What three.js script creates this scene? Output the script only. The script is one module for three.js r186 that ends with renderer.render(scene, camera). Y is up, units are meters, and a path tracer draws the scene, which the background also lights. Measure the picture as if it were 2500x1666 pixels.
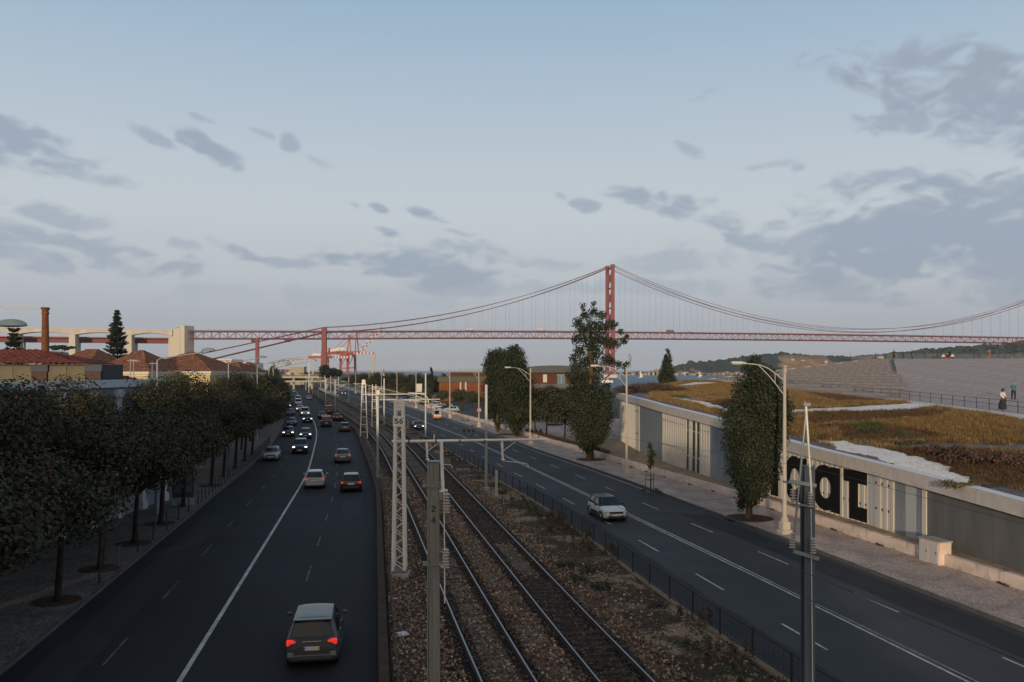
import * as THREE from 'three';
import { mergeGeometries, toCreasedNormals } from 'three/addons/utils/BufferGeometryUtils.js';
import { MarchingCubes } from 'three/addons/objects/MarchingCubes.js';
import { RoundedBoxGeometry } from 'three/addons/geometries/RoundedBoxGeometry.js';
import { FontLoader } from 'three/addons/loaders/FontLoader.js';
import { TextGeometry } from 'three/addons/geometries/TextGeometry.js';

// ---------------------------------------------------------------- camera, sky, sun, exposure
const scene = new THREE.Scene();
const CAM_H = 10, FOCAL = 2100, HORIZON = 906, MID = 1250;          // a level camera on a footbridge, lens shifted up a little
const camera = new THREE.PerspectiveCamera(2 * Math.atan(906 / 2100) * 180 / Math.PI, 2500 / 1812, 0.2, 14000);
camera.position.set(0, CAM_H, 0);
camera.setViewOffset(2500, 1812, 0, 0, 2500, 1666);
scene.add(camera);
const renderer = new THREE.WebGLRenderer({ antialias: true });
renderer.toneMapping = THREE.LinearToneMapping;
renderer.toneMappingExposure = 1.0;
renderer.shadowMap.enabled = true;

const SUN_AZ = 12 * Math.PI / 180, SUN_EL = 7.5 * Math.PI / 180;    // low evening sun behind the camera, over the street side
const sunDir = new THREE.Vector3(-Math.sin(SUN_AZ) * Math.cos(SUN_EL), Math.sin(SUN_EL), Math.cos(SUN_AZ) * Math.cos(SUN_EL));
const sun = new THREE.DirectionalLight(new THREE.Color(1, 0.79, 0.56), 2.6);
sun.position.copy(sunDir).multiplyScalar(600); sun.target.position.set(0, 0, -60);
sun.castShadow = true; sun.shadow.mapSize.set(4096, 4096);
Object.assign(sun.shadow.camera, { left: -260, right: 260, top: 120, bottom: -120, near: 1, far: 1600 });
sun.shadow.radius = 2;
scene.add(sun, sun.target);
scene.fog = new THREE.FogExp2(new THREE.Color(.62, .68, .76), .00004);   // thin evening haze over the river

// ---------------------------------------------------------------- number helpers
let seedState = 20240607;
const rnd = () => { seedState = (seedState + 0x6D2B79F5) | 0; let t = Math.imul(seedState ^ (seedState >>> 15), 1 | seedState); t = (t + Math.imul(t ^ (t >>> 7), 61 | t)) ^ t; return ((t ^ (t >>> 14)) >>> 0) / 4294967296; };
const rr = (a, b) => a + (b - a) * rnd();
const clamp = (x, a = 0, b = 1) => Math.min(b, Math.max(a, x));
const lerp = (a, b, t) => a + (b - a) * t;
const sstep = (x, a, b) => { const t = clamp((x - a) / (b - a)); return t * t * (3 - 2 * t); };
const hash = (x, y, s) => { let h = (Math.imul(x, 374761393) + Math.imul(y, 668265263) + Math.imul(s, 974634213)) | 0; h = Math.imul(h ^ (h >>> 13), 1274126177); return ((h ^ (h >>> 16)) >>> 0) / 4294967296; };
function vnoise(x, y, s = 0, per = 0) {
  const ix = Math.floor(x), iy = Math.floor(y), fx = x - ix, fy = y - iy, u = fx * fx * (3 - 2 * fx), v = fy * fy * (3 - 2 * fy);
  const w = per ? (k) => ((k % per) + per) % per : (k) => k;
  return lerp(lerp(hash(w(ix), w(iy), s), hash(w(ix + 1), w(iy), s), u), lerp(hash(w(ix), w(iy + 1), s), hash(w(ix + 1), w(iy + 1), s), u), v);
}
function fbm(x, y, oct = 5, s = 0, per = 0) { let a = 0.5, sum = 0, n = 0; for (let i = 0; i < oct; i++) { sum += a * vnoise(x, y, s + i * 17, per); n += a; a *= 0.5; x *= 2; y *= 2; per *= 2; } return sum / n; }
const srgb = (r, g, b) => new THREE.Color().setRGB(r / 255, g / 255, b / 255, THREE.SRGBColorSpace);
const table = (pts) => (x) => {                                     // smooth curve through [x, y] pairs, straight beyond its ends
  const n = pts.length; let i = 0; while (i < n - 2 && x > pts[i + 1][0]) i++;
  const [x0, y0] = pts[i], [x1, y1] = pts[i + 1];
  if (x <= pts[0][0] || x >= pts[n - 1][0]) return y0 + (y1 - y0) * (x - x0) / (x1 - x0);
  const m = (k) => { if (k <= 0) return (pts[1][1] - pts[0][1]) / (pts[1][0] - pts[0][0]); if (k >= n - 1) return (pts[n - 1][1] - pts[n - 2][1]) / (pts[n - 1][0] - pts[n - 2][0]); return (pts[k + 1][1] - pts[k - 1][1]) / (pts[k + 1][0] - pts[k - 1][0]); };
  const h = x1 - x0, t = (x - x0) / h, t2 = t * t, t3 = t2 * t;
  return (2 * t3 - 3 * t2 + 1) * y0 + (t3 - 2 * t2 + t) * h * m(i) + (-2 * t3 + 3 * t2) * y1 + (t3 - t2) * h * m(i + 1);
};
// where things stand: surveyed from the photograph; gx(): ground position from a sight line and a distance
const V = (x, y, z) => new THREE.Vector3(x, y, z);
const sight = (px, py, d) => V((px - MID) * d / FOCAL, CAM_H - (py - HORIZON) * d / FOCAL, -d);
const sightX = (px, d) => (px - MID) * d / FOCAL;
const sightH = (py, d) => CAM_H - (py - HORIZON) * d / FOCAL;

// ---------------------------------------------------------------- the sky: evening air and clouds
{
  const SW = 4096, SH = 2048, data = new Float32Array(SW * SH * 4);
  const stops = [[-90, 96, 97, 98], [-4, 128, 130, 134], [0, 170, 173, 178], [3, 172, 177, 184], [6, 186, 193, 199], [10, 194, 203, 209], [14, 187, 199, 209], [19, 170, 190, 207], [24, 150, 178, 201], [36, 122, 150, 178], [60, 104, 130, 158], [90, 94, 118, 146]];
  const lin = stops.map(([e, r, g, b]) => [e, srgb(r, g, b)]);
  // clouds as they hang over the river: azimuth and elevation of centre, half sizes, tilt (degrees), strength
  const A = (px) => Math.atan((px - MID) / FOCAL), E = (px, py) => Math.atan((HORIZON - py) / Math.hypot(FOCAL, px - MID));
  const cl = [
    [2330, 215, 300, 85, 14, 1], [2230, 160, 130, 55, 0, .9], [2480, 260, 220, 90, 8, 1], [2190, 290, 130, 34, 0, .8], [2420, 330, 190, 52, 14, .85],
    [2350, 560, 420, 130, 0, 1], [2130, 445, 130, 34, -6, .8], [2200, 640, 430, 80, 4, 1], [2480, 470, 180, 70, 0, .9], [1960, 600, 190, 42, 6, .8], [2060, 690, 260, 50, 6, .8], [2440, 700, 200, 40, 0, .75],
    [1670, 505, 160, 36, 10, .9], [1760, 535, 110, 26, 10, .8], [1430, 500, 42, 14, 20, .8], [1370, 478, 22, 9, 10, .6], [1715, 640, 190, 30, 0, .5],
    [1690, 360, 45, 16, 16, .6], [1860, 398, 70, 13, -6, .5], [1712, 222, 42, 16, -16, .6], [1935, 400, 24, 13, 0, .55], [1910, 540, 70, 18, 6, .6],
    [1000, 650, 260, 52, 8, .95], [1180, 620, 140, 26, 8, .75], [1120, 700, 190, 34, 4, .7], [1330, 640, 150, 22, 6, .5], [620, 620, 130, 20, 16, .8], [700, 640, 90, 18, 10, .7], [440, 600, 50, 16, 8, .5],
    [1050, 520, 56, 17, 18, .95], [948, 558, 60, 14, 12, .95], [920, 498, 36, 12, 24, .9], [852, 483, 26, 9, 10, .7], [1120, 568, 40, 8, 10, .5],
    [30, 365, 170, 75, 12, .95], [150, 415, 120, 24, 10, .7], [90, 505, 130, 22, 10, .7], [180, 610, 230, 46, 8, .8], [40, 640, 160, 36, 6, .7], [330, 620, 70, 26, 14, .7],
    [505, 365, 85, 30, 24, .95], [545, 395, 50, 24, 10, .8], [360, 330, 62, 16, 28, .75], [705, 350, 32, 24, 0, .75], [625, 330, 36, 11, 16, .55], [505, 298, 36, 9, 16, .6], [790, 380, 40, 10, 16, .4], [1500, 705, 400, 22, 0, .45], [760, 730, 420, 26, 0, .3],
  ].map(([x, y, rx, ry, t, s]) => ({ a: A(x), e: E(x, y), rx: rx / FOCAL, ry: ry / FOCAL, c: Math.cos(t * Math.PI / 180), n: Math.sin(t * Math.PI / 180), s }));
  for (let j = 0; j < SH; j++) {
    const el = ((j + 0.5) / SH - 0.5) * Math.PI, deg = el * 180 / Math.PI;
    let k = 0; while (k < lin.length - 2 && deg > lin[k + 1][0]) k++;
    const base = lin[k][1].clone().lerp(lin[k + 1][1], clamp((deg - lin[k][0]) / (lin[k + 1][0] - lin[k][0])));
    for (let i = 0; i < SW; i++) {
      const th = ((i + 0.5) / SW - 0.5) * 2 * Math.PI, x = Math.cos(th), z = Math.sin(th), az = Math.atan2(x, -z);
      let alpha = 0;
      if (el > 0) {
        if (Math.abs(az) < 0.8 && el < 0.54) {
          const wx = (fbm(az * 14, el * 22, 3, 5) - .5) * .06, wy = (fbm(az * 14 + 40, el * 22, 3, 9) - .5) * .035;
          const rough = (fbm((az + wx) * 22 + 3, (el + wy) * 46 + 7, 6, 31) - .5) * 2.6 + (fbm((az + wx) * 60, (el + wy) * 150, 4, 37) - .5) * 1.3;
          for (const q of cl) {
            const dx = az - q.a + wx * .6, dy = el - q.e + wy * .6; if (Math.abs(dx) > q.rx * 2.2 || Math.abs(dy) > q.rx * 1.6 + q.ry) continue;
            const u = (dx * q.c - dy * q.n) / q.rx, v = (dx * q.n + dy * q.c) / q.ry, f = 1 - u * u - v * v;
            alpha = Math.max(alpha, sstep(f + rough, -.05, 1.0) * q.s * sstep(f, -1.2, .1));
          }
        }
        const side = sstep(Math.abs(az), 0.66, 0.8) + sstep(el, .44, .54);  // the same broken cloud all round the sky
        if (side > 0) { const r = 1 / (Math.sin(el) + .18), f = fbm(x * r * 2.2 + 11, z * r * 2.2 + 5, 6, 77); alpha = Math.max(alpha, clamp(side) * sstep(f, .55, .68) * .85 * sstep(deg, 1, 8)); }
      }
      const grey = srgb(146, 160, 179).lerp(srgb(160, 165, 174), clamp(1 - (deg - 2) / 5)).lerp(srgb(152, 160, 176), sstep(deg, 13, 18));
      const c = base.clone().lerp(grey, clamp(alpha) * .78);
      const toSun = x * Math.cos(el) * sunDir.x + Math.sin(el) * sunDir.y + z * Math.cos(el) * sunDir.z;   // the warm western sky round the low sun
      c.lerp(new THREE.Color(1.0, .74, .5), .75 * sstep(toSun, .35, 1) * sstep(deg, -6, 2));
      const o = (j * SW + i) * 4; data[o] = c.r; data[o + 1] = c.g; data[o + 2] = c.b; data[o + 3] = 1;
    }
  }
  const sky = new THREE.DataTexture(data, SW, SH, THREE.RGBAFormat, THREE.FloatType);
  sky.mapping = THREE.EquirectangularReflectionMapping; sky.magFilter = sky.minFilter = THREE.LinearFilter; sky.wrapS = THREE.RepeatWrapping; sky.needsUpdate = true;
  scene.background = sky; scene.environment = sky;
}

// ---------------------------------------------------------------- naming
const taken = {};
const numbered = (name) => { const n = taken[name] = (taken[name] ?? -1) + 1; return n ? name + '_' + String(n).padStart(3, '0') : name; };
function tag(o, label, category, group) { o.userData.label = label; o.userData.category = category; if (group) o.userData.group = group; return o; }
function thing(name, label, category, [x, y, z] = [0, 0, 0], turn = 0, group) { const o = new THREE.Group(); o.name = numbered(name); o.position.set(x, y, z); o.rotation.y = turn; scene.add(o); return tag(o, label, category, group); }
function part(name, geo, mat, parent) { const m = new THREE.Mesh(geo, mat); m.name = name; m.castShadow = m.receiveShadow = true; parent.add(m); return m; }
function lone(name, label, category, geo, mat, group) { const m = part(numbered(name), geo, mat, scene); return tag(m, label, category, group); }
function struct(name, geo, mat) { const m = part(numbered(name), geo, mat, scene); m.userData.kind = 'structure'; return m; }
function dup(src, pos, turn, label, group) { const r = src.clone(); r.userData = { ...src.userData }; r.name = numbered(src.name.replace(/_\d{3}$/, '')); r.position.set(...pos); r.rotation.y = turn; r.userData.label = label; if (group) r.userData.group = group; scene.add(r); return r; }

const ordinal = (i) => { const one = ['first', 'second', 'third', 'fourth', 'fifth', 'sixth', 'seventh', 'eighth', 'ninth', 'tenth', 'eleventh', 'twelfth', 'thirteenth', 'fourteenth', 'fifteenth', 'sixteenth', 'seventeenth', 'eighteenth', 'nineteenth'], ten = ['twent', 'thirt', 'fort', 'fift', 'sixt', 'sevent', 'eight']; const k = i + 1; return k < 20 ? one[k - 1] : k % 10 ? ten[Math.floor(k / 10) - 2] + 'y-' + one[k % 10 - 1] : ten[k / 10 - 2] + 'ieth'; };

// ---------------------------------------------------------------- geometry helpers
const prep = (g) => { let q = g.index ? g.toNonIndexed() : g; for (const k of Object.keys(q.attributes)) if (!['position', 'normal', 'uv'].includes(k)) q.deleteAttribute(k); if (!q.attributes.normal) q.computeVertexNormals(); if (!q.attributes.uv) q.setAttribute('uv', new THREE.BufferAttribute(new Float32Array(q.attributes.position.count * 2), 2)); return q; };
const join = (...list) => { const l = list.flat().map(prep); return l.length === 1 ? l[0] : mergeGeometries(l); };
function box(w, h, d, x = 0, y = 0, z = 0, ry = 0) { const g = new THREE.BoxGeometry(w, h, d); if (ry) g.rotateY(ry); g.translate(x, y, z); return g; }
function rbox(w, h, d, x = 0, y = 0, z = 0, r = 0.02, seg = 2) { const g = new RoundedBoxGeometry(w, h, d, seg, r); g.translate(x, y, z); return g; }
const UP = V(0, 1, 0);
function bar(a, b, w, h = w) {                                       // a rectangular bar from a to b
  const d = b.clone().sub(a), L = d.length(), g = new THREE.BoxGeometry(w, L, h); d.normalize();
  const side = Math.abs(d.y) > .99 ? V(1, 0, 0) : V().crossVectors(d, UP).normalize(), m = new THREE.Matrix4().makeBasis(side, d, V().crossVectors(side, d));
  g.applyMatrix4(m); const c = a.clone().add(b).multiplyScalar(.5); g.translate(c.x, c.y, c.z); return g;
}
function rod(a, b, r, r2 = r, seg = 8) { const d = b.clone().sub(a), g = new THREE.CylinderGeometry(r2, r, d.length(), seg); g.applyQuaternion(new THREE.Quaternion().setFromUnitVectors(UP, d.clone().normalize())); const c = a.clone().add(b).multiplyScalar(.5); g.translate(c.x, c.y, c.z); return g; }
function tube(pts, r, seg = 24, rs = 6) { return new THREE.TubeGeometry(new THREE.CatmullRomCurve3(pts.map((p) => p.isVector3 ? p : V(...p))), seg, r, rs); }
function lathe(profile, seg = 16, x = 0, y = 0, z = 0) { const g = new THREE.LatheGeometry(profile.map(([r, h]) => new THREE.Vector2(r, h)), seg); g.translate(x, y, z); return g; }
function grid(nu, nv, f, uvf) {                                      // surface f(u, v) -> [x, y, z]
  const p = [], t = [], idx = [];
  for (let j = 0; j <= nv; j++) for (let i = 0; i <= nu; i++) { const q = f(i / nu, j / nv); p.push(...q); t.push(...(uvf ? uvf(i / nu, j / nv, q) : [q[0], q[2]])); }
  for (let j = 0; j < nv; j++) for (let i = 0; i < nu; i++) { const a = j * (nu + 1) + i, b = a + 1, c = a + nu + 1, d = c + 1; idx.push(a, b, d, a, d, c); }
  const g = new THREE.BufferGeometry(); g.setAttribute('position', new THREE.Float32BufferAttribute(p, 3)); g.setAttribute('uv', new THREE.Float32BufferAttribute(t, 2)); g.setIndex(idx); g.computeVertexNormals(); return g;
}
function prism(plan, y0, y1) {                                       // a plan polygon [[x, z], ...] stood up from y0 to y1 (y1 may be a function)
  const sh = new THREE.Shape(plan.map(([x, z]) => new THREE.Vector2(x, -z))), g = new THREE.ExtrudeGeometry(sh, { depth: 1, bevelEnabled: false });
  g.rotateX(-Math.PI / 2); const p = g.attributes.position; for (let i = 0; i < p.count; i++) p.setY(i, p.getY(i) > .5 ? (typeof y1 === 'function' ? y1(p.getX(i), p.getZ(i)) : y1) : (typeof y0 === 'function' ? y0(p.getX(i), p.getZ(i)) : y0)); g.computeVertexNormals();
  const uv = g.attributes.uv, n = g.attributes.normal; for (let i = 0; i < p.count; i++) Math.abs(n.getY(i)) > .7 ? uv.setXY(i, p.getX(i), p.getZ(i)) : uv.setXY(i, p.getX(i) + p.getZ(i), p.getY(i)); return g;
}
const dlist = (a, b, n) => Array.from({ length: n + 1 }, (_, i) => a + (b - a) * i / n);
const DS = [...dlist(-40, 200, 96), ...dlist(206, 400, 36), ...dlist(412, 700, 24)];
function ribbon(fl, fr, y, ds = DS, cols = 1, bump) {                // ground sheet between two curves, near to far, uv in metres
  const yf = typeof y === 'function' ? y : () => y; const p = [], t = [], idx = [];
  ds.forEach((d, j) => { for (let i = 0; i <= cols; i++) { const u = i / cols, x = lerp(fl(d), fr(d), u); p.push(x, yf(u, d, x), -d); t.push(x, d); } if (j) for (let i = 0; i < cols; i++) { const a = (j - 1) * (cols + 1) + i, b = a + 1, c = j * (cols + 1) + i, e = c + 1; idx.push(a, b, e, a, e, c); } });
  const g = new THREE.BufferGeometry(); g.setAttribute('position', new THREE.Float32BufferAttribute(p, 3)); g.setAttribute('uv', new THREE.Float32BufferAttribute(t, 2)); g.setIndex(idx); g.computeVertexNormals(); return g;
}
function strip(f, w, h, y0, ds) {                                    // a low solid following a curve: kerb, wall, rail
  const sec = [[0, y0], [0, y0 + h], [w, y0 + h], [w, y0]], p = [], t = [], idx = []; let L = 0;
  const quadStrip = (k) => { const a = sec[k], b = sec[k + 1]; const o = p.length / 3; ds.forEach((d, j) => { const hh = typeof h === 'function' ? h(d) : 0; p.push(f(d) + a[0], a[1], -d, f(d) + b[0], b[1], -d); t.push(d, k, d, k + Math.hypot(b[0] - a[0], b[1] - a[1])); if (j) { const q = o + (j - 1) * 2; idx.push(q, q + 2, q + 1, q + 1, q + 2, q + 3); } }); };
  for (let k = 0; k < 3; k++) quadStrip(k);
  for (const [j, flip] of [[0, 0], [ds.length - 1, 1]]) { const d = ds[j], o = p.length / 3; for (const s of sec) { p.push(f(d) + s[0], s[1], -d); t.push(s[0], s[1]); } flip ? idx.push(o, o + 1, o + 2, o, o + 2, o + 3) : idx.push(o, o + 2, o + 1, o, o + 3, o + 2); }
  const g = new THREE.BufferGeometry(); g.setAttribute('position', new THREE.Float32BufferAttribute(p, 3)); g.setAttribute('uv', new THREE.Float32BufferAttribute(t, 2)); g.setIndex(idx); g.computeVertexNormals(); return g.toNonIndexed();
}
function flat(g) { const q = g.index ? g.toNonIndexed() : g; q.computeVertexNormals(); return q; }

// ---------------------------------------------------------------- materials
const mats = {};
function mat(r, g, b, rough = .8, extra = {}) { const key = [r, g, b, rough, JSON.stringify(extra)].join(); return mats[key] ??= new THREE.MeshStandardMaterial({ color: new THREE.Color().setRGB(r, g, b), roughness: rough, side: THREE.DoubleSide, ...extra }); }
function tex(size, fn, metres, colour = true) {                      // tileable texture from fn(u, v) -> [r, g, b] (sRGB 0..255)
  const data = new Uint8Array(size * size * 4); for (let j = 0; j < size; j++) for (let i = 0; i < size; i++) { const c = fn((i + .5) / size, (j + .5) / size), o = (j * size + i) * 4; data[o] = clamp(c[0], 0, 255); data[o + 1] = clamp(c[1], 0, 255); data[o + 2] = clamp(c[2], 0, 255); data[o + 3] = 255; }
  const t = new THREE.DataTexture(data, size, size); t.wrapS = t.wrapT = THREE.RepeatWrapping; t.magFilter = THREE.LinearFilter; t.minFilter = THREE.LinearMipmapLinearFilter; t.generateMipmaps = true; if (colour) t.colorSpace = THREE.SRGBColorSpace; t.repeat.set(1 / metres, 1 / metres); t.needsUpdate = true; return t;
}
const tone = (c, k) => [c[0] * k, c[1] * k, c[2] * k];
const mix3 = (a, b, t) => [lerp(a[0], b[0], t), lerp(a[1], b[1], t), lerp(a[2], b[2], t)];
function surface(size, metres, fn, rough, bump = 0, bumpFn) { const m = new THREE.MeshPhysicalMaterial({ map: tex(size, fn, metres), roughness: rough, specularIntensity: rough > .75 ? .4 : 1, side: THREE.DoubleSide }); if (bump) { m.bumpMap = tex(size, bumpFn ?? ((u, v) => { const k = 255 * fbm(u * 64, v * 64, 3, 3, 64); return [k, k, k]; }), metres, false); m.bumpScale = bump; } return m; }
const sp = (u, v, n, s) => hash(Math.floor(u * n), Math.floor(v * n), s);
const M = {
  asphalt: surface(1024, 14, (u, v) => tone([45, 45, 47], .78 + .3 * fbm(u * 5, v * 5, 5, 1, 5) + .22 * (sp(u, v, 1024, 2) - .5) + .12 * sstep(fbm(u * 3, v * 24, 4, 8, 3), .55, .7) * 0), .82, .004),
  asphaltOld: surface(1024, 15, (u, v) => tone([76, 76, 76], .76 + .32 * fbm(u * 4, v * 4, 5, 11, 4) + .2 * (sp(u, v, 1024, 12) - .5)), .85, .004),
  patch: surface(512, 6, (u, v) => tone([56, 56, 57], .85 + .2 * fbm(u * 6, v * 6, 4, 21, 6) + .2 * (sp(u, v, 512, 22) - .5)), .85),
  setts: surface(1024, 5, (u, v) => { const n = 48, r = Math.floor(v * n), c = u * n + (r % 2) * .5, fx = c - Math.floor(c), fy = v * n - r, j = Math.min(fx, 1 - fx, fy, 1 - fy); const k = .86 + .2 * hash(Math.floor(c) % n, r, 4) + .3 * (fbm(u * 5, v * 5, 4, 6, 5) - .5); return tone([194, 172, 157], j < .1 ? k * .74 : k); }, .85, .012),
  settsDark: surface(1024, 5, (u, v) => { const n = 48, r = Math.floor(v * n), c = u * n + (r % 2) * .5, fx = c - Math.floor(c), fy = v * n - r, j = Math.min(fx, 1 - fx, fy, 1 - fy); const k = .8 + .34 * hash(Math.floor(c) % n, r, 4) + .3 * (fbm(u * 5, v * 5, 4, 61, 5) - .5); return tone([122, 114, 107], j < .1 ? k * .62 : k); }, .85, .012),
  ballast: surface(1024, 6, (u, v) => { const c = sp(u, v, 150, 7), big = fbm(u * 4, v * 4, 4, 9, 4); return tone(mix3([112, 88, 68], [160, 138, 116], c), .52 + .5 * big + .4 * (sp(u, v, 300, 8) - .5)); }, .95, .05, (u, v) => { const k = 255 * sp(u, v, 150, 7); return [k, k, k]; }),
  ballastDark: surface(1024, 6, (u, v) => { const c = sp(u, v, 150, 17), big = fbm(u * 3, v * 3, 5, 19, 3); return tone(mix3([66, 46, 34], [112, 84, 64], c * big * 1.5), .55 + .5 * big + .3 * (sp(u, v, 300, 18) - .5)); }, .95, .05, (u, v) => { const k = 255 * sp(u, v, 150, 17); return [k, k, k]; }),
  ballastOil: surface(1024, 6, (u, v) => { const c = sp(u, v, 150, 27), big = fbm(u * 3, v * 3, 5, 28, 3); return tone(mix3([34, 25, 20], [62, 48, 38], c * big * 1.4), .6 + .5 * big); }, .95, .05, (u, v) => { const k = 255 * sp(u, v, 150, 27); return [k, k, k]; }),
  verge: surface(1024, 9, (u, v) => { const b = fbm(u * 5, v * 5, 5, 29, 5), g = fbm(u * 9, v * 9, 4, 33, 9); return tone(mix3(mix3([92, 70, 52], [184, 154, 120], sstep(b, .44, .62)), [74, 74, 42], sstep(g, .58, .7) * .8), .7 + .5 * (sp(u, v, 400, 30) - .35)); }, .95, .05),
  soil: surface(512, 8, (u, v) => tone(mix3([112, 96, 78], [92, 90, 62], sstep(fbm(u * 4, v * 4, 5, 41, 4), .4, .65)), .7 + .4 * fbm(u * 20, v * 20, 3, 42, 20)), .95),
  lawn: surface(512, 7, (u, v) => tone(mix3([62, 74, 34], [104, 100, 56], fbm(u * 5, v * 5, 5, 51, 5)), .7 + .5 * sp(u, v, 512, 52)), .95),
  render: surface(512, 5, (u, v) => tone([224, 203, 188], .74 + .34 * fbm(u * 4, v * 6, 5, 71, 4) - .14 * sstep(fbm(u * 14, v * 3, 4, 73, 14), .6, .75)), .9, .004),
  concrete: surface(512, 4, (u, v) => tone([168, 164, 156], .8 + .3 * fbm(u * 4, v * 4, 5, 81, 4) + .08 * (sp(u, v, 512, 82) - .5)), .85, .003),
  coping: surface(512, 4, (u, v) => tone([188, 180, 171], .84 + .22 * fbm(u * 6, v * 4, 5, 91, 6) + .14 * (sp(u, v, 400, 92) - .5)), .85, .003),
  cobbleRoof: surface(1024, 6, (u, v) => { const k = .78 + .34 * sp(u, v, 96, 94) + .3 * (fbm(u * 4, v * 8, 5, 95, 4) - .5); return tone([172, 158, 150], k); }, .8, .01),
  white: mat(.5, .48, .45, .6), steelGrey: mat(.27, .29, .30, .55, { metalness: .3 }), galv: mat(.30, .33, .34, .55, { metalness: .5 }), lampPost: mat(.42, .38, .32, .75), dark: mat(.03, .03, .032, .6), rubber: mat(.018, .018, .02, .85),
  paintWorn: surface(512, 3, (u, v) => tone([120, 118, 114], .6 + .5 * fbm(u * 9, v * 9, 5, 141, 9) - .3 * sstep(fbm(u * 26, v * 26, 3, 143, 26), .5, .7)), .8),
  kerb: surface(512, 3, (u, v) => tone([98, 94, 90], .75 + .4 * fbm(u * 6, v * 6, 4, 151, 6)), .9),
  paint: surface(512, 3, (u, v) => tone([214, 210, 200], .68 + .36 * fbm(u * 9, v * 9, 5, 101, 9) - .25 * sstep(fbm(u * 30, v * 30, 3, 103, 30), .62, .8)), .7),
};

// ================================================================ the lie of the land (x of each line as a function of the distance down the road)
const LK = table([[-40, -4.85], [29, -16.8], [65, -23], [102, -29.4], [144, -38.6], [184, -48.7], [266, -71], [477, -126], [700, -184]]);
const WL = table([[-40, .25], [27.6, -10.7], [62, -16.3], [82.7, -19.8], [105, -24.3], [134.6, -30.6], [158.5, -36.3], [176, -40.8], [236, -57], [266, -65.2], [477, -120], [700, -178]]);
const RK = table([[-40, 6.2], [27.6, -4.6], [47, -7.7], [69.5, -11.35], [86, -14.6], [108.8, -19.3], [141, -26.2], [178, -35.6], [241, -52.5], [457, -110], [700, -173.5]]);
const RA = table([[-40, 12.4], [27, -.95], [45.7, -4.5], [75, -10], [106, -16.05], [138.4, -23.1], [158.8, -28.4], [183.7, -35.2], [248.8, -52.4], [480, -114.5], [700, -171]]);
const FE = table([[-40, 22.8], [30.5, 8], [40.5, 6.1], [49.9, 4.58], [64.1, 1.8], [76.8, -1.13], [104.5, -7.46], [138, -15.1], [184, -27.2], [249, -44.4], [480, -106.5], [700, -163]]);
const DL = table([[-40, 28.3], [27.6, 14.8], [44, 11.5], [111.7, -3.08], [125, -6.0], [200, -25.2], [264, -42.3], [480, -100], [700, -156.5]]);
const KR = table([[-40, 33.6], [32.7, 19.5], [47.4, 16.65], [56.3, 14.75], [81.1, 9.54], [108, 3.04], [125, -.6], [183, -14.9], [254, -33.4], [320, -51], [480, -93.6], [700, -150]]);
const LW = table([[-40, 39.4], [38.6, 22.97], [49, 20.8], [62, 18.4], [80, 14.2], [95, 10.6], [105.8, 8.1], [117, 5.2], [138, .6], [180, -9.6], [240, -25]]);
const off = (f, o) => (d) => f(d) + o;
const heading = (f, d) => Math.atan2(f(d + 1) - f(d), 1);            // how far a line leans from straight ahead

// ---- land and water
{
  const shore = [[140, 80], [125, -60], [112, -150], [84, -210], [66, -400], [36, -800], [-20, -1280], [-150, -1800], [-420, -2600], [-900, -3600], [-2400, -5200]];
  const plan = [[-5200, 400], [-5200, -5600], ...shore.slice().reverse().map((p) => p), [140, 400]];
  struct('ground', prism(plan, -6, -.06), M.soil);
  const water = new THREE.MeshPhysicalMaterial({ color: new THREE.Color().setRGB(.06, .14, .2), roughness: .4, ior: 1.33, specularIntensity: .45, side: THREE.DoubleSide });
  water.bumpMap = tex(512, (u, v) => { const k = 255 * fbm(u * 12, v * 12, 5, 201, 12); return [k, k, k]; }, 40, false); water.bumpScale = 1.1;
  const g = new THREE.PlaneGeometry(16000, 14000, 1, 1); g.rotateX(-Math.PI / 2); g.translate(2500, -2.5, -5600); const p = g.attributes.position, uv = g.attributes.uv; for (let i = 0; i < p.count; i++) uv.setXY(i, p.getX(i), p.getZ(i));
  struct('river', g, water);
}
// ---- avenue on the street side
struct('avenue_road', ribbon(off(LK, -.2), off(RK, .3), 0), M.asphalt);
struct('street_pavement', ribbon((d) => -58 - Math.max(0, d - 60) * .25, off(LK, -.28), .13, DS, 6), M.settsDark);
struct('street_kerb', strip(off(LK, -.3), .18, .2, -.06, DS), M.kerb);
// ---- avenue on the river side
struct('riverside_road', ribbon(off(FE, .35), off(KR, .1), 0), M.asphaltOld);
struct('riverside_pavement', ribbon(off(KR, .25), (d) => d < 240 ? LW(d) + .1 : KR(d) + 6, .13, DS, 3), M.setts);
struct('riverside_kerb', strip(off(KR, .08), .18, .2, -.06, DS), M.kerb);
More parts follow.
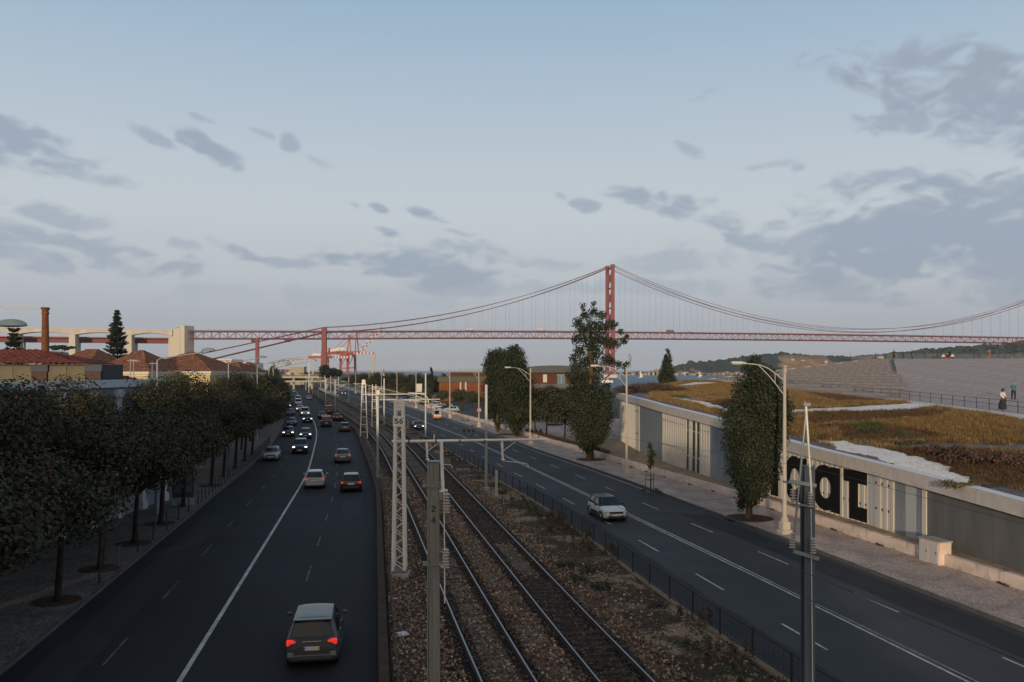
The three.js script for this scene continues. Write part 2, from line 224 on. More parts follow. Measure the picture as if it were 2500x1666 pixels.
// ---- rail bed
struct('rail_bed', ribbon(off(RK, .75), off(FE, -.05), (u, d, x) => .02 + .05 * vnoise(x * .8, d * .8, 3), DS, 8), M.ballast);
struct('rail_bed_verge', ribbon((d) => RA(d) + 6.7 + .5 * Math.sin(d * .21) + .3 * Math.sin(d * .53), off(FE, -.08), (u, d, x) => .085 + .16 * u * vnoise(x * .5, d * .35, 8), [...dlist(-40, 220, 260), ...dlist(225, 700, 60)], 4), M.verge);
for (const o of [0, 3.7]) struct('track_ballast', ribbon(off(RA, o - .15), off(RA, o + 1.85), (u, d) => .1 + .03 * Math.sin(u * Math.PI), DS, 2), o ? M.ballastDark : M.ballast);
for (const o of [0, 1.71, 3.7, 5.41]) struct('oily_ballast', ribbon((d) => RA(d) + o - .26 - .14 * vnoise(d * .5, o, 61), (d) => RA(d) + o + .26 + .16 * vnoise(d * .5, o + 4, 62), (u) => .142 - .012 * Math.abs(u - .5), [...dlist(6, 140, 134), ...dlist(145, 500, 50)], 2), M.ballastOil);
struct('clean_ballast_patch', ribbon((d) => RA(d) + 4.12 + .12 * vnoise(d * 1.3, 2, 63), (d) => RA(d) + 5.0 - .15 * vnoise(d * 1.1, 5, 64), .155, dlist(41.5, 48.5, 20), 3), M.ballast);
struct('track_shoulder_ballast', ribbon(off(RA, -.9), off(RA, -.16), (u) => .075 + .02 * u, DS, 1), M.ballastDark);
struct('track_gap_ballast', ribbon(off(RA, 1.86), off(RA, 3.54), (u, d) => .1 + .07 * Math.sin(u * Math.PI), DS, 4), M.ballast);
// ---- road markings: thin painted sheets
const painted = (name, f, w, d0, d1, y = .006, m = M.paint) => struct(name, ribbon(off(f, -w / 2), off(f, w / 2), y, dlist(d0, d1, Math.max(1, Math.ceil((d1 - d0) / 3)))), m);
painted('centre_line_marking', WL, .17, -40, 420);
for (const o of [-.13, .13]) painted('double_line_marking', off(DL, o), .11, -40, 400);
painted('edge_line_marking', off(KR, -.35), .1, 70, 400);
const laneL1 = (d) => (LK(d) + WL(d)) / 2, laneL2 = (d) => (WL(d) + RK(d)) / 2, laneR1 = (d) => (FE(d) + .5 + DL(d)) / 2, laneR2 = (d) => (DL(d) + KR(d) - .1) / 2;
for (let d = 12; d < 260; d += 8.6) painted('lane_dash_marking', laneL1, .08, d, d + 3.1, .006, M.paintWorn);
for (let d = 16.3; d < 260; d += 8.2) painted('lane_dash_marking', laneL2, .1, d, d + 3.1, .006, M.paintWorn);
for (let d = 14; d < 260; d += 8.4) painted('lane_dash_marking', laneR1, .1, d, d + 3.2);
for (let d = 18; d < 260; d += 8.8) painted('lane_dash_marking', laneR2, .1, d, d + 3.2);

// ---- asphalt repairs: darker strips with their own edges
for (const [f, d0, d1, w] of [[off(KR, -1.3), 24, 60, 1.9], [off(FE, 1.4), 20, 74, 1.5], [off(LK, 1.6), 18, 60, 1.6], [off(RK, -1.5), 60, 130, 1.4]]) struct('road_patch', ribbon((d) => f(d) - w / 2 + .05 * Math.sin(d), (d) => f(d) + w / 2 + .06 * Math.sin(d * 1.3), .004, dlist(d0, d1, 40)), M.patch);

// ================================================================ railway
const railSteel = mat(.22, .24, .26, .34, { metalness: .9 }), rustSteel = mat(.09, .05, .035, .8, { metalness: .3 }), sleeperMat = surface(256, 1.3, (u, v) => tone([72, 60, 50], .7 + .5 * fbm(u * 5, v * 5, 4, 111, 5)), .95);
const sleeperGeo = box(2.5, .16, .24, 0, 0, 0);
for (const [k, label] of [[0, 'railway track beside the busy avenue, pale ballast between its rails'], [1, 'railway track beside the wire fence, dark ballast between its rails']]) {
  const o = k * 3.7, t = thing('railway_track', label, 'track', [0, 0, 0], 0, 'double railway track');
  for (const r of [0, 1.71]) {
    const head = (d) => RA(d) + o + r - .035, rail = part('rail', join(strip(off(head, -.005), .08, .05, .2, DS), strip(off(head, .028), .018, .1, .1, DS)), rustSteel, t);
    part('rail_head', strip(off(head, .006), .058, .004, .251, DS), railSteel, rail);
    part('rail_foot', strip(off(head, -.035), .14, .02, .135, DS), rustSteel, rail);
  }
  let n = 0;
  for (let d = 18; d < 100 && n < 136; d += .6, n++) { const s = part('sleeper', sleeperGeo, sleeperMat, t); s.position.set(RA(d) + o + .855, .045 + .004 * (n % 3) + (hash(n, k, 3) > .75 ? .02 : 0), -d); s.rotation.y = heading(RA, d) * -1; }
}
// ballast stones lying proud of the bed
{
  const stone = new THREE.IcosahedronGeometry(.05, 0), p = stone.attributes.position; for (let i = 0; i < p.count; i++) p.setXYZ(i, p.getX(i) * 1.2, p.getY(i) * .7, p.getZ(i));
  stone.computeVertexNormals();
  const N = 42000, im = new THREE.InstancedMesh(stone, mat(1, 1, 1, .95), N), m4 = new THREE.Matrix4(), q = new THREE.Quaternion(), e = new THREE.Euler(), c = new THREE.Color(), tones = [srgb(110, 86, 66), srgb(140, 116, 94), srgb(164, 146, 126), srgb(82, 60, 46), srgb(122, 102, 86)];
  for (let i = 0; i < N; i++) {
    const d = 14 + 66 * rnd() ** 1.6, w = FE(d) - RK(d) - 1; let x = RK(d) + .8 + rnd() * w; if (x > RA(d) + 6.9 && rnd() < .6) x = RA(d) + rr(-1.2, 6.8); const s = rr(.45, 1.35);
    for (const o of [0, 1.71, 3.7, 5.41]) if (Math.abs(x - RA(d) - o) < .11) x += .2;
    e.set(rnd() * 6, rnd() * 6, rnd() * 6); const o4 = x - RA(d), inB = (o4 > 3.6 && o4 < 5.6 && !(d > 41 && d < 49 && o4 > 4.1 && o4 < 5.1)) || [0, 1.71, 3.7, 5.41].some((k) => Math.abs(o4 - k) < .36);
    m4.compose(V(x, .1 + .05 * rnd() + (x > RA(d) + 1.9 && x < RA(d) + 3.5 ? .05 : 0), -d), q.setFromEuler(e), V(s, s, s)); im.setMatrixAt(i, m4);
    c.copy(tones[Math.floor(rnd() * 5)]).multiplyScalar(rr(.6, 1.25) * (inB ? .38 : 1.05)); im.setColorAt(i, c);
  }
  im.name = 'ballast_stones'; im.userData.kind = 'stuff'; tag(im, 'loose crushed ballast stones strewn over the rail bed', 'ballast'); im.castShadow = im.receiveShadow = true; scene.add(im);
}
// ---- low parapet and wire fence between the avenue and the track
{
  const brown = surface(512, 3, (u, v) => tone(mix3([62, 46, 38], [92, 76, 66], fbm(u * 5, v * 5, 5, 121, 5)), .75 + .4 * fbm(u * 22, v * 22, 3, 122, 22)), .95);
  const t = thing('track_parapet', 'low weathered brown parapet between the avenue and the railway', 'parapet');
  part('parapet_wall', strip(off(RK, .35), .26, .42, -.03, DS), brown, t); part('parapet_cap', strip(off(RK, .31), .34, .06, .391, DS), brown, t);
  const f = thing('wire_fence', 'thin wire fence on posts along the avenue parapet', 'fence');
  for (let d = 14; d < 150; d += 3) part('post', box(.05, 1, .05, RK(d) + .9, .5, -d), mat(.1, .07, .055, .8), f);
  for (const h of [.35, .65, .95]) part('wire', strip(off(RK, .895), .014, .014, h, DS.filter((d) => d <= 150)), mat(.09, .07, .06, .8), f);
}
// ---- mesh fence along the riverside road
{
  const fm = mat(.02, .021, .022, .85), t = thing('mesh_fence', 'dark metal mesh fence with slim posts beside the riverside road', 'fence');
  part('base_kerb', strip(off(FE, -.1), .3, .22, -.03, DS), surface(256, 2, (u, v) => tone([132, 112, 90], .7 + .5 * fbm(u * 6, v * 6, 4, 131, 6)), .95), t);
  for (let d = 12; d < 230; d += 2.5) part('post', box(.06, 1.15, .06, FE(d) + .05, .6, -d), fm, t);
  for (const h of [.3, 1.12]) part('top_rail', strip(off(FE, .035), .03, .03, h, DS.filter((d) => d <= 232)), fm, t);
  const wires = []; for (let h = .4; h < 1.1; h += .17) wires.push(strip(off(FE, .046), .008, .008, h, DS.filter((d) => d <= 232)));
  for (let d = 14; d < 90; d += .3) wires.push(box(.007, .82, .007, FE(d) + .05, .72, -d));
  part('mesh', join(wires), fm, t).userData.kind = 'stuff';
}

// ================================================================ the museum on the river side
const wallX = table([[0, 31.5], [10, 29.2], [20, 27.3], [30, 25.6], [40, 23.9], [52.7, 21.75], [64, 19.6], [76.5, 17.5], [89, 15.75], [100, 14.95], [108, 14.7], [120, 15.0], [130, 16.6], [140, 20.4], [150, 26], [158, 32]]);
const copeH = table([[0, 2.6], [20, 3.05], [30, 3.4], [40, 3.98], [50, 4.45], [60, 4.9], [72, 5.8], [89, 6.5], [100, 6.8], [120, 7.0], [140, 7.4], [158, 7.9]]);
const railX = table([[0, 33.5], [30, 36.5], [50, 38.6], [68, 40.5], [85, 42.3], [100, 43], [115, 43], [130, 41.8], [140, 39.4], [150, 35.5], [158, 31.5]]);
const railH = table([[0, 5.6], [30, 6.1], [50, 6.35], [68, 6.57], [85, 6.75], [100, 6.95], [115, 7.2], [130, 7.7], [140, 8.1], [150, 8.4], [158, 8.5]]);
const roofH = (x, d) => { const a = wallX(d) + .9, u = clamp((x - a) / Math.max(1, railX(d) - a)); return lerp(copeH(d) - .12, railH(d), u ** .85) + .12 * (fbm(x * .16, d * .16, 3, 301) - .5) * Math.sin(u * Math.PI) * 3; };
const FLOOR = .62;                                                   // raised ground behind the low wall
struct('museum_forecourt', ribbon(off(LW, .3), (d) => wallX(d) + .2, FLOOR, dlist(0, 118, 118), 3), surface(512, 6, (u, v) => tone(mix3([178, 150, 116], [146, 126, 102], fbm(u * 5, v * 5, 5, 311, 5)), .76 + .4 * fbm(u * 30, v * 30, 3, 312, 30)), .95));
struct('museum_side_yard', ribbon((d) => LW(d) + .3, () => 70, .03, dlist(118.02, 179, 24), 3), M.setts);
{ // the low rendered wall along the pavement, built of separate lengths
  const t = thing('low_wall', 'low pinkish rendered wall between the pavement and the museum', 'wall'); let n = 0;
  for (let d = 2; d < 236; d += 4.2, n++) { const ds = dlist(d, d + 4.17, 4); part('wall_length', strip(off(LW, 0), .32, .72 + .012 * (n % 3), -.02, ds), M.render, t); }
}
{
  const t = thing('museum', 'long low museum with ribbed cladding, overhanging eave and planted roof', 'museum', [0, 0, 0]);
  // plan line of the wall, walked in equal steps
  const line = []; for (let d = 1; d <= 150; d += .05) line.push([wallX(d), d]);
  const at = (s) => { let acc = 0; for (let i = 1; i < line.length; i++) { const L = Math.hypot(line[i][0] - line[i - 1][0], line[i][1] - line[i - 1][1]); if (acc + L >= s) { const k = (s - acc) / L; return { x: lerp(line[i - 1][0], line[i][0], k), d: lerp(line[i - 1][1], line[i][1], k) }; } acc += L; } return { x: line.at(-1)[0], d: line.at(-1)[1] }; };
  const cum = [0]; for (let i = 1; i < line.length; i++) cum.push(cum[i - 1] + Math.hypot(line[i][0] - line[i - 1][0], line[i][1] - line[i - 1][1]));
  const sOfPx = (px) => { const k = (px - MID) / FOCAL; let best = 0, bv = 1e9; for (let i = 0; i < line.length; i++) { const v = Math.abs(line[i][0] / line[i][1] - k); if (line[i][1] < 118 && v < bv) { bv = v; best = i; } } return cum[best]; };
  const place = (s) => { const i = Math.min(line.length - 2, Math.max(0, cum.findIndex((c) => c >= s) - 1)), k = (s - cum[i]) / (cum[i + 1] - cum[i]); const [x0, d0] = line[i], [x1, d1] = line[i + 1]; return { x: lerp(x0, x1, k), d: lerp(d0, d1, k), a: Math.atan2(x1 - x0, d1 - d0) }; };
  const light = surface(512, 3, (u, v) => tone([214, 208, 197], .82 + .22 * fbm(u * 5, v * 3, 5, 321, 5) - .12 * sstep(fbm(u * 30, v * 3, 3, 322, 30), .62, .8)), .6, 0);
  const pale = mat(.42, .45, .45, .5), slate = surface(512, 3, (u, v) => tone([138, 146, 153], .86 + .2 * fbm(u * 4, v * 4, 5, 331, 4)), .45), iron = surface(512, 3, (u, v) => tone([104, 104, 104], .82 + .28 * fbm(u * 6, v * 3, 5, 341, 6)), .55), slit = mat(.045, .055, .05, .3), cap = mat(.5, .5, .5, .6);
  // zones of the cladding along the wall: seen from px to px, kind
  const zones = [[1497, 1524, 'light', .34], [1524, 1535, 'slits', .22], [1535, 1552, 'slits', .3], [1552, 1562, 'light', .3], [1562, 1619, 'slate', 1.9], [1619, 1677, 'light', .3], [1677, 1684, 'glass', 0], [1684, 1690, 'light', .3], [1690, 1698, 'glass', 0], [1698, 1701, 'light', .3], [1701, 1709, 'glass', 0], [1709, 1734, 'light', .3], [1734, 1800, 'slate', 1.9], [1800, 2122, 'light', .3], [2122, 2140, 'pale', .5], [2140, 2186, 'light', .3], [2186, 2212, 'slate', .6], [2212, 2238, 'pale', 1.1], [2238, 2254, 'slate', .8], [2254, 2266, 'light', .4], [2266, 2345, 'iron', 1.4], [2345, 2640, 'iron', 2.4]];
  const top = (d) => copeH(d) - .7;
  const panelAt = (s, w, depth, out, m, name = 'cladding_panel', y0 = FLOOR, y1) => { const p = place(s + w / 2), h = (y1 ?? top(p.d)) - y0, g = part(name, unitBox, m, t); g.scale.set(depth, h, w - (w < .5 ? .055 : .03)); g.position.set(p.x - out * Math.cos(p.a), y0 + h / 2, -p.d + 0); g.rotation.y = -p.a; return g; };
  const unitBox = new THREE.BoxGeometry(1, 1, 1);
  part('backing_wall', grid(260, 1, (u, v) => { const p = place(u * (cum.at(-1) - .2)); return [p.x + .09, lerp(-.5, copeH(p.d) - .3, v), -p.d]; }, (u, v) => [u * 150, v * 4]), iron, t);
  const holes = []; let row = 0;
  for (const [a, b, kind, w] of zones) {
    const s1 = sOfPx(a), s0 = b > 2560 ? 1 : sOfPx(b), L = s1 - s0; if (L <= 0) continue;
    if (kind === 'glass') { const p = panelAt(s0, L, .05, -.05, slit, 'window_slit'); for (const yy of [1.9, 4.3]) panelAt(s0, L, .04, -.01, cap, 'transom', yy, yy + .08); continue; }
    const n = Math.max(1, Math.round(L / w)), ww = L / n;
    for (let i = 0; i < n; i++) {
      if (kind === 'slits') { panelAt(s0 + i * ww, ww * .6, .1, 0, light); panelAt(s0 + i * ww + ww * .6, ww * .4, .05, -.06, slit, 'window_slit'); continue; }
      const m = kind === 'light' ? light : kind === 'slate' ? slate : kind === 'pale' ? pale : iron;
      panelAt(s0 + i * ww, ww, kind === 'light' ? .1 : .06, (row++ % 2 && kind === 'light' ? .045 : 0), m);
      if (kind === 'light') for (const f of [.36, .84]) { const p = place(s0 + i * ww + ww / 2), y = FLOOR + (top(p.d) - FLOOR) * f; holes.push(box(.03, .14, .08, p.x - .083 * Math.cos(p.a), y, -p.d - .02, -p.a)); }
    }
  }
  part('fixing_holes', join(holes), slit, t).userData.kind = 'stuff';
  // painted lettering on the cladding: black shapes wrapped along the wall line, read from far to near
  {
    const black = new THREE.MeshPhysicalMaterial({ color: new THREE.Color().setRGB(.012, .012, .013), roughness: .9, specularIntensity: .2, side: THREE.DoubleSide }), letters = [];
    const wrap = (shape, name) => { const g = new THREE.ShapeGeometry(shape, 24), geo = subdivide(g, .35), p = geo.attributes.position; for (let i = 0; i < p.count; i++) { const q = place(p.getX(i)), y = p.getY(i); p.setXYZ(i, q.x - (.105) * Math.cos(q.a), Math.min(y, top(q.d) - .02), -q.d); } geo.computeVertexNormals(); part(name, geo, black, t); };
    const S = (px) => sOfPx(px);
    const letterA = (pl, pr) => { const l = S(pl), r = S(pr), w = l - r, cx = l - w * .47, y0 = .72, y1 = top(place((l + r) / 2).d) - .3, cy = (y0 + y1) / 2, ry = (y1 - y0) / 2; const e = new THREE.Shape(); e.absellipse(cx, cy, w * .47, ry, 0, Math.PI * 2); const hole = new THREE.Path(); hole.absellipse(cx - w * .02, cy, w * .19, ry * .46, 0, Math.PI * 2, true); e.holes.push(hole); wrap(e, 'letter'); const st = new THREE.Shape([[r, y0 + .02], [r + w * .33, y0 + .02], [r + w * .33, y1 - .05], [r, y1 - .05]].map((q) => new THREE.Vector2(...q))); wrap(st, 'letter'); };
    const letterT = (pl, pr) => { const l = S(pl), r = S(pr), w = l - r, y0 = .7, y1 = top(place((l + r) / 2).d) - .02, H = y1 - y0, X = (k) => l - w * k, sh = new THREE.Shape([[X(0), y0 + H * .96], [X(1), y0 + H * .96], [X(1), y0 + H * .72], [X(.62), y0 + H * .72], [X(.62), y0 + H * .27], [X(1), y0 + H * .27], [X(1), y0], [X(.24), y0], [X(.24), y0 + H * .72], [X(0), y0 + H * .72]].map((q) => new THREE.Vector2(...q))); wrap(sh, 'letter'); };
    letterT(2064, 2122); letterA(1985, 2055); letterA(1918, 1974);
    const l = S(1826), r = S(1908), w = l - r, y0 = .72, y1 = top(place(r).d) - .3; // the first letter, behind the tree
    for (const k of [.02, .4, .74]) wrap(new THREE.Shape([[l - w * k, y0], [l - w * (k + .22), y0], [l - w * (k + .22), y1], [l - w * k, y1]].map((q) => new THREE.Vector2(...q))), 'letter');
    wrap(new THREE.Shape([[l, y1 - .9], [r, y1 - .9], [r, y1 - .05], [l, y1 - .05]].map((q) => new THREE.Vector2(...q))), 'letter');
  }
  // eave: overhanging face, bright top, dark gutter behind; laid in lengths
  const eave = (name, fx0, fy0, fx1, fy1, m, seg = 3.2) => { for (let s = 1; s < cum.at(-1) - .4; s += seg) { const e = Math.min(s + seg - .012, cum.at(-1) - .3); part(name, grid(4, 1, (u, v) => { const p = place(lerp(s, e, u)), o = lerp(fx0, fx1, v), y = copeH(p.d) + lerp(fy0, fy1, v); return [p.x + o * Math.cos(p.a), y, -p.d + o * Math.sin(p.a)]; }, (u, v) => [lerp(s, e, u), v]), m, t); } };
  eave('eave_face', -.42, -.72, -.3, 0, M.coping); eave('eave_soffit', .1, -.7, -.42, -.722, M.coping);
  eave('eave_top', -.3, .004, .28, .03, mat(.66, .66, .66, .7)); eave('gutter', .28, .03, .34, -.16, M.dark); eave('gutter_floor', .34, -.16, .9, -.14, mat(.11, .12, .13, .85));
  // planted roof: soil sheet with gravel strips, in plan coordinates
  const X0 = 8, X1 = 72, D0 = 6, D1 = 162, TS = 1536, img = new Uint8Array(TS * TS * 4);
  const polys = { // outlines of the gravel beds and walks, as sight lines on to the roof
    gravel: [[[1580, 970], [1640, 974], [1690, 984], [1730, 997], [1765, 1006], [1790, 1004], [1740, 985], [1690, 976], [1640, 970], [1600, 969]], [[2000, 1074], [2060, 1077], [2150, 1094], [2240, 1117], [2330, 1150], [2390, 1186], [2440, 1202], [2420, 1214], [2260, 1166], [2120, 1113], [2010, 1084]], [[1480, 952], [1512, 948], [1524, 953], [1500, 958]]],
    path: [[[1637, 944], [1700, 933], [1790, 935], [1740, 939], [1680, 944]], [[1900, 1002], [2050, 996], [2160, 989], [2260, 983], [2330, 992], [2240, 1000], [2100, 1004], [1930, 1009]]],
    slate: [[[1500, 958], [1540, 956], [1588, 960], [1600, 972], [1560, 970]], [[1660, 972], [1720, 967], [1830, 965], [1830, 971], [1740, 972], [1690, 976]], [[2050, 1083], [2120, 1082], [2280, 1083], [2420, 1086], [2560, 1086], [2560, 1105], [2400, 1100], [2280, 1098], [2150, 1090]], [[1760, 1004], [1830, 1010], [1905, 1022], [1905, 1030], [1800, 1022]]],
    dark: [[[1690, 982], [1900, 970], [1900, 1010], [1760, 1004]], [[1960, 1010], [2200, 1000], [2330, 1004], [2280, 1022], [2100, 1032], [1960, 1040]], [[2040, 1040], [2240, 1050], [2330, 1076], [2060, 1080]], [[2150, 1094], [2400, 1105], [2560, 1140], [2560, 1200], [2390, 1186], [2330, 1150], [2240, 1117]], [[1960, 962], [2100, 966], [2230, 983], [2040, 982]]],
    green: [[[2090, 1040], [2130, 1034], [2170, 1044], [2140, 1050], [2100, 1050]], [[2200, 1056], [2230, 1060], [2220, 1066], [2200, 1062]], [[1640, 970], [1670, 968], [1690, 974], [1660, 976]]],
  };
  const inside = (poly, x, y) => { let c = false; for (let i = 0, j = poly.length - 1; i < poly.length; j = i++) { const [xi, yi] = poly[i], [xj, yj] = poly[j]; if ((yi > y) !== (yj > y) && x < (xj - xi) * (y - yi) / (yj - yi) + xi) c = !c; } return c; };
  const zoneOf = (x, d, wob = 1) => { const n1 = (fbm(x * .9, d * .9, 3, 351) - .5) * wob, n2 = (fbm(x * .9 + 50, d * .9, 3, 352) - .5) * wob, xx = x + n1 * 1.1, dd = d + n2 * 1.6, h = roofH(xx, dd), px = MID + FOCAL * xx / dd, py = HORIZON + FOCAL * (CAM_H - h) / dd; if (x > railX(d) - 2.3) return 'walk'; for (const k of ['gravel', 'path', 'slate', 'green', 'dark']) if (polys[k].some((q) => inside(q, px, py))) return k; return x < wallX(d) + 1.5 ? 'slate' : 'grass'; };
  for (let j = 0; j < TS; j++) for (let i = 0; i < TS; i++) {
    const x = lerp(X0, X1, (i + .5) / TS), d = lerp(D0, D1, (j + .5) / TS), o = (j * TS + i) * 4; let c = [120, 90, 52];
    if (x > wallX(d) - 1 && x < railX(d) + 3) {
      const z = zoneOf(x, d), k = sp(i / TS, j / TS, TS, 361), b = fbm(x * .22, d * .22, 4, 362), f = fbm(x * 1.6, d * 1.6, 4, 363);
      c = z === 'gravel' || z === 'path' ? tone([242, 236, 226], .82 + .22 * k + .12 * (f - .5)) : z === 'walk' ? tone([216, 210, 202], .84 + .2 * k) : z === 'slate' ? tone([98, 100, 104], .72 + .5 * k) : z === 'green' ? tone([74, 88, 44], .7 + .6 * k) : z === 'dark' ? tone(mix3([108, 84, 54], [74, 66, 46], sstep(f, .42, .6)), .66 + .6 * k) : tone(mix3([148, 120, 78], [108, 88, 58], sstep(b, .48, .62)), .62 + .5 * k + .3 * (f - .5));
    }
    img[o] = clamp(c[0], 0, 255); img[o + 1] = clamp(c[1], 0, 255); img[o + 2] = clamp(c[2], 0, 255); img[o + 3] = 255;
  }
  const map = new THREE.DataTexture(img, TS, TS); map.colorSpace = THREE.SRGBColorSpace; map.magFilter = THREE.LinearFilter; map.minFilter = THREE.LinearMipmapLinearFilter; map.generateMipmaps = true; map.needsUpdate = true;
  const rm = new THREE.MeshStandardMaterial({ map, roughness: .95, side: THREE.DoubleSide }); rm.bumpMap = map; rm.bumpScale = .06;
  part('planted_roof', grid(40, 170, (u, v) => { const d = lerp(2, 158, v), x = lerp(wallX(d) + .88, railX(d) + 2.2, u); return [x, x > railX(d) ? railH(d) - .02 : roofH(x, d), -d]; }, (u, v, q) => [(q[0] - X0) / (X1 - X0), (-q[2] - D0) / (D1 - D0)]), rm, t);
  // paved hump: broad steps on the far half, a smooth ramp on the near half
  const E = (x, d) => x - 42 + .3 * (d - 95), cut = (d) => 43.7 + (d - 95) * .42;
  const humpH = (x, d) => Math.min(12.05, railH(d) + clamp((x - railX(d)) / 14) * .058 * Math.max(0, d - 80) + clamp((x - 62) / 40) * .6);
  const FAR = 157;
  part('paved_ramp', grid(60, 60, (u, v) => { const d = lerp(24, FAR, v), a = d > 94 ? cut(d) - .4 : railX(d), x = lerp(a, 118, u ** 1.3); return [x, humpH(x, d) + (d > 94 ? .02 : 0), -d]; }), M.cobbleRoof, t);
  const stepMat = surface(512, 4, (u, v) => tone([160, 150, 144], .8 + .24 * fbm(u * 5, v * 5, 5, 371, 5) + .16 * (sp(u, v, 256, 372) - .5)), .8);
  for (let k = 0; k < 15; k++) {                                     // each broad step is its own slab, nosing proud of the one below
    const e0 = k * 2.9 - .6, e1 = e0 + 3.2, h = Math.min(12.05, 7 + k * .3625), xe = (e, d) => e + 42 - .3 * (d - 95), pts = [];
    const dn = (e) => { let lo = 90, hi = FAR; for (let i = 0; i < 40; i++) { const m = (lo + hi) / 2; xe(e, m) > cut(m) ? lo = m : hi = m; } return lo; };
    const a = dn(e0), b = dn(Math.min(e1, 60)); if (a > FAR - 3) break;
    const p = [[xe(e0, a), -a], [xe(e0, FAR), -FAR], [xe(e1, FAR), -FAR], [xe(e1, Math.min(b, FAR - .5)), -Math.min(b, FAR - .5)]];
    part('broad_step', prism(p, h - .8, (x, z) => h + .1 * clamp((x - 42 + .3 * (-z - 95) - e0) / 2.9)), stepMat, t); 
  }
  part('hump_end_wall', grid(40, 1, (u, v) => { const x = lerp(xfar(0), 118, u); return [x, lerp(0, Math.min(12.0, Math.max(7.4, 7 + .125 * E(x, FAR)) - .05), v), -FAR - .6]; }), M.coping, t);
  function xfar() { return 30; }
  // walk-side railing: posts and two rails
  const rd = mat(.06, .06, .065, .5, { metalness: .4 });
  const rail = part('railing', join(...[.55, .95].map((h) => tube(dlist(30, 154, 60).map((d) => V(railX(d), railH(d) + h, -d)), .022, 120, 5))), rd, t);
  for (let d = 30; d < 155; d += 2.6) part('railing_post', box(.05, 1, .05, railX(d), railH(d) + .48, -d), rd, rail);
  // glass balustrade on the crest
  const gl = new THREE.MeshPhysicalMaterial({ color: 0xffffff, transmission: 1, roughness: .05, thickness: 0, side: THREE.DoubleSide });
  for (let x = 62; x < 116; x += 4.5) part('balustrade_pane', box(4.4, 1.05, .02, x + 2.2, 12.6, -FAR - .3), gl, t);
  for (let x = 62; x < 117; x += 4.5) part('balustrade_post', box(.06, 1.15, .06, x, 12.6, -FAR - .3), rd, t);
  globalThis.museumHump = { humpH, E };
  // dry grass standing on the roof
  const blade = []; for (let i = 0; i < 9; i++) { const a = rnd() * 6.28, l = rr(.12, .3), w = .012, bx = rr(-.1, .1), bz = rr(-.1, .1), tx = bx + Math.cos(a) * l * .5, tz = bz + Math.sin(a) * l * .5; blade.push(bx - w * Math.sin(a), 0, bz + w * Math.cos(a), bx + w * Math.sin(a), 0, bz - w * Math.cos(a), tx, l, tz); }
  const tg = new THREE.BufferGeometry(); tg.setAttribute('position', new THREE.Float32BufferAttribute(blade, 3)); tg.computeVertexNormals();
  const N = 60000, im = new THREE.InstancedMesh(tg, mat(1, 1, 1, .95), N), m4 = new THREE.Matrix4(), q = new THREE.Quaternion(), c = new THREE.Color(); let n = 0;
  const gold = [srgb(146, 118, 74), srgb(128, 102, 64), srgb(160, 132, 86), srgb(106, 86, 54)], brn = [srgb(96, 76, 48), srgb(84, 70, 42), srgb(112, 84, 52), srgb(92, 60, 44)], grn = [srgb(72, 86, 42), srgb(84, 96, 50)];
  for (let i = 0; i < N * 3 && n < N; i++) { const d = 28 + 128 * rnd(), x = rr(wallX(d) + 1.4, railX(d) - 2.4), z = zoneOf(x, d); if (z !== 'grass' && z !== 'dark' && z !== 'green') continue; if (z === 'dark' && rnd() < .55) continue; const s = rr(.7, 1.6) * (z === 'dark' ? .8 : 1); q.setFromAxisAngle(UP, rnd() * 6.28); m4.compose(V(x, roofH(x, d) - .02, -d), q, V(s * 1.5, s, s * 1.5)); im.setMatrixAt(n, m4); const pal = z === 'grass' ? gold : z === 'dark' ? brn : grn; im.setColorAt(n, c.copy(pal[Math.floor(rnd() * pal.length)]).multiplyScalar(rr(.75, 1.15))); n++; }
  im.count = n; im.name = 'dry_grass'; im.userData.kind = 'stuff'; tag(im, 'dry golden grass growing on the museum roof', 'grass'); im.castShadow = im.receiveShadow = true; scene.add(im);
}
function subdivide(g, maxEdge) { // split triangles along x so that a flat shape can follow a curved wall
  let src = g.toNonIndexed().attributes.position.array, tris = []; for (let i = 0; i < src.length; i += 9) tris.push(Array.from(src.slice(i, i + 9)));
  for (let pass = 0; pass < 5; pass++) { const out = []; for (const t of tris) { const xs = [t[0], t[3], t[6]]; if (Math.max(...xs) - Math.min(...xs) > maxEdge) { const L = [[0, 3], [3, 6], [6, 0]].map(([a, b]) => Math.hypot(t[a] - t[b], t[a + 1] - t[b + 1])), k = L.indexOf(Math.max(...L)), o = [[0, 3, 6], [3, 6, 0], [6, 0, 3]][k], P = (q) => t.slice(q, q + 3), A = P(o[0]), B = P(o[1]), C = P(o[2]), m = [(A[0] + B[0]) / 2, (A[1] + B[1]) / 2, 0]; out.push([...A, ...m, ...C], [...m, ...B, ...C]); } else out.push(t); } tris = out; }
  const r = new THREE.BufferGeometry(); r.setAttribute('position', new THREE.Float32BufferAttribute(tris.flat(), 3)); r.setAttribute('uv', new THREE.Float32BufferAttribute(new Float32Array(tris.length * 6), 2)); r.computeVertexNormals(); return r;
}
{ // cabinet let into the low wall
  const d = 44.3, x = LW(d), a = -heading(LW, d), t = thing('utility_cabinet', 'pale boxy utility cabinet set into the low wall', 'cabinet', [x - .1, .13, -d], a);
  part('cabinet_body', rbox(.75, 1.15, 1.5, .15, .575, 0, .02), M.render, t); part('cabinet_roof', rbox(.85, .07, 1.6, .15, 1.18, 0, .02), M.concrete, t);
  for (const z of [-.36, .36]) { const dr = part('cabinet_door', box(.02, .95, .66, -.235, .56, z), mat(.5, .47, .44, .6), t); part('lock', box(.02, .12, .04, -.252, .6, z + .22), M.dark, dr); }
}

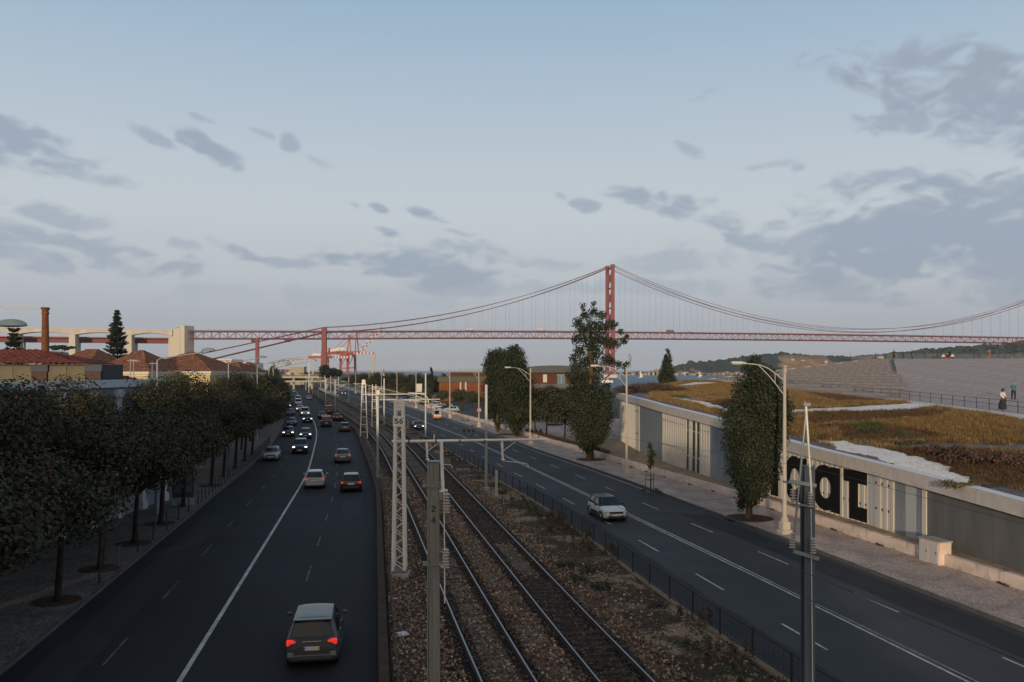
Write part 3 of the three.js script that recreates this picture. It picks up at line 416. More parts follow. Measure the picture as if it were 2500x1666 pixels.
// ================================================================ the suspension bridge and its approach
{
  const A = .96, B = .28, T0 = { x: 169, d: 1482 };                  // the bridge runs off to the far bank; s metres along it from the tower
  const red = mat(.22, .062, .055, .75), redDark = mat(.15, .045, .042, .8), conc = surface(512, 60, (u, v) => tone([206, 198, 184], .84 + .22 * fbm(u * 8, v * 8, 5, 401, 8)), .85);
  const P = (s, h, o = 0) => V(T0.x + A * s + B * o, h, -(T0.d + B * s - A * o));   // o: towards the camera
  const deckH = table([[-760, 69.5], [-684, 70], [-583, 71], [-483, 72], [-240, 75.5], [0, 77.3], [506, 78.2], [1013, 76.5], [1300, 72]]);
  const t = thing('suspension_bridge', 'red steel suspension bridge with truss deck crossing the river', 'bridge', [T0.x, -2.5, -T0.d]);
  const G = (g) => { g.translate(-T0.x, 2.5, T0.d); return g; };
  const chord = (h, w, hh, o, s0 = -684, s1 = 1250) => G(join(dlist(s0, s1, 60).slice(0, -1).map((s, i) => { const e = s + (s1 - s0) / 60; return bar(P(s, deckH(s) + h, o), P(e, deckH(e) + h, o), w, hh); })));
  part('road_deck', chord(-.4, 22, .8, 0), redDark, t); part('rail_deck', chord(-10.8, 12, .5, 0), redDark, t);
  for (const o of [-10.5, 10.5]) { part('top_chord', chord(-1.2, .9, 1.0, o), red, t); part('bottom_chord', chord(-12.2, .9, 1.0, o), red, t); part('parapet_rail', chord(1.1, .25, .25, o), red, t); }
  const PN = 11.6; let flip = 0;
  for (let s = -684; s < 1000; s += PN, flip++) for (const o of [10.5, -10.5]) {
    const a = deckH(s), b = deckH(s + PN);
    part('truss_post', G(bar(P(s, a - 1.4, o), P(s, a - 12.2, o), o > 0 ? .75 : .4, o > 0 ? .75 : .4)), red, t);
    part('truss_diagonal', G(flip % 2 ? bar(P(s, a - 12, o), P(s + PN, b - 1.4, o), o > 0 ? .75 : .35) : bar(P(s, a - 1.4, o), P(s + PN, b - 12, o), o > 0 ? .75 : .35)), red, t);
  }
  for (const s of [0, 1013]) {                                      // towers: two legs, crossed braces, portal struts
    const tw = part('tower', G(join(bar(P(s, -2, 12.4), P(s, 4, 12.4), 13, 13), bar(P(s, -2, -12.4), P(s, 4, -12.4), 13, 13))), conc, t);
    for (const o of [12.4, -12.4]) part('tower_leg', G(join(bar(P(s, 2, o), P(s, 92, o), 6.6, 6.8), bar(P(s, 92, o), P(s, 188, o * .97), 5.8, 6), bar(P(s, 188, o * .97), P(s, 192, o * .97), 7, 7))), red, tw);
    for (const [h0, h1] of [[84, 118], [118, 152], [152, 186], [10, 38], [38, 64]]) part('tower_brace', G(join(bar(P(s, h0, 12), P(s, h1, -12), 1.8), bar(P(s, h0, -12), P(s, h1, 12), 1.8), bar(P(s, h1, -12), P(s, h1, 12), 2.2))), red, tw);
  }
  const cab = (f, s0, s1, o, r, n = 60) => G(tube(dlist(s0, s1, n).map((s) => P(s, f(s), o)), r, n * 2, 6));
  const sag = 106, main = (s) => 189 - 4 * sag * (s / 1013) * (1 - s / 1013), side = (s) => { const u = -s / 483; return lerp(189, 70, u) - 24 * 4 * u * (1 - u); };
  const main2 = (s) => 191.5 - 4 * (sag - 3.5) * (s / 1013) * (1 - s / 1013), side2 = (s) => { const u = -s / 483; return lerp(191.5, 78, u) - 22 * 4 * u * (1 - u); };
  for (const o of [12, -12]) {
    part('main_cable', join(cab(main, 0, 1013, o, .5), cab(side, -483, 0, o, .5)), redDark, t); part('second_cable', join(cab(main2, 0, 1013, o, .38), cab(side2, -483, 0, o, .38)), redDark, t);
    part('anchor_cable', join(cab((s) => lerp(70, 24, (-483 - s) / 180), -663, -483, o, .9, 4), cab((s) => lerp(78, 36, (-483 - s) / 180), -663, -483, o, .45, 4)), redDark, t);
    for (let s = -460; s < 1000; s += 23) if (Math.abs(s) > 12) { const h = s < 0 ? side2(s) : main2(s); if (h > deckH(s) + 2) part('hanger', G(rod(P(s, deckH(s), o * .9), P(s, h, o), .09, .09, 4)), redDark, t); }
  }
  // side piers
  for (const [s, top, w] of [[-483, 78, 7], [-583, 60, 5]]) part('steel_pier', G(join(bar(P(s, 0, 11), P(s, top, 11), w, w * .8), bar(P(s, 0, -11), P(s, top, -11), w * .7, w * .7), ...[14, 32, 50].map((h) => bar(P(s, h, 11), P(s, h + 3, -11), 1.6)))), red, t);
  for (const s of [-592, -543]) part('inspection_cradle', G(bar(P(s, deckH(s) - 15, 9), P(s + 9, deckH(s) - 15, 9), 5, 4)), redDark, t);
  // concrete approach viaduct
  const v = thing('concrete_viaduct', 'pale concrete approach viaduct with shallow arched spans', 'viaduct', [P(-684, 0).x, 0, P(-684, 0).z]), VO = P(-684, 0), H = (g) => { g.translate(-VO.x, 0, -VO.z); return g; };
  const box0 = P(-692, 0); { const g = new THREE.BoxGeometry(20, 73, 24); g.rotateY(-.3); g.translate(box0.x - 3, 36, box0.z); part('abutment_pier', H(g), conc, v); const g2 = new THREE.BoxGeometry(9, 77.5, 22); g2.rotateY(-.3); g2.translate(box0.x + 9.5, 38.4, box0.z + 4); part('abutment_tower', H(g2), conc, v); const g3 = new THREE.BoxGeometry(9, 1.4, 16); g3.translate(box0.x - 1, 75.4, box0.z); part('abutment_gantry', H(g3), M.steelGrey, v); }
  const piers = [-763, -838, -911, -986, -1060], ends = [-704, ...piers];
  for (let i = 0; i < piers.length; i++) {
    const s1 = ends[i], s0 = ends[i + 1], sh = new THREE.Shape(); sh.moveTo(s0, 70); sh.lineTo(s1, 70); sh.lineTo(s1, 61.5); sh.quadraticCurveTo((s0 + s1) / 2, 70.5, s0, 61.5); sh.closePath();
    const g = new THREE.ExtrudeGeometry(sh, { depth: 20, bevelEnabled: false, curveSegments: 16 }), p = g.attributes.position; for (let k = 0; k < p.count; k++) { const q = P(p.getX(k), p.getY(k), 10 - p.getZ(k)); p.setXYZ(k, q.x, q.y, q.z); } part('arched_span', H(flat(g)), conc, v);
  }
  for (const s of piers) for (const o of [7, -7]) part('pier', H(bar(P(s, 0, o), P(s, 64, o), 9, 6)), conc, v);
  part('parapet', H(bar(P(-704, 70.8, 10), P(-1060, 70.8, 10), .8, 1.6)), conc, v);
  const r = thing('rail_viaduct', 'red steel girder railway viaduct behind the concrete viaduct', 'viaduct', [VO.x, 0, VO.z]);
  part('girder', H(bar(P(-700, 55, -26), P(-1080, 55, -26), 8, 7)), red, r); part('girder_flange', H(bar(P(-700, 59.4, -20), P(-1080, 59.4, -20), 14, 1.4)), mat(.42, .15, .1, .6), r);
  for (const s of [-760, -838, -911, -986]) part('pier', H(bar(P(s, 0, -26), P(s, 52, -26), 7, 5)), conc, r);
  // vehicles crossing on the deck
  const far = [[-455, 'small white car on the bridge deck beside the cable pier', .6, .58, .55, 4.4], [-250, 'white coach on the bridge deck between cable pier and tower', .62, .6, .55, 12], [-128, 'long pale lorry on the bridge deck short of the tower', .6, .55, .5, 16], [-42, 'blue lorry on the bridge deck just before the tower', .1, .22, .42, 13], [10, 'white van on the bridge deck at the tower foot', .62, .6, .56, 6], [110, 'brown lorry on the bridge deck past the tower', .2, .12, .09, 14], [150, 'pale van on the bridge deck well past the tower', .55, .5, .46, 7]];
  for (const [s, label, cr, cg, cb, L] of far) { const c = P(s, deckH(s) + .1, 8), g = thing(L > 9 ? 'lorry' : 'van', label, L > 9 ? 'lorry' : 'van', [c.x, c.y, c.z], Math.atan2(B, A), 'vehicles crossing the bridge'), h = L > 9 ? 3.6 : L > 5 ? 2.4 : 1.5; part('cargo_body', rbox(L * .78, h, 2.4, -L * .1, h / 2 + .5, 0, .15), mat(cr, cg, cb, .5), g); part('cab', rbox(L * .2, h * .8, 2.3, L * .4, h * .4 + .5, 0, .2), mat(cr * .8, cg * .8, cb * .8, .5), g); for (const x of [-L * .35, L * .38]) part('wheel', rod(V(x, .5, -1.2), V(x, .5, 1.2), .5, .5, 10), M.rubber, g); }
}

// ================================================================ the port beyond the bridge
{
  const red = mat(.36, .065, .055, .7), wh = mat(.66, .64, .58, .6);
  const crane = (px, top, d, s, label, up) => {
    const c = sight(px, 905, d), t = thing('port_crane', label, 'crane', [c.x, 0, c.z], 0, 'port cranes on the far quay'), b = (n, m, ...g) => part(n, join(g), m, t), W = 15 * s;
    for (const x of [-W / 2, W / 2]) for (const z of [-8, 8]) b('leg', red, bar(V(x * 1.15, 0, z), V(x, 46 * s, z), 2.6));
    b('portal_beam', red, bar(V(-W * .6, 16 * s, 8), V(W * .6, 16 * s, 8), 2.4), bar(V(-W * .55, 46 * s, 8), V(W * .55, 46 * s, 8), 3), bar(V(-W / 2, 16 * s, 8), V(W / 2, 46 * s, 8), 1.4), bar(V(-W * .55, 46 * s, -8), V(W * .55, 46 * s, -8), 3));
    b('girder', red, bar(V(-46 * s, 50 * s, 0), V(22 * s, 50 * s, 0), 4, 5)); b('machine_house', wh, rbox(24 * s, 7 * s, 9, -22 * s, 57 * s, 0, 1)); b('mast', red, bar(V(8 * s, 48 * s, 4), V(12 * s, top * s, 0), 2), bar(V(16 * s, 48 * s, 4), V(12 * s, top * s, 0), 2)); b('stay', red, bar(V(12 * s, top * s, 0), V(-30 * s, 53 * s, 0), .9));
    const n = 12, e0 = V(20 * s, 50 * s, 0), e1 = up ? V(66 * s, 100 * s, 0) : V(68 * s, 50 * s, 0); for (let i = 0; i < n; i++) for (const o of up ? [0, 6 * s] : [0]) part('boom_segment', bar(e0.clone().lerp(e1, i / n).add(V(0, o, 0)), e0.clone().lerp(e1, (i + 1) / n).add(V(0, o, 0)), up ? 2.2 : 4), i % 2 ? red : wh, t);
    b('boom_stay', red, bar(V(12 * s, top * s, 0), e0.clone().lerp(e1, .7), .8)); b('cab', wh, rbox(8 * s, 5 * s, 6, 6 * s, 43 * s, 2, .5)); return t;
  };
  crane(793, 76, 1950, .82, 'red gantry crane partly behind the red cable pier, boom lowered', false);
  crane(840, 92, 2000, 1.02, 'tall red gantry crane with white machine house and lowered boom', false);
  crane(858, 96, 2050, 1.08, 'red gantry crane with striped boom raised against the sky', true);
  const y = sight(909, 905, 900), t = thing('mobile_crane', 'slim yellow mobile crane jib standing up behind the trees', 'crane', [y.x, 0, y.z]); part('jib', join(bar(V(0, 8, 0), V(3, 29, 0), 1.3), bar(V(-1.2, 8, 0), V(1.9, 29, 0), .35)), mat(.5, .38, .2, .7), t); part('carrier', rbox(5, 4, 3, 0, 6, 0, .3), M.dark, t); part('tower_base', box(2, 5, 2, 0, 2.5, 0), M.dark, t);
  const bm = sight(904, 905, 900), bt = thing('harbour_beacon', 'red and yellow harbour beacon on a column behind the trees', 'beacon', [bm.x + 14, 0, bm.z]); bt.scale.set(.7, .8, .7); part('column', lathe([[1.5, 0], [1.3, 9], [0, 9]], 12), mat(.55, .42, .2, .7), bt); part('lantern', lathe([[1.6, 9], [1.6, 10.6], [.9, 11], [.7, 14], [0, 15.5]], 12), mat(.3, .1, .08, .7), bt);
  const tw = thing('tower_crane', 'distant pale tower crane jib above the rooftops', 'crane', [sightX(-30, 700), 0, -700]); part('mast', bar(V(0, 0, 0), V(0, 62, 0), 1.6), mat(.45, .4, .34, .7), tw); part('jib', join(bar(V(-10, 60.5, 0), V(40, 60.2, 0), .5), bar(V(-10, 63.5, 0), V(34, 62.2, 0), .4), ...dlist(-8, 34, 14).map((x, i) => bar(V(x, 60.5, 0), V(x + 1.5, i % 2 ? 60.6 : 62.6, 0), .25))), mat(.5, .44, .36, .7), tw);
  // stacked containers and sheds on the quay
  const cols = [[.35, .06, .05], [.5, .48, .42], [.12, .2, .34], [.42, .2, .08], [.3, .07, .06], [.55, .5, .4]]; let k = 0;
  for (let i = 0; i < 26; i++) { const px = 672 + i * 5.4, d = 1500 + (i % 3) * 90, h = 5.2 + 2.6 * Math.floor(hash(i, 3, 5) * 4), c = cols[Math.floor(hash(i, 1, 2) * 6)]; const g = thing('container_stack', `stack of shipping containers on the far quay, ${ordinal(i)} of the row`, 'containers', [sightX(px, d), 0, -d], 0, 'container stacks on the quay'); for (let q = 0; q < h / 2.6 - .1; q++) { const cc = cols[Math.floor(hash(i, q, 9) * 6)]; part('container', box(6.1 * (1 + hash(i, q, 4) * .6), 2.55, 2.4, 0, q * 2.6 + 1.3, 0), mat(...cc, .6), g); } }
  const wsh = thing('quay_shed', 'cream flat fronted shed behind the footbridge arch', 'shed', [sightX(728, 620), 0, -620]); part('shed_wall', box(10, 12.6, 8, 0, 6.3, 0), mat(.34, .3, .22, .8), wsh); part('shed_roof', box(10.4, .5, 8.4, 0, 12.8, 0), mat(.4, .36, .28, .8), wsh); for (const x of [1.5, 3.4]) part('window', box(.9, .9, .2, x, 8.2, 4.05), M.dark, wsh);
  // ships and sails on the river
  for (const [px, d, L, label] of [[983, 1900, 26, 'small pale ferry out on the river beyond the trees'], [1478, 900, 16, 'white motor boat behind the tall poplar trunk']]) { const s = thing('boat', label, 'boat', [sightX(px, d), -2.5, -d]); const hull = new THREE.Shape([[-L / 2, 2.2], [-L * .45, 0], [L * .42, 0], [L / 2, 2.4]].map((q) => new THREE.Vector2(...q))), g = new THREE.ExtrudeGeometry(hull, { depth: 5, bevelEnabled: true, bevelSize: .4, bevelThickness: .8, bevelSegments: 2 }); g.translate(0, 0, -2.5); part('hull', g, wh, s); part('cabin', rbox(L * .5, 2.4, 3.6, -L * .04, 3.4, 0, .3), wh, s); part('cabin_window', box(L * .46, .8, 3.7, -L * .04, 3.7, 0), M.dark, s); }
  for (const [px, d, h, label] of [[1562, 1500, 14, 'white sailing boat close to the far bank, by the conical tree'], [1707, 1600, 13, 'white sailing boat off the far bank, right of the conical tree'], [1040, 1400, 9, 'little sailing boat beyond the tree line']]) { const s = thing('sailing_boat', label.replace(', right of the', ', under the hill past the'), 'boat', [sightX(px, d), -2.5, -d]); const sail = new THREE.Shape([[0, 1.4], [h * .42, 1.6], [.1, h]].map((q) => new THREE.Vector2(...q))), g = new THREE.ExtrudeGeometry(sail, { depth: .1, bevelEnabled: false }); part('sail', g, wh, s); part('hull', lathe([[0, 0], [1.2, .4], [1.5, 1.2], [0, 1.2]], 12).scale(2.6, 1, .8), wh, s); part('mast', rod(V(0, 1, 0), V(0, h + .4, 0), .1), M.dark, s); }
}

// ================================================================ far banks and hills
{
  // the far bank: cliffs and wooded heights
  const sky = table([[1520, 909], [1600, 906], [1650, 900], [1690, 889], [1760, 883], [1850, 872], [1905, 867], [1980, 868], [2060, 871], [2110, 868], [2200, 862], [2270, 856], [2330, 851], [2400, 848], [2500, 838], [2620, 826], [2800, 815]]);
  const D = 2600, hill = struct('far_bank_hills', grid(260, 26, (u, v) => { const px = lerp(1500, 2900, u), d = D + 900 * v - 80 * Math.sin(u * 9), top = Math.max(0, sightH(sky(px) + 1, D + 300) ), prof = sstep(v, 0, .28), h = top * prof * (.86 + .28 * fbm(u * 26, v * 7, 4, 501)) + 7 * prof * (fbm(u * 60, v * 20, 3, 502) - .5); return [sightX(px, d), -3 + h, -d]; }, (u, v, q) => [q[0], q[1] * 3 + q[2] * .3]), surface(1024, 700, (u, v) => { const b = fbm(u * 7, v * 7, 5, 511, 7), f = fbm(u * 30, v * 30, 4, 512, 30); return tone(mix3([146, 120, 94], [58, 66, 60], sstep(b + (f - .5) * .5, .43, .53)), .72 + .5 * f); }, .95));
  // trees on the heights, too small to tell apart
  const clump = new THREE.IcosahedronGeometry(1, 1), p = clump.attributes.position; for (let i = 0; i < p.count; i++) { const k = 1 + .35 * (hash(Math.round(p.getX(i) * 9), Math.round(p.getY(i) * 9) + Math.round(p.getZ(i) * 9), 3) - .5); p.setXYZ(i, p.getX(i) * k, p.getY(i) * k, p.getZ(i) * k); } clump.computeVertexNormals();
  const N = 2600, im = new THREE.InstancedMesh(clump, mat(1, 1, 1, 1), N), m4 = new THREE.Matrix4(), q = new THREE.Quaternion(), c = new THREE.Color(), ray = new THREE.Raycaster(); const hp = hill.geometry.attributes.position;
  let n = 0; for (let i = 0; i < 14000 && n < N; i++) { const k = Math.floor(rnd() * hp.count), x = hp.getX(k), y = hp.getY(k), z = hp.getZ(k), px = MID + FOCAL * x / -z; const u = (px - 1500) / 1400, dens = fbm(x * .004, z * .006, 3, 521) + (px > 2260 ? .16 : 0) + (y > 62 ? .06 : 0); if (y < 14 || dens < .5) continue; const s = rr(5, 11); q.setFromAxisAngle(UP, rnd() * 6.28); m4.compose(V(x + rr(-6, 6), y + s * .35, z + rr(-10, 10)), q, V(s * rr(.9, 1.6), s * rr(.7, 1.2), s)); im.setMatrixAt(n, m4); im.setColorAt(n, c.setRGB(.03, .045, .035).multiplyScalar(rr(.6, 1.3))); n++; }
  im.count = n; im.name = 'far_hill_trees'; im.userData.kind = 'stuff'; tag(im, 'dark woods covering the heights of the far bank', 'woods'); scene.add(im);
  // quay buildings along the far waterline and villas on the crest
  const quay = ['cream', 'white', 'ochre', 'pale grey', 'pink']; const qc = [[.36, .3, .24], [.4, .38, .35], [.32, .25, .16], [.3, .29, .28], [.34, .26, .22]];
  for (let i = 0; i < 34; i++) { const k = Math.floor(hash(i, 2, 7) * 5), px = 1548 + i * 8.6 + hash(i, 4, 1) * 4, d = 2480, h = 3 + 7 * hash(i, 6, 3) + (px > 1590 && px < 1640 ? 6 : 0), w = 8 + 10 * hash(i, 7, 3); const b = thing('quay_house', `small quayside house on the far bank waterline, ${ordinal(i)} along the quay`, 'house', [sightX(px, d), -2.6, -d], 0, 'quayside houses on the far bank'); part('wall', box(w, h, 10, 0, h / 2, 0), mat(...qc[k], .85), b); const rf = new THREE.CylinderGeometry(.1, w * .6, 3, 4); rf.rotateY(Math.PI / 4); rf.scale(1.2, 1, .9); rf.translate(0, h + 1.5, 0); part('roof', rf, mat(.3, .15, .1, .85), b); }
  struct('far_quay', box(1400, 4, 60, sightX(1850, 2500), -2.2, -2516), M.concrete);
  for (const [vi, [px, py, w, h]] of [[1706, 890, 14, 7], [1728, 889, 16, 8], [1752, 887, 14, 6], [1800, 881, 18, 6], [1880, 872, 16, 6], [1935, 873, 12, 5], [1960, 876, 14, 7], [2016, 877, 9, 9], [2150, 868, 18, 5]].entries()) { const d = 2750, c = sight(px, py, d), b = thing('hill_villa', `pale villa among trees on the far bank crest, ${ordinal(vi)} along it`, 'house', [c.x, c.y - h - 3, c.z], 0, 'villas on the far bank crest'); part('wall', box(w, h, 12, 0, h / 2 - 2, 0), mat(.4, .34, .29, .85), b); const rf = new THREE.CylinderGeometry(.2, w * .6, 4, 4); rf.rotateY(Math.PI / 4); rf.scale(1.1, 1, .8); rf.translate(0, h, 0); part('roof', rf, mat(.32, .18, .12, .85), b); }

  // hillside town behind the viaduct
  struct('town_hill', grid(60, 10, (u, v) => { const px = lerp(-420, 760, u), d = 1560 + 500 * v, top = table([[-420, 60], [0, 52], [130, 56], [260, 40], [330, 30], [480, 20], [760, 8]])(px); return [sightX(px, d), top * sstep(v, -.2, .9), -d]; }), M.soil);
  const wallc = [[.6, .54, .44], [.55, .44, .28], [.62, .6, .56], [.5, .32, .22], [.58, .5, .36]];
  for (let i = 0; i < 70; i++) { const px = -60 + (i % 35) * 13.4 + hash(i, 3, 4) * 8, rowk = Math.floor(i / 35), d = 1600 + rowk * 170 + hash(i, 5, 6) * 90; if (px > 470) continue; const top = table([[-60, 872], [80, 872], [130, 866], [200, 862], [240, 868], [330, 882], [470, 892]])(px) + (rowk ? 0 : 8) + hash(i, 9, 9) * 8, c = sight(px, top, d), w = 10 + 12 * hash(i, 8, 2), h = 14; const b = thing('town_house', `little house in the hillside town under the viaduct, ${ordinal(i)} of the slope`, 'house', [c.x, c.y - h - 3, c.z], rr(-.3, .3), 'houses of the hillside town'); part('wall', box(w, h, 12, 0, h / 2, 0), mat(...wallc[Math.floor(hash(i, 1, 8) * 5)], .85), b); const rf = new THREE.CylinderGeometry(.3, w * .62, 3.2, 4); rf.rotateY(Math.PI / 4); rf.scale(1.1, 1, .85); rf.translate(0, h + 1.6, 0); part('roof', rf, mat(.4, .17, .09, .85), b); for (let q = 0; q < 3; q++) part('window', box(1.6, 2, .3, (q - 1) * w * .3, h * .55, 6.05), M.dark, b); }
  for (const [px, py, w, h, cc, label] of [[345, 884, 62, 18, [.45, .2, .12], 'long terracotta coloured block on the slope behind the tiled roofs'], [222, 866, 26, 24, [.56, .42, .2], 'ochre apartment house below the viaduct beside the pine']]) { const d = 1150, c = sight(px, py, d), b = thing('apartment_block', label, 'building', [c.x, c.y - h, c.z]); part('wall', box(w, h, 14, 0, h / 2, 0), mat(...cc, .85), b); part('roof', box(w + 1, 1, 15, 0, h + .5, 0), mat(.4, .3, .22, .85), b); for (let i = 0; i < w / 5; i++) for (let j = 0; j < 3; j++) part('window', box(1.6, 2.2, .3, -w / 2 + 2.5 + i * 5, h - 3 - j * 5, 7.05), M.dark, b); }
}

// ================================================================ beyond the car park: rust coloured pavilion and its dark roof
{
  const rust = surface(512, 5, (u, v) => tone(mix3([140, 86, 54], [108, 66, 44], fbm(u * 5, v * 5, 5, 531, 5)), .8 + .3 * fbm(u * 2, v * 20, 3, 532, 2)), .8), dk = mat(.05, .055, .06, .6), br = surface(512, 5, (u, v) => tone([98, 62, 48], .75 + .4 * fbm(u * 8, v * 3, 4, 541, 8)), .8);
  const t = thing('rust_pavilion', 'rust orange panelled pavilion with planted dark roof behind the car park', 'building', [sightX(1146, 282), 0, -282]);
  const Wd = 28; t.children.length; part('core_wall', box(Wd - .4, 6.4, 16, 4, 3.2, -8.2), dk, t);
  for (let j = 0; j < 2; j++) for (let i = 0; i < 26; i++) if (!(j === 0 && i > 7 && i < 10)) part('rust_panel', box(Wd / 26 - .06, 3.0, .12, 4 - Wd / 2 + (i + .5) * Wd / 26, 1.55 + j * 3.15, .02 * ((i * 7 + j) % 3)), rust, t);
  part('dark_fascia', box(Wd + 1, 1.1, 17, 4, 6.95, -8), dk, t); part('planted_band', box(Wd + .6, .7, 1.4, 4, 7.8, -.6), mat(.09, .1, .04, .95), t); part('upper_wall', box(Wd - 4, 1.6, 12, 5, 8.4, -9), br, t); part('roof_slab', box(Wd - 3, .35, 13, 5, 9.4, -9), dk, t);
  part('roof_frame', join(box(12, .2, 5, 2, 10.6, -12), ...dlist(-3.5, 7.5, 8).map((x) => box(.15, 1, .15, x, 10.1, -9.8))), mat(.35, .34, .32, .7), t); part('doorway', box(2.4, 3, .3, -4.4, 1.5, .05), dk, t); part('door_frame', join(box(.5, 4.2, .4, -2.9, 4.2, .2), box(.5, 4.2, .4, -1.2, 4.2, .2)), mat(.5, .47, .42, .7), t);
  const b = thing('curved_pavilion', 'brown timber pavilion with curved black roof behind the poplars', 'building', [sightX(1352, 196), 0, -196]);
  for (let i = 0; i < 22; i++) part('timber_panel', box(.66, 4.2, .12, -7.3 + i * .68, 7.6, .05 * (i % 2)), br, b);
  part('core_wall', box(14.8, 9.6, 12, 0, 4.8, -6.2), dk, b); part('rust_band', box(15, 1.3, .2, 0, 5.6, .04), rust, b);
  const rs = new THREE.Shape(); rs.moveTo(-10, 9.6); rs.lineTo(10, 9.6); rs.lineTo(10, 10.3); rs.quadraticCurveTo(0, 12.2, -10, 10.3); const rg = new THREE.ExtrudeGeometry(rs, { depth: 14, bevelEnabled: false, curveSegments: 20 }); rg.translate(0, 0, -13); part('curved_roof', flat(rg), dk, b);
  const wf = part('window', box(1.9, 3.2, .14, 1.7, 7.5, .16), mat(.12, .2, .24, .15), b); part('window_frame', join(box(.08, 3.2, .18, 1.7, 7.5, .18), box(2, .1, .18, 1.7, 9.1, .18)), M.white, wf); part('window', box(.9, 1.8, .14, -2, 8.3, .16), mat(.5, .46, .38, .5), b); part('balcony_rail', box(15, .9, .06, 0, 6.6, .5), mat(.06, .07, .06, .5), b);
  const s = thing('ticket_kiosk', 'small cream kiosk board at the car park edge', 'kiosk', [sightX(1023, 275), 0, -275]); part('board', box(1.9, 2.6, .4, 0, 4.6, 0), mat(.6, .56, .48, .7), s); part('post', join(box(.14, 3.4, .14, -.7, 1.7, 0), box(.14, 3.4, .14, .7, 1.7, 0)), M.steelGrey, s);
  struct('car_park', prism([[-8.6, -180], [45, -180], [40, -250], [10, -300], [-44, -300], [-24, -240]], -.04, .04), M.asphaltOld); struct('park_lawn', prism([[-24, -262], [6, -300], [20, -320], [-30, -520], [-93, -520]], -.04, .06), M.lawn);
  // ribbon of the station: white truss footbridge, platforms and canopy far down the line
  const wm = mat(.5, .5, .48, .6), f = thing('truss_footbridge', 'white arched truss footbridge over the railway far ahead', 'footbridge', [sightX(720, 520), 0, -520]);
  const X = (px) => sightX(px, 520) - sightX(720, 520), Y = (py) => sightH(py, 520), arcT = table([[655, 888], [690, 880], [725, 876.5], [755, 877], [768, 880]]), arcB = table([[655, 900], [690, 894], [725, 886], [755, 881.5], [768, 882]]);
  for (const z of [0, -5]) { part('top_chord', tube(dlist(655, 768, 20).map((q) => V(X(q), Y(arcT(q)), z)), .35, 40, 6), wm, f); part('bottom_chord', tube(dlist(655, 768, 20).map((q) => V(X(q), Y(arcB(q)), z)), .3, 40, 6), wm, f); for (let q = 656, i = 0; q < 764; q += 6, i++) part('truss_web', bar(V(X(q), Y(i % 2 ? arcT(q) : arcB(q)), z), V(X(q + 6), Y(i % 2 ? arcB(q + 6) : arcT(q + 6)), z), .22), wm, f); }
  part('canopy', grid(30, 2, (u, v) => { const q = lerp(655, 768, u); return [X(q), Y(arcT(q)) + .5, -v * 6 + .5]; }), mat(.56, .52, .44, .7), f); part('end_post', join(tube([V(X(766), Y(881), 0), V(X(771), Y(885), 0), V(X(768), Y(895), 0), V(X(757), 1, 0)], .4, 20, 6), bar(V(X(754), 0, 0), V(X(755), Y(884), 0), .7), ...[658, 664].map((q) => bar(V(X(q), 0, 0), V(X(q), Y(898), 0), .6))), wm, f);
  const w = thing('station_walkway', 'beige elevated station walkway with railings far ahead', 'walkway', [sightX(735, 470), 0, -470]); part('deck', join(box(30, 1.1, 4, 0, 6.6, 0), box(24, .9, 5, 4, 4.4, 6)), mat(.36, .32, .26, .8), w); for (const x of [-14, -4, 6, 14]) part('pier', box(1, 6.4, 1.4, x, 3.1, 0), mat(.42, .38, .3, .8), w); for (let x = -14; x < 15; x += 1.2) part('railing_post', box(.1, 1, .1, x, 7.7, 1.8), wm, w); part('railing', join(box(30, .1, .1, 0, 8.1, 1.8), box(30, .1, .1, 0, 7.6, 1.8)), wm, w);
  const pl = thing('station_platform', 'pale station platform edge beside the far tracks', 'platform', [0, 0, 0]); part('platform_slab', strip((d) => FE(d) - 1.8, 1.6, .9, -.02, dlist(330, 470, 20)), M.concrete, pl);
}

// ================================================================ buildings of the street side
function tiledRoof(w, d, h, ridge, m, over = .4) {                   // hipped roof of ribbed tiles: one ribbed sheet per slope
  const W = w / 2 + over, D = d / 2 + over, r = ridge / 2, out = [], rib = .6;
  const slope = (a0, a1, b0, b1, n) => grid(n * 4, 6, (u, v) => { const x = lerp(lerp(a0[0], a1[0], u), lerp(b0[0], b1[0], u), v), z = lerp(lerp(a0[1], a1[1], u), lerp(b0[1], b1[1], u), v), L = Math.hypot(a1[0] - a0[0], a1[1] - a0[1]), along = (lerp(L / 2, Math.hypot(b1[0] - b0[0], b1[1] - b0[1]) / 2, v)) * (u - .5) * 2; return [x, h * v + .13 * Math.abs(Math.sin(along / rib * Math.PI)) * (1 - .0 * v) - (v * 6 % 1) * 0, z]; }, (u, v, q) => [q[0] + q[2], v * 3]);
  out.push(slope([-W, D], [W, D], [-r, 0], [r, 0], Math.ceil(W / rib)), slope([W, D], [W, -D], [r, 0], [r, 0], Math.ceil(D / rib)), slope([W, -D], [-W, -D], [r, 0], [-r, 0], Math.ceil(W / rib)), slope([-W, -D], [-W, D], [-r, 0], [-r, 0], Math.ceil(D / rib)));
  return out;
}
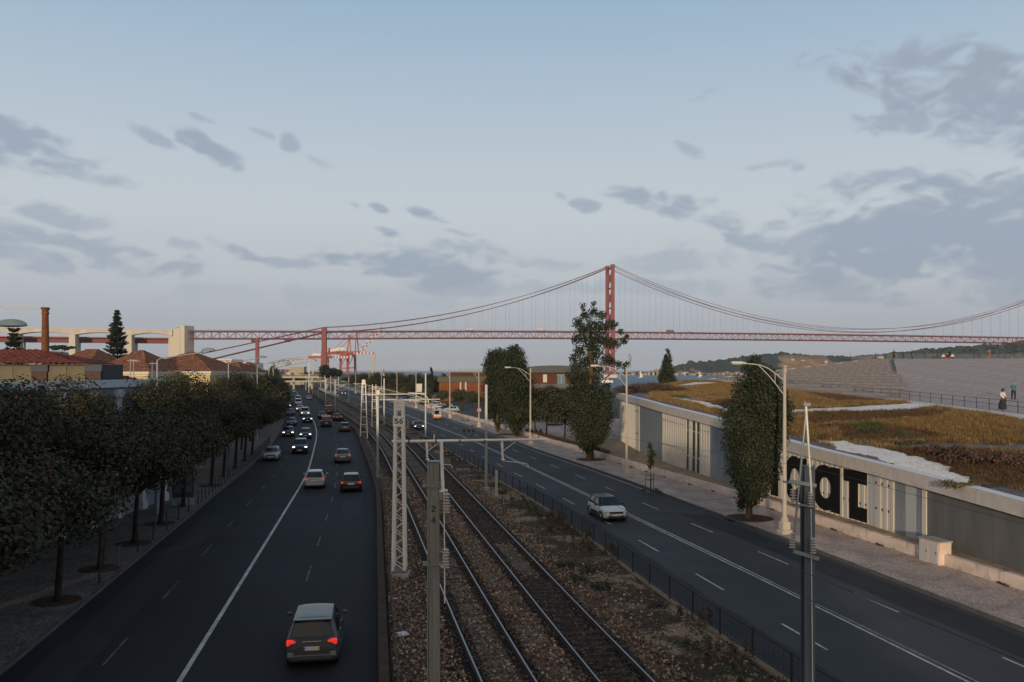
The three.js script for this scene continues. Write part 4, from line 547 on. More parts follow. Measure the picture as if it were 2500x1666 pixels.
{
  const tileBrown = surface(512, 3, (u, v) => tone(mix3([152, 100, 72], [112, 76, 56], fbm(u * 8, v * 8, 4, 601, 8)), .72 + .5 * sp(u, v, 22, 602)), .85), tileRed = surface(512, 3, (u, v) => tone(mix3([118, 62, 48], [96, 52, 42], fbm(u * 8, v * 8, 4, 611, 8)), .75 + .45 * sp(u, v, 22, 612)), .85);
  const cream = surface(512, 6, (u, v) => tone([206, 186, 132], .82 + .26 * fbm(u * 5, v * 5, 5, 621, 5)), .9), creamTrim = mat(.62, .58, .48, .8);
  const hall = (px0, px1, eave, apex, dist, depth, ridge, label, nwin, tile = tileBrown) => {
    const x0 = sightX(px0, dist), x1 = sightX(px1, dist), w = x1 - x0, he = sightH(eave, dist), ha = sightH(apex, dist + depth / 2), t = thing('tiled_hall', label, 'building', [(x0 + x1) / 2, 0, -dist - depth / 2], 0, 'tiled halls of the street side');
    part('wall', box(w, he, depth, 0, he / 2, 0), cream, t); part('cornice', join(box(w + .5, .35, depth + .5, 0, he - .15, 0), box(w + .25, .2, depth + .25, 0, he - .5, 0)), creamTrim, t);
    const roof = new THREE.Group(); roof.name = 'roof'; roof.position.y = he + .04; t.add(roof); for (const g of tiledRoof(w, depth, ha - he, ridge, tile)) part('tile_slope', g, tile, roof);
    part('ridge_cap', bar(V(-ridge / 2 - .12, ha - he + .06, 0), V(ridge / 2 + .12, ha - he + .06, 0), .25, .18), tile, roof);
    for (let i = 0; i < nwin; i++) { const x = -w / 2 + (i + .5) * w / nwin, wn = part('window', box(1.2, 2, .08, x, he - 2.6, depth / 2 + .03), mat(.05, .055, .06, .2), t); part('window_frame', join(box(1.5, .16, .14, x, he - 1.5, depth / 2 + .06), box(1.5, .16, .14, x, he - 3.7, depth / 2 + .06)), creamTrim, wn); }
    return t;
  };
  hall(216, 360, 908, 858, 118, 15, .5, 'cream hall under a brown pyramid roof below the tall monkey puzzle', 4);
  hall(318, 512, 907, 861, 128, 17, .5, 'wide cream hall under a brown pyramid roof below the abutment', 5);
  hall(500, 590, 911, 883, 165, 14, .8, 'small cream hall under a brown pyramid roof with a chimney beside it', 2);
  hall(566, 612, 911, 886, 185, 10, .6, 'narrow cream hall under a steep brown roof by the white block', 1);
  hall(118, 214, 893, 855, 140, 16, 2, 'hall with brown tiled hip roof just beyond the brick chimney', 2);
  hall(226, 285, 944, 922, 84, 8, .8, 'low lean-to under a red tiled roof beside the dark workshop', 0, tileRed);
  { const c = sight(499, 900, 150), t = thing('roof_chimney', 'squat rendered chimney stack between two pyramid roofs', 'chimney', [c.x, 0, c.z]); part('stack', rbox(1.3, 11, 1, 0, 5.5, 0, .05), mat(.34, .26, .2, .85), t); part('stack_cap', box(1.5, .25, 1.2, 0, 11.1, 0), mat(.4, .32, .26, .85), t); }
  // dark workshop with tall bays
  { const d = 76, x0 = -64, x1 = sightX(250, d), w = x1 - x0, he = sightH(890, d), t = thing('workshop', 'dark blue-grey workshop with tall bays under a red tiled roof', 'building', [(x0 + x1) / 2, 0, -d - 2]);
    part('wall', box(w, he, 4, 0, he / 2, 0), mat(.05, .055, .062, .8), t); const roof = new THREE.Group(); roof.name = 'roof'; roof.position.y = he + .04; t.add(roof); for (const g of tiledRoof(w - 3.4, 5, 1.25, w - 14, tileRed, .5)) part('tile_slope', g, tileRed, roof);
    const bay = surface(256, 4, (u, v) => tone([112, 106, 90], .8 + .3 * fbm(u * 5, v * 5, 4, 631, 5)), .8), blue = mat(.07, .08, .1, .8), brownDoor = mat(.06, .028, .022, .7);
    for (let k = 0; k < 6; k++) { const R = w / 2 - .2 - k * 4.75; part('pier', box(1.3, he - .5, .35, R - .5, he / 2, 2.1), brownDoor, t); part('pier_head', box(1.5, .55, .4, R - .5, he - .35, 2.12), blue, t); for (let q = 0; q < 2; q++) { const pn = part('bay_panel', box(1.62, 2.2, .08, R - 2.1 - q * 1.66, he - 1.25, 2.05), bay, t); part('bay_shutter', box(1.62, 6, .08, R - 2.1 - q * 1.66, he - 5.4, 2.05), blue, t); } } }
  // white and blue fronted house on the pavement
  { const t = thing('pilastered_house', 'pale blue house front with pilasters and white cornice behind the street trees', 'building', [-26.5, 0, -38]), face = surface(512, 4, (u, v) => tone([128, 138, 150], .8 + .3 * fbm(u * 4, v * 4, 5, 641, 4)), .85), wh = mat(.5, .54, .58, .75), L = 56;
    part('wall', box(9, 8.4, L, -4.6, 4.2, 0), face, t); part('parapet', box(.3, .6, L, -.25, 8.7, 0), face, t); part('cornice', join(box(.5, .4, L + .4, -.1, 9.1, 0), box(.6, .1, L + .3, -.15, 9.34, 0)), wh, t); part('flat_roof', box(8.4, .1, L, -5.1, 8.46, 0), mat(.05, .045, .04, .9), t);
    for (let z = -L / 2 + .6, i = 0; z < L / 2; z += 3.8, i++) { part('pilaster', join(box(.26, 8.6, .6, .02, 4.4, z), box(.4, .5, .85, .05, 8.5, z), box(.4, .6, .8, .05, .4, z)), wh, t); if (z < L / 2 - 4) { const w = part('window', box(.1, 2.6, 1.4, -.05, 2.6 + 0, z + 1.9), mat(.03, .035, .045, .2), t); part('window_sill', box(.3, .12, 1.7, .08, 1.25, z + 1.9), wh, w); const w2 = part('window', box(.1, 2.2, 1.3, -.05, 6.4, z + 1.9), mat(.03, .035, .045, .2), t); part('window_sill', box(.3, .12, 1.6, .08, 5.25, z + 1.9), wh, w2); part('tile_frieze', box(.06, .7, 3, -.06, 8.0, z + 1.9), mat(.16, .11, .09, .7), t); } } }
  // unseen street houses towards the sun, added and sized to shade the avenue
  const offc = [[.5, .42, .32], [.48, .46, .42], [.52, .36, .28], [.44, .4, .3]];
  for (let i = 0; i < 3; i++) { const z = 12 + i * 19, h = 13.6 + 1.2 * hash(i, 3, 3), x = -22.5 + z * .17, t = thing('added_street_house', ['cream unseen street house added for shade opposite the footbridge', 'grey unseen street house added for shade next door to the cream one', 'pink unseen street house added for shade two doors along', 'ochre unseen street house added for shade in mid row', 'cream unseen street house with the tall eaves added for shade in mid row', 'grey unseen street house added for shade further along the row', 'pink unseen street house added for shade further along the row', 'ochre unseen street house added for shade near the row end', 'unseen end house of the added shade row'][i], 'house', [x, 0, z], .17, 'added row of unseen street houses'); part('wall', box(14, h, 18.6, 0, h / 2, 0), mat(...offc[i % 4], .88), t); const rg = new THREE.Group(); rg.name = 'roof'; rg.position.y = h + .04; t.add(rg); for (const g of tiledRoof(14, 18.4, 1.7, 1, tileRed)) part('tile_slope', g, tileRed, rg); for (let j = 0; j < 3; j++) for (let k = 0; k < 4; k++) { const w = part('window', box(.1, 1.9, 1.1, 7.02, 2.4 + j * 3.7, -6.6 + k * 4.4), mat(.05, .055, .06, .2), t); part('window_sill', box(.3, .1, 1.4, 7.12, 1.4 + j * 3.7, -6.6 + k * 4.4), M.white, w); } }
  // white modern block and its lower wing
  { const d = 250, t = thing('white_block', 'white modern block with roof terraces behind the tiled halls', 'building', [sightX(585, d), 0, -d - 6]), X = (p) => sightX(p, d) - sightX(585, d), Y = (p) => sightH(p, d), wh = mat(.62, .58, .52, .8); const rect = (n, a, b, y0, y1, z, dp, m) => part(n, box(X(b) - X(a), Y(y0) - Y(y1), dp, (X(a) + X(b)) / 2, (Y(y0) + Y(y1)) / 2, z), m, t); rect('upper_wall', 528, 566, 880, 935, 0, 10, wh); rect('middle_wall', 562, 616, 888, 935, 1, 12, wh); rect('lower_wing', 580, 622, 898, 935, 4, 10, wh); rect('terrace_slab', 520, 618, 886, 888, 2.5, 13, wh); rect('roof_slab', 530, 565, 877.5, 880, .5, 11, wh); for (const [a, b, y0, y1, z] of [[552, 560, 890, 897, 6.98], [586, 612, 892, 896, 7.04], [604, 613, 902, 908, 9.03], [548, 556, 882, 884, 5.05]]) { const w = rect('window', a, b, y0, y1, z, .1, mat(.05, .06, .065, .15)); part('window_frame', box((X(b) - X(a)) + .2, .1, .16, (X(a) + X(b)) / 2, Y(y1) - .05, z + .04), wh, w); } }
  // brick chimney
  { const d = 200, c = sightX(110, d), h = sightH(751, d), br = surface(512, 1.6, (u, v) => { const n = 20, r = Math.floor(v * n), q = u * 8 + (r % 2) * .5, fy = v * n - r, fx = q - Math.floor(q); const k = .75 + .4 * hash(Math.floor(q) % 8, r, 3) + .3 * (fbm(u * 4, v * 4, 4, 651, 4) - .5); return fy < .14 || fx < .06 ? [98, 82, 66] : tone([120, 72, 46], k); }, .9), t = thing('brick_chimney', 'tall round brick factory chimney with corbelled top', 'chimney', [c, 0, -d]);
    const sh = lathe([[.98, 0], [.92, h * .4], [.7, h - 1.6]], 24), uv = sh.attributes.uv; for (let i = 0; i < uv.count; i++) uv.setXY(i, uv.getX(i) * 5, uv.getY(i) * h); part('shaft', sh, br, t); part('shaft_top', lathe([[.7, h - 1.6], [.84, h - 1.5], [.84, h - 1.2], [.72, h - 1.1], [.72, h - .7], [.9, h - .55], [.9, h - .3], [.96, h - .2], [.96, h], [.5, h]], 24), br, t); for (let i = 0; i < 6; i++) part('iron_hoop', lathe([[.99 - .045 * i, 4 + i * 3.2], [1.0 - .045 * i, 4.05 + i * 3.2], [.99 - .045 * i, 4.1 + i * 3.2]], 24), M.dark, t); }
  // advertising panel, and kiosk things under the trees
  { const t = thing('advert_panel', 'glass advertising panel on the street pavement', 'advert panel', [-26.0 + 1.9, .13, -63], .25); part('frame', rbox(1.5, 2.3, .2, 0, 1.75, 0, .04), mat(.05, .05, .055, .4), t); part('poster', box(1.2, 1.75, .02, 0, 1.85, .115), surface(256, 2, (u, v) => mix3([96, 120, 132], [70, 84, 90], fbm(u * 4, v * 4, 4, 661, 4)), .3), t); part('plinth', rbox(1.5, .5, .28, 0, .25, 0, .03), mat(.26, .34, .37, .5), t); }
}

// ================================================================ trees and plants
function leaves(blobs, count, size, pal, opt = {}) {                 // crown of single leaf faces through a set of lobes
  const pos = [], col = [], idx = [], { shell = .55, droop = 0, narrow = .45 } = opt; let vol = 0; const acc = blobs.map((b) => (vol += (b.rx * b.ry * b.rz) ** .72)); const c = new THREE.Color();
  for (let i = 0; i < count; i++) {
    const r = rnd() * vol, b = blobs[acc.findIndex((a) => a >= r)]; let x, y, z, l; do { x = rr(-1, 1); y = rr(-1, 1); z = rr(-1, 1); l = x * x + y * y + z * z; } while (l > 1 || l < .001); l = Math.sqrt(l); const k = (shell + (1 - shell) * rnd()) * (.86 + .3 * vnoise(x * 3 / l + 9, y * 3 / l + z * 2, 5)) / l; x *= k; y *= k; z *= k;
    const px = b.x + x * b.rx, py = b.y + y * b.ry, pz = b.z + z * b.rz; const n = V(x + rr(-.8, .8), y + rr(-.5, .9), z + rr(-.8, .8)).normalize(), a = V(rr(-1, 1), rr(-1, .4) - droop, rr(-1, 1)).cross(n).normalize(), t = V().crossVectors(n, a), s = size * rr(.6, 1.35), w = s * narrow, o = pos.length / 3;
    pos.push(px - t.x * s * .5, py - t.y * s * .5, pz - t.z * s * .5, px + a.x * w + n.x * w * .3, py + a.y * w + n.y * w * .3, pz + a.z * w + n.z * w * .3, px + t.x * s * .5, py + t.y * s * .5, pz + t.z * s * .5, px - a.x * w + n.x * w * .3, py - a.y * w + n.y * w * .3, pz - a.z * w + n.z * w * .3);
    idx.push(o, o + 1, o + 2, o, o + 2, o + 3); c.copy(pal[Math.floor(rnd() * pal.length)]).multiplyScalar(rr(.7, 1.3)); for (let q = 0; q < 4; q++) col.push(c.r, c.g, c.b);
  }
  const g = new THREE.BufferGeometry(); g.setAttribute('position', new THREE.Float32BufferAttribute(pos, 3)); g.setAttribute('color', new THREE.Float32BufferAttribute(col, 3)); g.setIndex(idx); g.computeVertexNormals(); return g;
}
const leafMat = new THREE.MeshStandardMaterial({ vertexColors: true, roughness: .8, side: THREE.DoubleSide });
const lin = (...l) => l.map(([r, g, b]) => new THREE.Color().setRGB(r, g, b));
const palOak = lin([.026, .032, .011], [.034, .04, .013], [.02, .026, .01], [.05, .045, .015], [.04, .032, .015]), palPop = lin([.018, .027, .011], [.025, .035, .013], [.034, .044, .016], [.014, .021, .01]), palRed = lin([.22, .035, .012], [.28, .07, .015], [.16, .02, .01]), palConifer = lin([.012, .022, .016], [.018, .03, .02], [.01, .016, .012]), palBrown = lin([.08, .045, .03], [.11, .05, .035], [.06, .04, .028], [.1, .065, .035]), palOlive = lin([.05, .06, .022], [.06, .065, .03], [.04, .05, .02]), palGold = lin([.12, .1, .04], [.1, .08, .03]);
const bark = surface(256, 1, (u, v) => tone([54, 46, 40], .6 + .7 * fbm(u * 12, v * 3, 4, 701, 12)), .95, .02), barkPale = surface(256, 1, (u, v) => tone([104, 84, 66], .6 + .7 * fbm(u * 12, v * 3, 4, 711, 12)), .95, .02);
function trunkGeo(h, r0, r1, limbs, bend = .2) {
  const out = [], p = dlist(0, 1, 5).map((t) => V(Math.sin(t * 2.1) * bend, t * h, Math.sin(t * 3.1 + 1) * bend * .6 - Math.sin(1) * bend * .6)); const tg = new THREE.TubeGeometry(new THREE.CatmullRomCurve3(p), 12, 1, 9), a = tg.attributes.position; const cv = new THREE.CatmullRomCurve3(p);
  for (let i = 0; i < a.count; i++) { const ring = Math.floor(i / 10), t = ring / 12, c = cv.getPointAt(t), R = lerp(r0, r1, t) * (t < .08 ? 1.35 - t * 4 : 1); a.setXYZ(i, c.x + (a.getX(i) - c.x) * R, c.y + (a.getY(i) - c.y) * R, c.z + (a.getZ(i) - c.z) * R); } tg.computeVertexNormals(); out.push(tg);
  for (const [y, x2, y2, z2, r] of limbs) { const s = cv.getPointAt(clamp(y / h)); out.push(rod(s, V(x2, y2, z2), r, r * .35, 6)); } return join(out);
}
const streetTrees = [];
for (let v = 0; v < 4; v++) {                                        // broad street trees with a few red flower sprays
  const blobs = [], limbs = []; for (let i = 0; i < 26; i++) { const a = rnd() * 6.28, r = 3.6 * Math.sqrt(rnd()), y = 4.25 + 3.7 * rnd() * (1 - r / 6.5) + (r < 1.2 ? .8 : 0), s = rr(.95, 1.6); blobs.push({ x: Math.cos(a) * r, y, z: Math.sin(a) * r, rx: s * 1.15, ry: s * .85, rz: s * 1.15 }); if (i < 9) limbs.push([rr(2.6, 3.4), Math.cos(a) * r * .9, y, Math.sin(a) * r * .9, .09]); }
  streetTrees.push({ crown: leaves(blobs, 34000, .145, palOak, { shell: .3, narrow: .38 }), far: leaves(blobs.map((b) => ({ ...b, rx: b.rx * 1.1, ry: b.ry * 1.1, rz: b.rz * 1.1 })), 5000, .36, palOak, { shell: .35 }), bloom: leaves(blobs, 380, .12, palRed, { shell: .96, narrow: .3 }), trunk: trunkGeo(3.6, .135, .1, limbs, .12) });
}
{
  const say = ['street tree with low crown at the near pavement corner', 'street tree second along the pavement from the corner', 'street tree before the pale blue house front', 'street tree over the pavement opposite the lone grey minivan', 'street tree by the pale pilasters', 'street tree beside the glass advertising panel', 'street tree just past the advertising panel', 'stout street tree where the bollards start', 'slim street tree among the bollards', 'street tree opposite the silver hatchback', 'street tree before the pavement widens', 'street tree where the bollards end'];
  [24, 30, 36.9, 42.9, 49.2, 55.6, 62.5, 73.9, 80, 87, 94, 101].forEach((d, i) => { const T = streetTrees[i % 4], x = LK(d) - 1.35, t = thing('street_tree', say[i], 'tree', [x, .13, -d], 0, 'street trees along the avenue'); const s = [1.02, 1, .98, 1.03, .95, 1, .97, 1.06, .96, 1, 1.02, .98][i]; t.scale.set(s * 1.12, s * 1.05, s * 1.12); part('trunk', T.trunk, bark, t); for (const [n, g] of i < 10 ? [['crown', T.crown], ['blossom', T.bloom]] : [['crown', T.crown]]) { const c = part(n, g, leafMat, t); c.rotation.y = i * 1.7; c.position.x = -1.0; } });
  for (let i = 0; i < 17; i++) { const d = 108 + i * 12.5, T = streetTrees[(i * 3 + 1) % 4], t = thing('street_tree', `dark street tree, ${ordinal(i)} of the far avenue row past the bollards`, 'tree', [LK(d) - 3.4, .1, -d], i * 2.3, 'far street trees of the avenue row'); t.scale.set(1.02, .93 + .08 * hash(i, 3, 4), 1.02); part('trunk', T.trunk, bark, t); part('crown', T.far, leafMat, t); }
  for (let i = 0; i < 15; i++) { const d = 70 + i * 13, T = streetTrees[(i * 2 + 1) % 4], t = thing('yard_tree', `leafy yard tree behind the avenue row, ${ordinal(i)} from the near end`, 'tree', [LK(d) - 11 - 4 * hash(i, 2, 2), .1, -d], i * 1.3, 'yard trees behind the avenue row'); t.scale.set(1.1, .76 + .1 * hash(i, 8, 1), 1.1); part('trunk', T.trunk, bark, t); part('crown', T.far, leafMat, t); }
}
// unseen plane trees, added behind the footbridge to throw shade over the tracks
[[-9, 14, 1.7], [-5, 21, 1.75], [-12, 26, 1.8], [-8, 34, 1.9], [-15, 40, 1.9], [-10, 48, 2.0], [-18, 56, 2.1], [-12, 64, 2.1]].forEach(([x, z, s], i) => { const T = streetTrees[i % 4], t = thing('added_shade_tree', `unseen plane tree added behind the footbridge to shade the railway, ${ordinal(i)} of the stand`, 'tree', [x, 0, z], i * 1.1, 'added shade trees behind the footbridge'); t.scale.set(s * .9, s, s * .9); part('trunk', T.trunk, bark, t); part('crown', T.far, leafMat, t); });
// columnar poplars on the riverside pavement
function column(top, prof, nb, r = .9) { const blobs = []; for (let i = 0; i < nb; i++) { const y = lerp(prof[0][0], top, (i + rnd()) / nb), R = table(prof)(y), a = rnd() * 6.28, k = R * .62 * Math.sqrt(rnd()); const s = Math.max(.45, R * rr(.45, .62)); blobs.push({ x: Math.cos(a) * k, y, z: Math.sin(a) * k, rx: s, ry: s * 1.25, rz: s }); } return blobs; }
{
  const lp = (name, label, pos, blobs, n, size, th, r0, limbs = [], pal = palPop, extra) => { const t = thing(name, label, 'tree', pos, 0); part('trunk', trunkGeo(th, r0, r0 * .5, limbs, .1), barkPale, t); part('crown', leaves(blobs, n, size, pal, { shell: .3, narrow: .42 }), leafMat, t); if (extra) extra(t); return t; };
  lp('poplar_tree', 'dense dark columnar poplar in front of the museum lettering', [15.9, .13, -57.7], column(10.6, [[.9, .75], [2, 1.4], [4, 2.1], [6, 2.45], [7.6, 2.15], [9, 1.6], [10.2, .9], [10.7, .3]], 60).map((b) => ({ ...b, x: b.x + .35 * sstep(b.y, 1, 5) })), 56000, .15, 9, .2);
  { const b = column(7.6, [[1, .9], [2.4, 1.9], [4, 2.6], [5.6, 2.7], [7, 2.5], [8, 2]], 46);                 // tall poplar: dense skirt, then open upper limbs
    for (const [x, y, r] of [[-1.4, 8.6, 1.3], [-2.2, 9.4, .9], [-1.6, 10.4, 1.0], [-.6, 9.3, 1.2], [.6, 8.8, 1.1], [.9, 10.2, 1.2], [-.3, 11, 1.2], [.6, 12, 1.3], [-1.2, 12, 1.0], [-1.9, 11.3, .7], [1.8, 11.2, .8], [-.2, 13.2, 1.3], [1.2, 13.4, 1.2], [2.3, 13, .9], [-1.6, 13.4, .8], [-.9, 14.4, 1.1], [.3, 14.8, 1.1], [1.5, 14.8, 1.0], [2.4, 15, .8], [-1.4, 15.3, .8], [-.5, 16, .9], [.5, 16.4, .8], [1.4, 16.1, .7], [-.9, 17, .55], [.3, 17.3, .4], [3.2, 12.9, .7], [3.8, 13.2, .55], [3.2, 10.6, .6], [2.7, 10.9, .7], [3.9, 10.4, .5], [4.3, 10.7, .35], [3.5, 14.2, .5], [1.9, 8.2, .6], [2.2, 7.2, .6], [-2.4, 7.6, .8], [4.4, 13.8, .4]]) b.push({ x: x * .96, y, z: rr(-1.2, 1.2), rx: r * .9, ry: r * .85, rz: r });
    lp('poplar_tree', 'tallest poplar, its open top reaching above the bridge deck', [8.7, .13, -95.7], b, 52000, .2, 15, .36, [[6, 2.2, 9.8, .3, .13], [8, 3.6, 10.4, .2, .08], [8, -1.6, 12, .2, .12], [10, 2.2, 13.4, -.3, .12], [11, -1, 15, 0, .1], [12, 1.4, 16, .2, .09], [9, 3.4, 12.8, .4, .07], [6.4, 2.6, 6.8, .8, .07]]); }
  lp('poplar_tree', 'poplar of the pair with the lower rounded top', [-2.4, .13, -139], column(13.2, [[.5, .7], [2, 1.3], [4, 2.2], [6, 2.8], [9, 3.0], [11, 2.6], [12.6, 1.6], [13.4, .6]], 56), 36000, .22, 10, .22);
  lp('poplar_tree', 'poplar of the pair with the higher pointed top', [.5, .13, -130], column(13.7, [[.4, .9], [2, 2.0], [4, 2.8], [6, 3.2], [8.6, 3.2], [10, 2.4], [11.4, 2.3], [12.8, 1.6], [13.8, .6]], 60), 38000, .22, 10, .24);
  lp('conical_tree', 'conical dark evergreen standing behind the museum roof', [36.2, 0, -200], column(15, [[3, 2.9], [6, 2.9], [8, 2.6], [10, 2.1], [12.4, 1.3], [14, .7], [15.2, .2]], 50), 24000, .28, 9, .25);
  // dead snag beside the tall poplar
  { const s = sight(1527, 900, 81), t = thing('bare_branch', 'bare twisted dead branch wired above the second lamp post', 'branch', [s.x, 10.1, s.z]); part('twig', join(tube([V(0, 0, 0), V(.1, .35, .1), V(.45, .75, 0), V(.5, 1.25, .1), V(.3, 1.5, 0)], .03, 16, 5), tube([V(.1, .4, 0), V(.4, .9, .2), V(.2, 1.3, .1)], .02, 12, 5), tube([V(0, .2, 0), V(.3, .25, 0), V(.6, .3, .1)], .018, 8, 5)), mat(.06, .05, .045, .9), t); part('twig_stub', lathe([[.09, -.6], [.11, 0], [.06, .3], [0, .35]], 8), mat(.05, .04, .035, .9), t); }
  // clipped trees in the yards between the poplars
  const T = streetTrees; let k = 0;
  for (const [px, by, top, w, label] of [[1291, 1068, 950, 2.6, 'small clipped tree behind the third lamp post'], [1307, 1060, 945, 3.2, 'dark clipped tree standing behind the third lamp post, beside a smaller one'], [1335, 1068, 945, 4, 'leafy tree on a thin trunk over the forecourt'], [1378, 1075, 950, 3.6, 'leafy tree on a thin trunk beside the tall poplar'], [1265, 1050, 940, 3.4, 'clipped tree between the poplar pair and the pavilion'], [1316, 1030, 940, 4, 'tree shading the parked silver hatchback'], [1362, 1025, 945, 3.6, 'tree in front of the blue pavilion window'], [1400, 1030, 935, 4, 'tree half behind the tall poplar skirt']]) { const d = 10 * FOCAL / (by - HORIZON), h = sightH(top, d), t = thing('yard_tree', label, 'tree', [sightX(px, d), .02, -d], k * 2.1, 'clipped yard trees'); t.scale.set(w / 4, h / 9.6, w / 4); part('trunk', T[k % 4].trunk, bark, t); part('crown', T[k % 4].far, leafMat, t); k++; }
  // tree belt and car park trees beyond
  const belt = [[930, 905, 330, 5], [948, 906, 350, 5], [966, 910, 360, 5], [985, 908, 340, 5], [1004, 911, 350, 5], [1024, 908, 340, 5], [1040, 912, 330, 5], [1058, 915, 330, 4.6], [915, 912, 380, 5], [897, 908, 420, 6], [880, 914, 460, 6], [862, 914, 500, 6], [1080, 908, 345, 5], [1012, 922, 300, 4], [975, 924, 310, 4], [1044, 930, 296, 4], [716, 909, 540, 5], [735, 911, 540, 5], [752, 908, 530, 5], [775, 906, 520, 6], [694, 906, 530, 6]];
  belt.forEach(([px, top, d, w], i) => { const t = thing('belt_tree', `round green tree of the belt beyond the lawn, ${ordinal(i)} of the belt`, 'tree', [sightX(px, d), 0, -d], i * 1.9, 'tree belt beyond the lawn'); t.scale.set(w / 4, sightH(top, d) / 9.3, w / 4); part('trunk', T[i % 4].trunk, bark, t); part('crown', T[i % 4].far, leafMat, t); });
  for (const [px, top, d, w, label] of [[1080, 950, 262, 2.6, 'bright young tree before the rust pavilion wall'], [1123, 948, 258, 4.2, 'round bright green tree before the rust pavilion'], [1154, 952, 235, 3, 'brownish tree by the fourth lamp post'], [985, 942, 285, 2.6, 'slender young tree on the lawn edge'], [1043, 944, 270, 2.4, 'slender young tree beside the cream board']]) { const t = thing('park_tree', label, 'tree', [sightX(px, d), 0, -d], px, 'young car park trees'); t.scale.set(w / 4.4, sightH(top, d) / 9.3, w / 4.4); part('trunk', T[1].trunk, bark, t); part('crown', leaves([{ x: 0, y: 5.4, z: 0, rx: 3.6, ry: 2.6, rz: 3.6 }, { x: 1, y: 7, z: 0, rx: 2.4, ry: 1.8, rz: 2.4 }, { x: -1.4, y: 4.4, z: .5, rx: 2.2, ry: 1.8, rz: 2.2 }], 2600, .5, palOlive), leafMat, t); }
  { const d = 320, t = thing('cypress_tree', 'thin dark cypress rising above the tree belt', 'tree', [sightX(1053, d), 0, -d]); part('trunk', trunkGeo(4, .15, .08, [], .02), bark, t); part('crown', leaves(column(11.4, [[1, .6], [4, .9], [8, .7], [11, .25], [11.6, .1]], 22), 2600, .3, palConifer), leafMat, t); }
  { const d = 460, t = thing('pine_tree', 'big dark pine in front of the red cranes', 'tree', [sightX(808, d), 0, -d]); const b = []; for (let i = 0; i < 16; i++) b.push({ x: rr(-4.5, 4.5), y: rr(6, 13), z: rr(-3, 3), rx: rr(2, 3.2), ry: rr(1.2, 2.2), rz: 2.6 }); part('trunk', trunkGeo(8, .4, .25, [[5, 3, 10, 0, .15], [5, -3, 9, 0, .15]], .2), bark, t); part('crown', leaves(b, 5200, .6, palConifer), leafMat, t); }
  for (const [px, top, d, label] of [[632, 895, 300, 'dark pointed tree at the foot of the slim steel pier'], [668, 893, 340, 'dark tree under the start of the footbridge arch'], [496, 876, 215, 'green tree behind the pyramid roofs'], [515, 880, 225, 'green bushy tree beside the white block']]) { const t = thing('street_side_tree', label, 'tree', [sightX(px, d), 0, -d]); const h = sightH(top, d), b = column(h, [[2, 2.2], [h * .5, 3.2], [h * .8, 2.2], [h, .6]], 26); part('trunk', trunkGeo(5, .25, .2, [], .1), bark, t); part('crown', leaves(b, 4200, .5, palOak), leafMat, t); }
  // monkey puzzles: whorls of drooping boughs
  const araucaria = (px, top, d, r, label, squat) => { const h = sightH(top, d), t = thing('monkey_puzzle', label, 'tree', [sightX(px, d), 0, -d]); part('trunk', trunkGeo(h * .97, .32, .05, [], .05), bark, t); const boughs = [], b = []; const n = squat ? 13 : 26; for (let i = 0; i < n; i++) { const u = i / (n - 1), y = lerp(h * .38, h * .985, u) + (u < .9 ? rr(-.3, .3) : 0), R = r * (squat ? (1 - u * .72) : (1 - u ** 1.7) * .95 + .06) * rr(.75, 1.25), m = u > .88 ? 5 : 11, a0 = rnd() * 6; for (let k = 0; k < m; k++) { const a = a0 + k / m * 6.283 + rr(-.15, .15), RR = R * rr(.7, 1.15), yo = u < .9 ? rr(-.35, .35) : 0, e = V(Math.cos(a) * RR, y + yo + RR * .16 + (squat ? .3 : .05), Math.sin(a) * RR), mid = V(Math.cos(a) * RR * .5, y - RR * .05, Math.sin(a) * RR * .5); boughs.push(tube([V(0, y, 0), mid, e], .05, 6, 4)); for (let q = 2; q <= 8; q++) { const s = q / 8; b.push({ x: Math.cos(a) * RR * s, y: lerp(y - RR * .06, e.y, s), z: Math.sin(a) * RR * s, rx: .36, ry: .24, rz: .36 }); } } } part('bough', join(boughs), bark, t).userData.kind = 'stuff'; part('crown', leaves(b, 20000, .3, palConifer, { shell: .2, narrow: .3 }), leafMat, t); };
  araucaria(285, 757, 160, 2.55, 'tall tiered monkey puzzle tree against the viaduct', false); araucaria(33, 806, 150, 2.6, 'squat monkey puzzle tree beside the brick chimney', true);
  { const d = 700, t = thing('umbrella_pine', 'flat topped umbrella pine grove crown below the viaduct', 'tree', [sightX(150, d), 0, -d]), y = sightH(848, d), b = []; for (let i = 0; i < 14; i++) b.push({ x: rr(-8, 8), y: y + rr(-1.5, .6), z: rr(-3, 3), rx: 3, ry: 1.3, rz: 2.6 }); part('trunk', trunkGeo(y, .5, .3, [[y - 5, 5, y - 1, 0, .2], [y - 5, -5, y - 1, 0, .2]], .2), bark, t); part('crown', leaves(b, 3500, .9, palConifer), leafMat, t); }
}
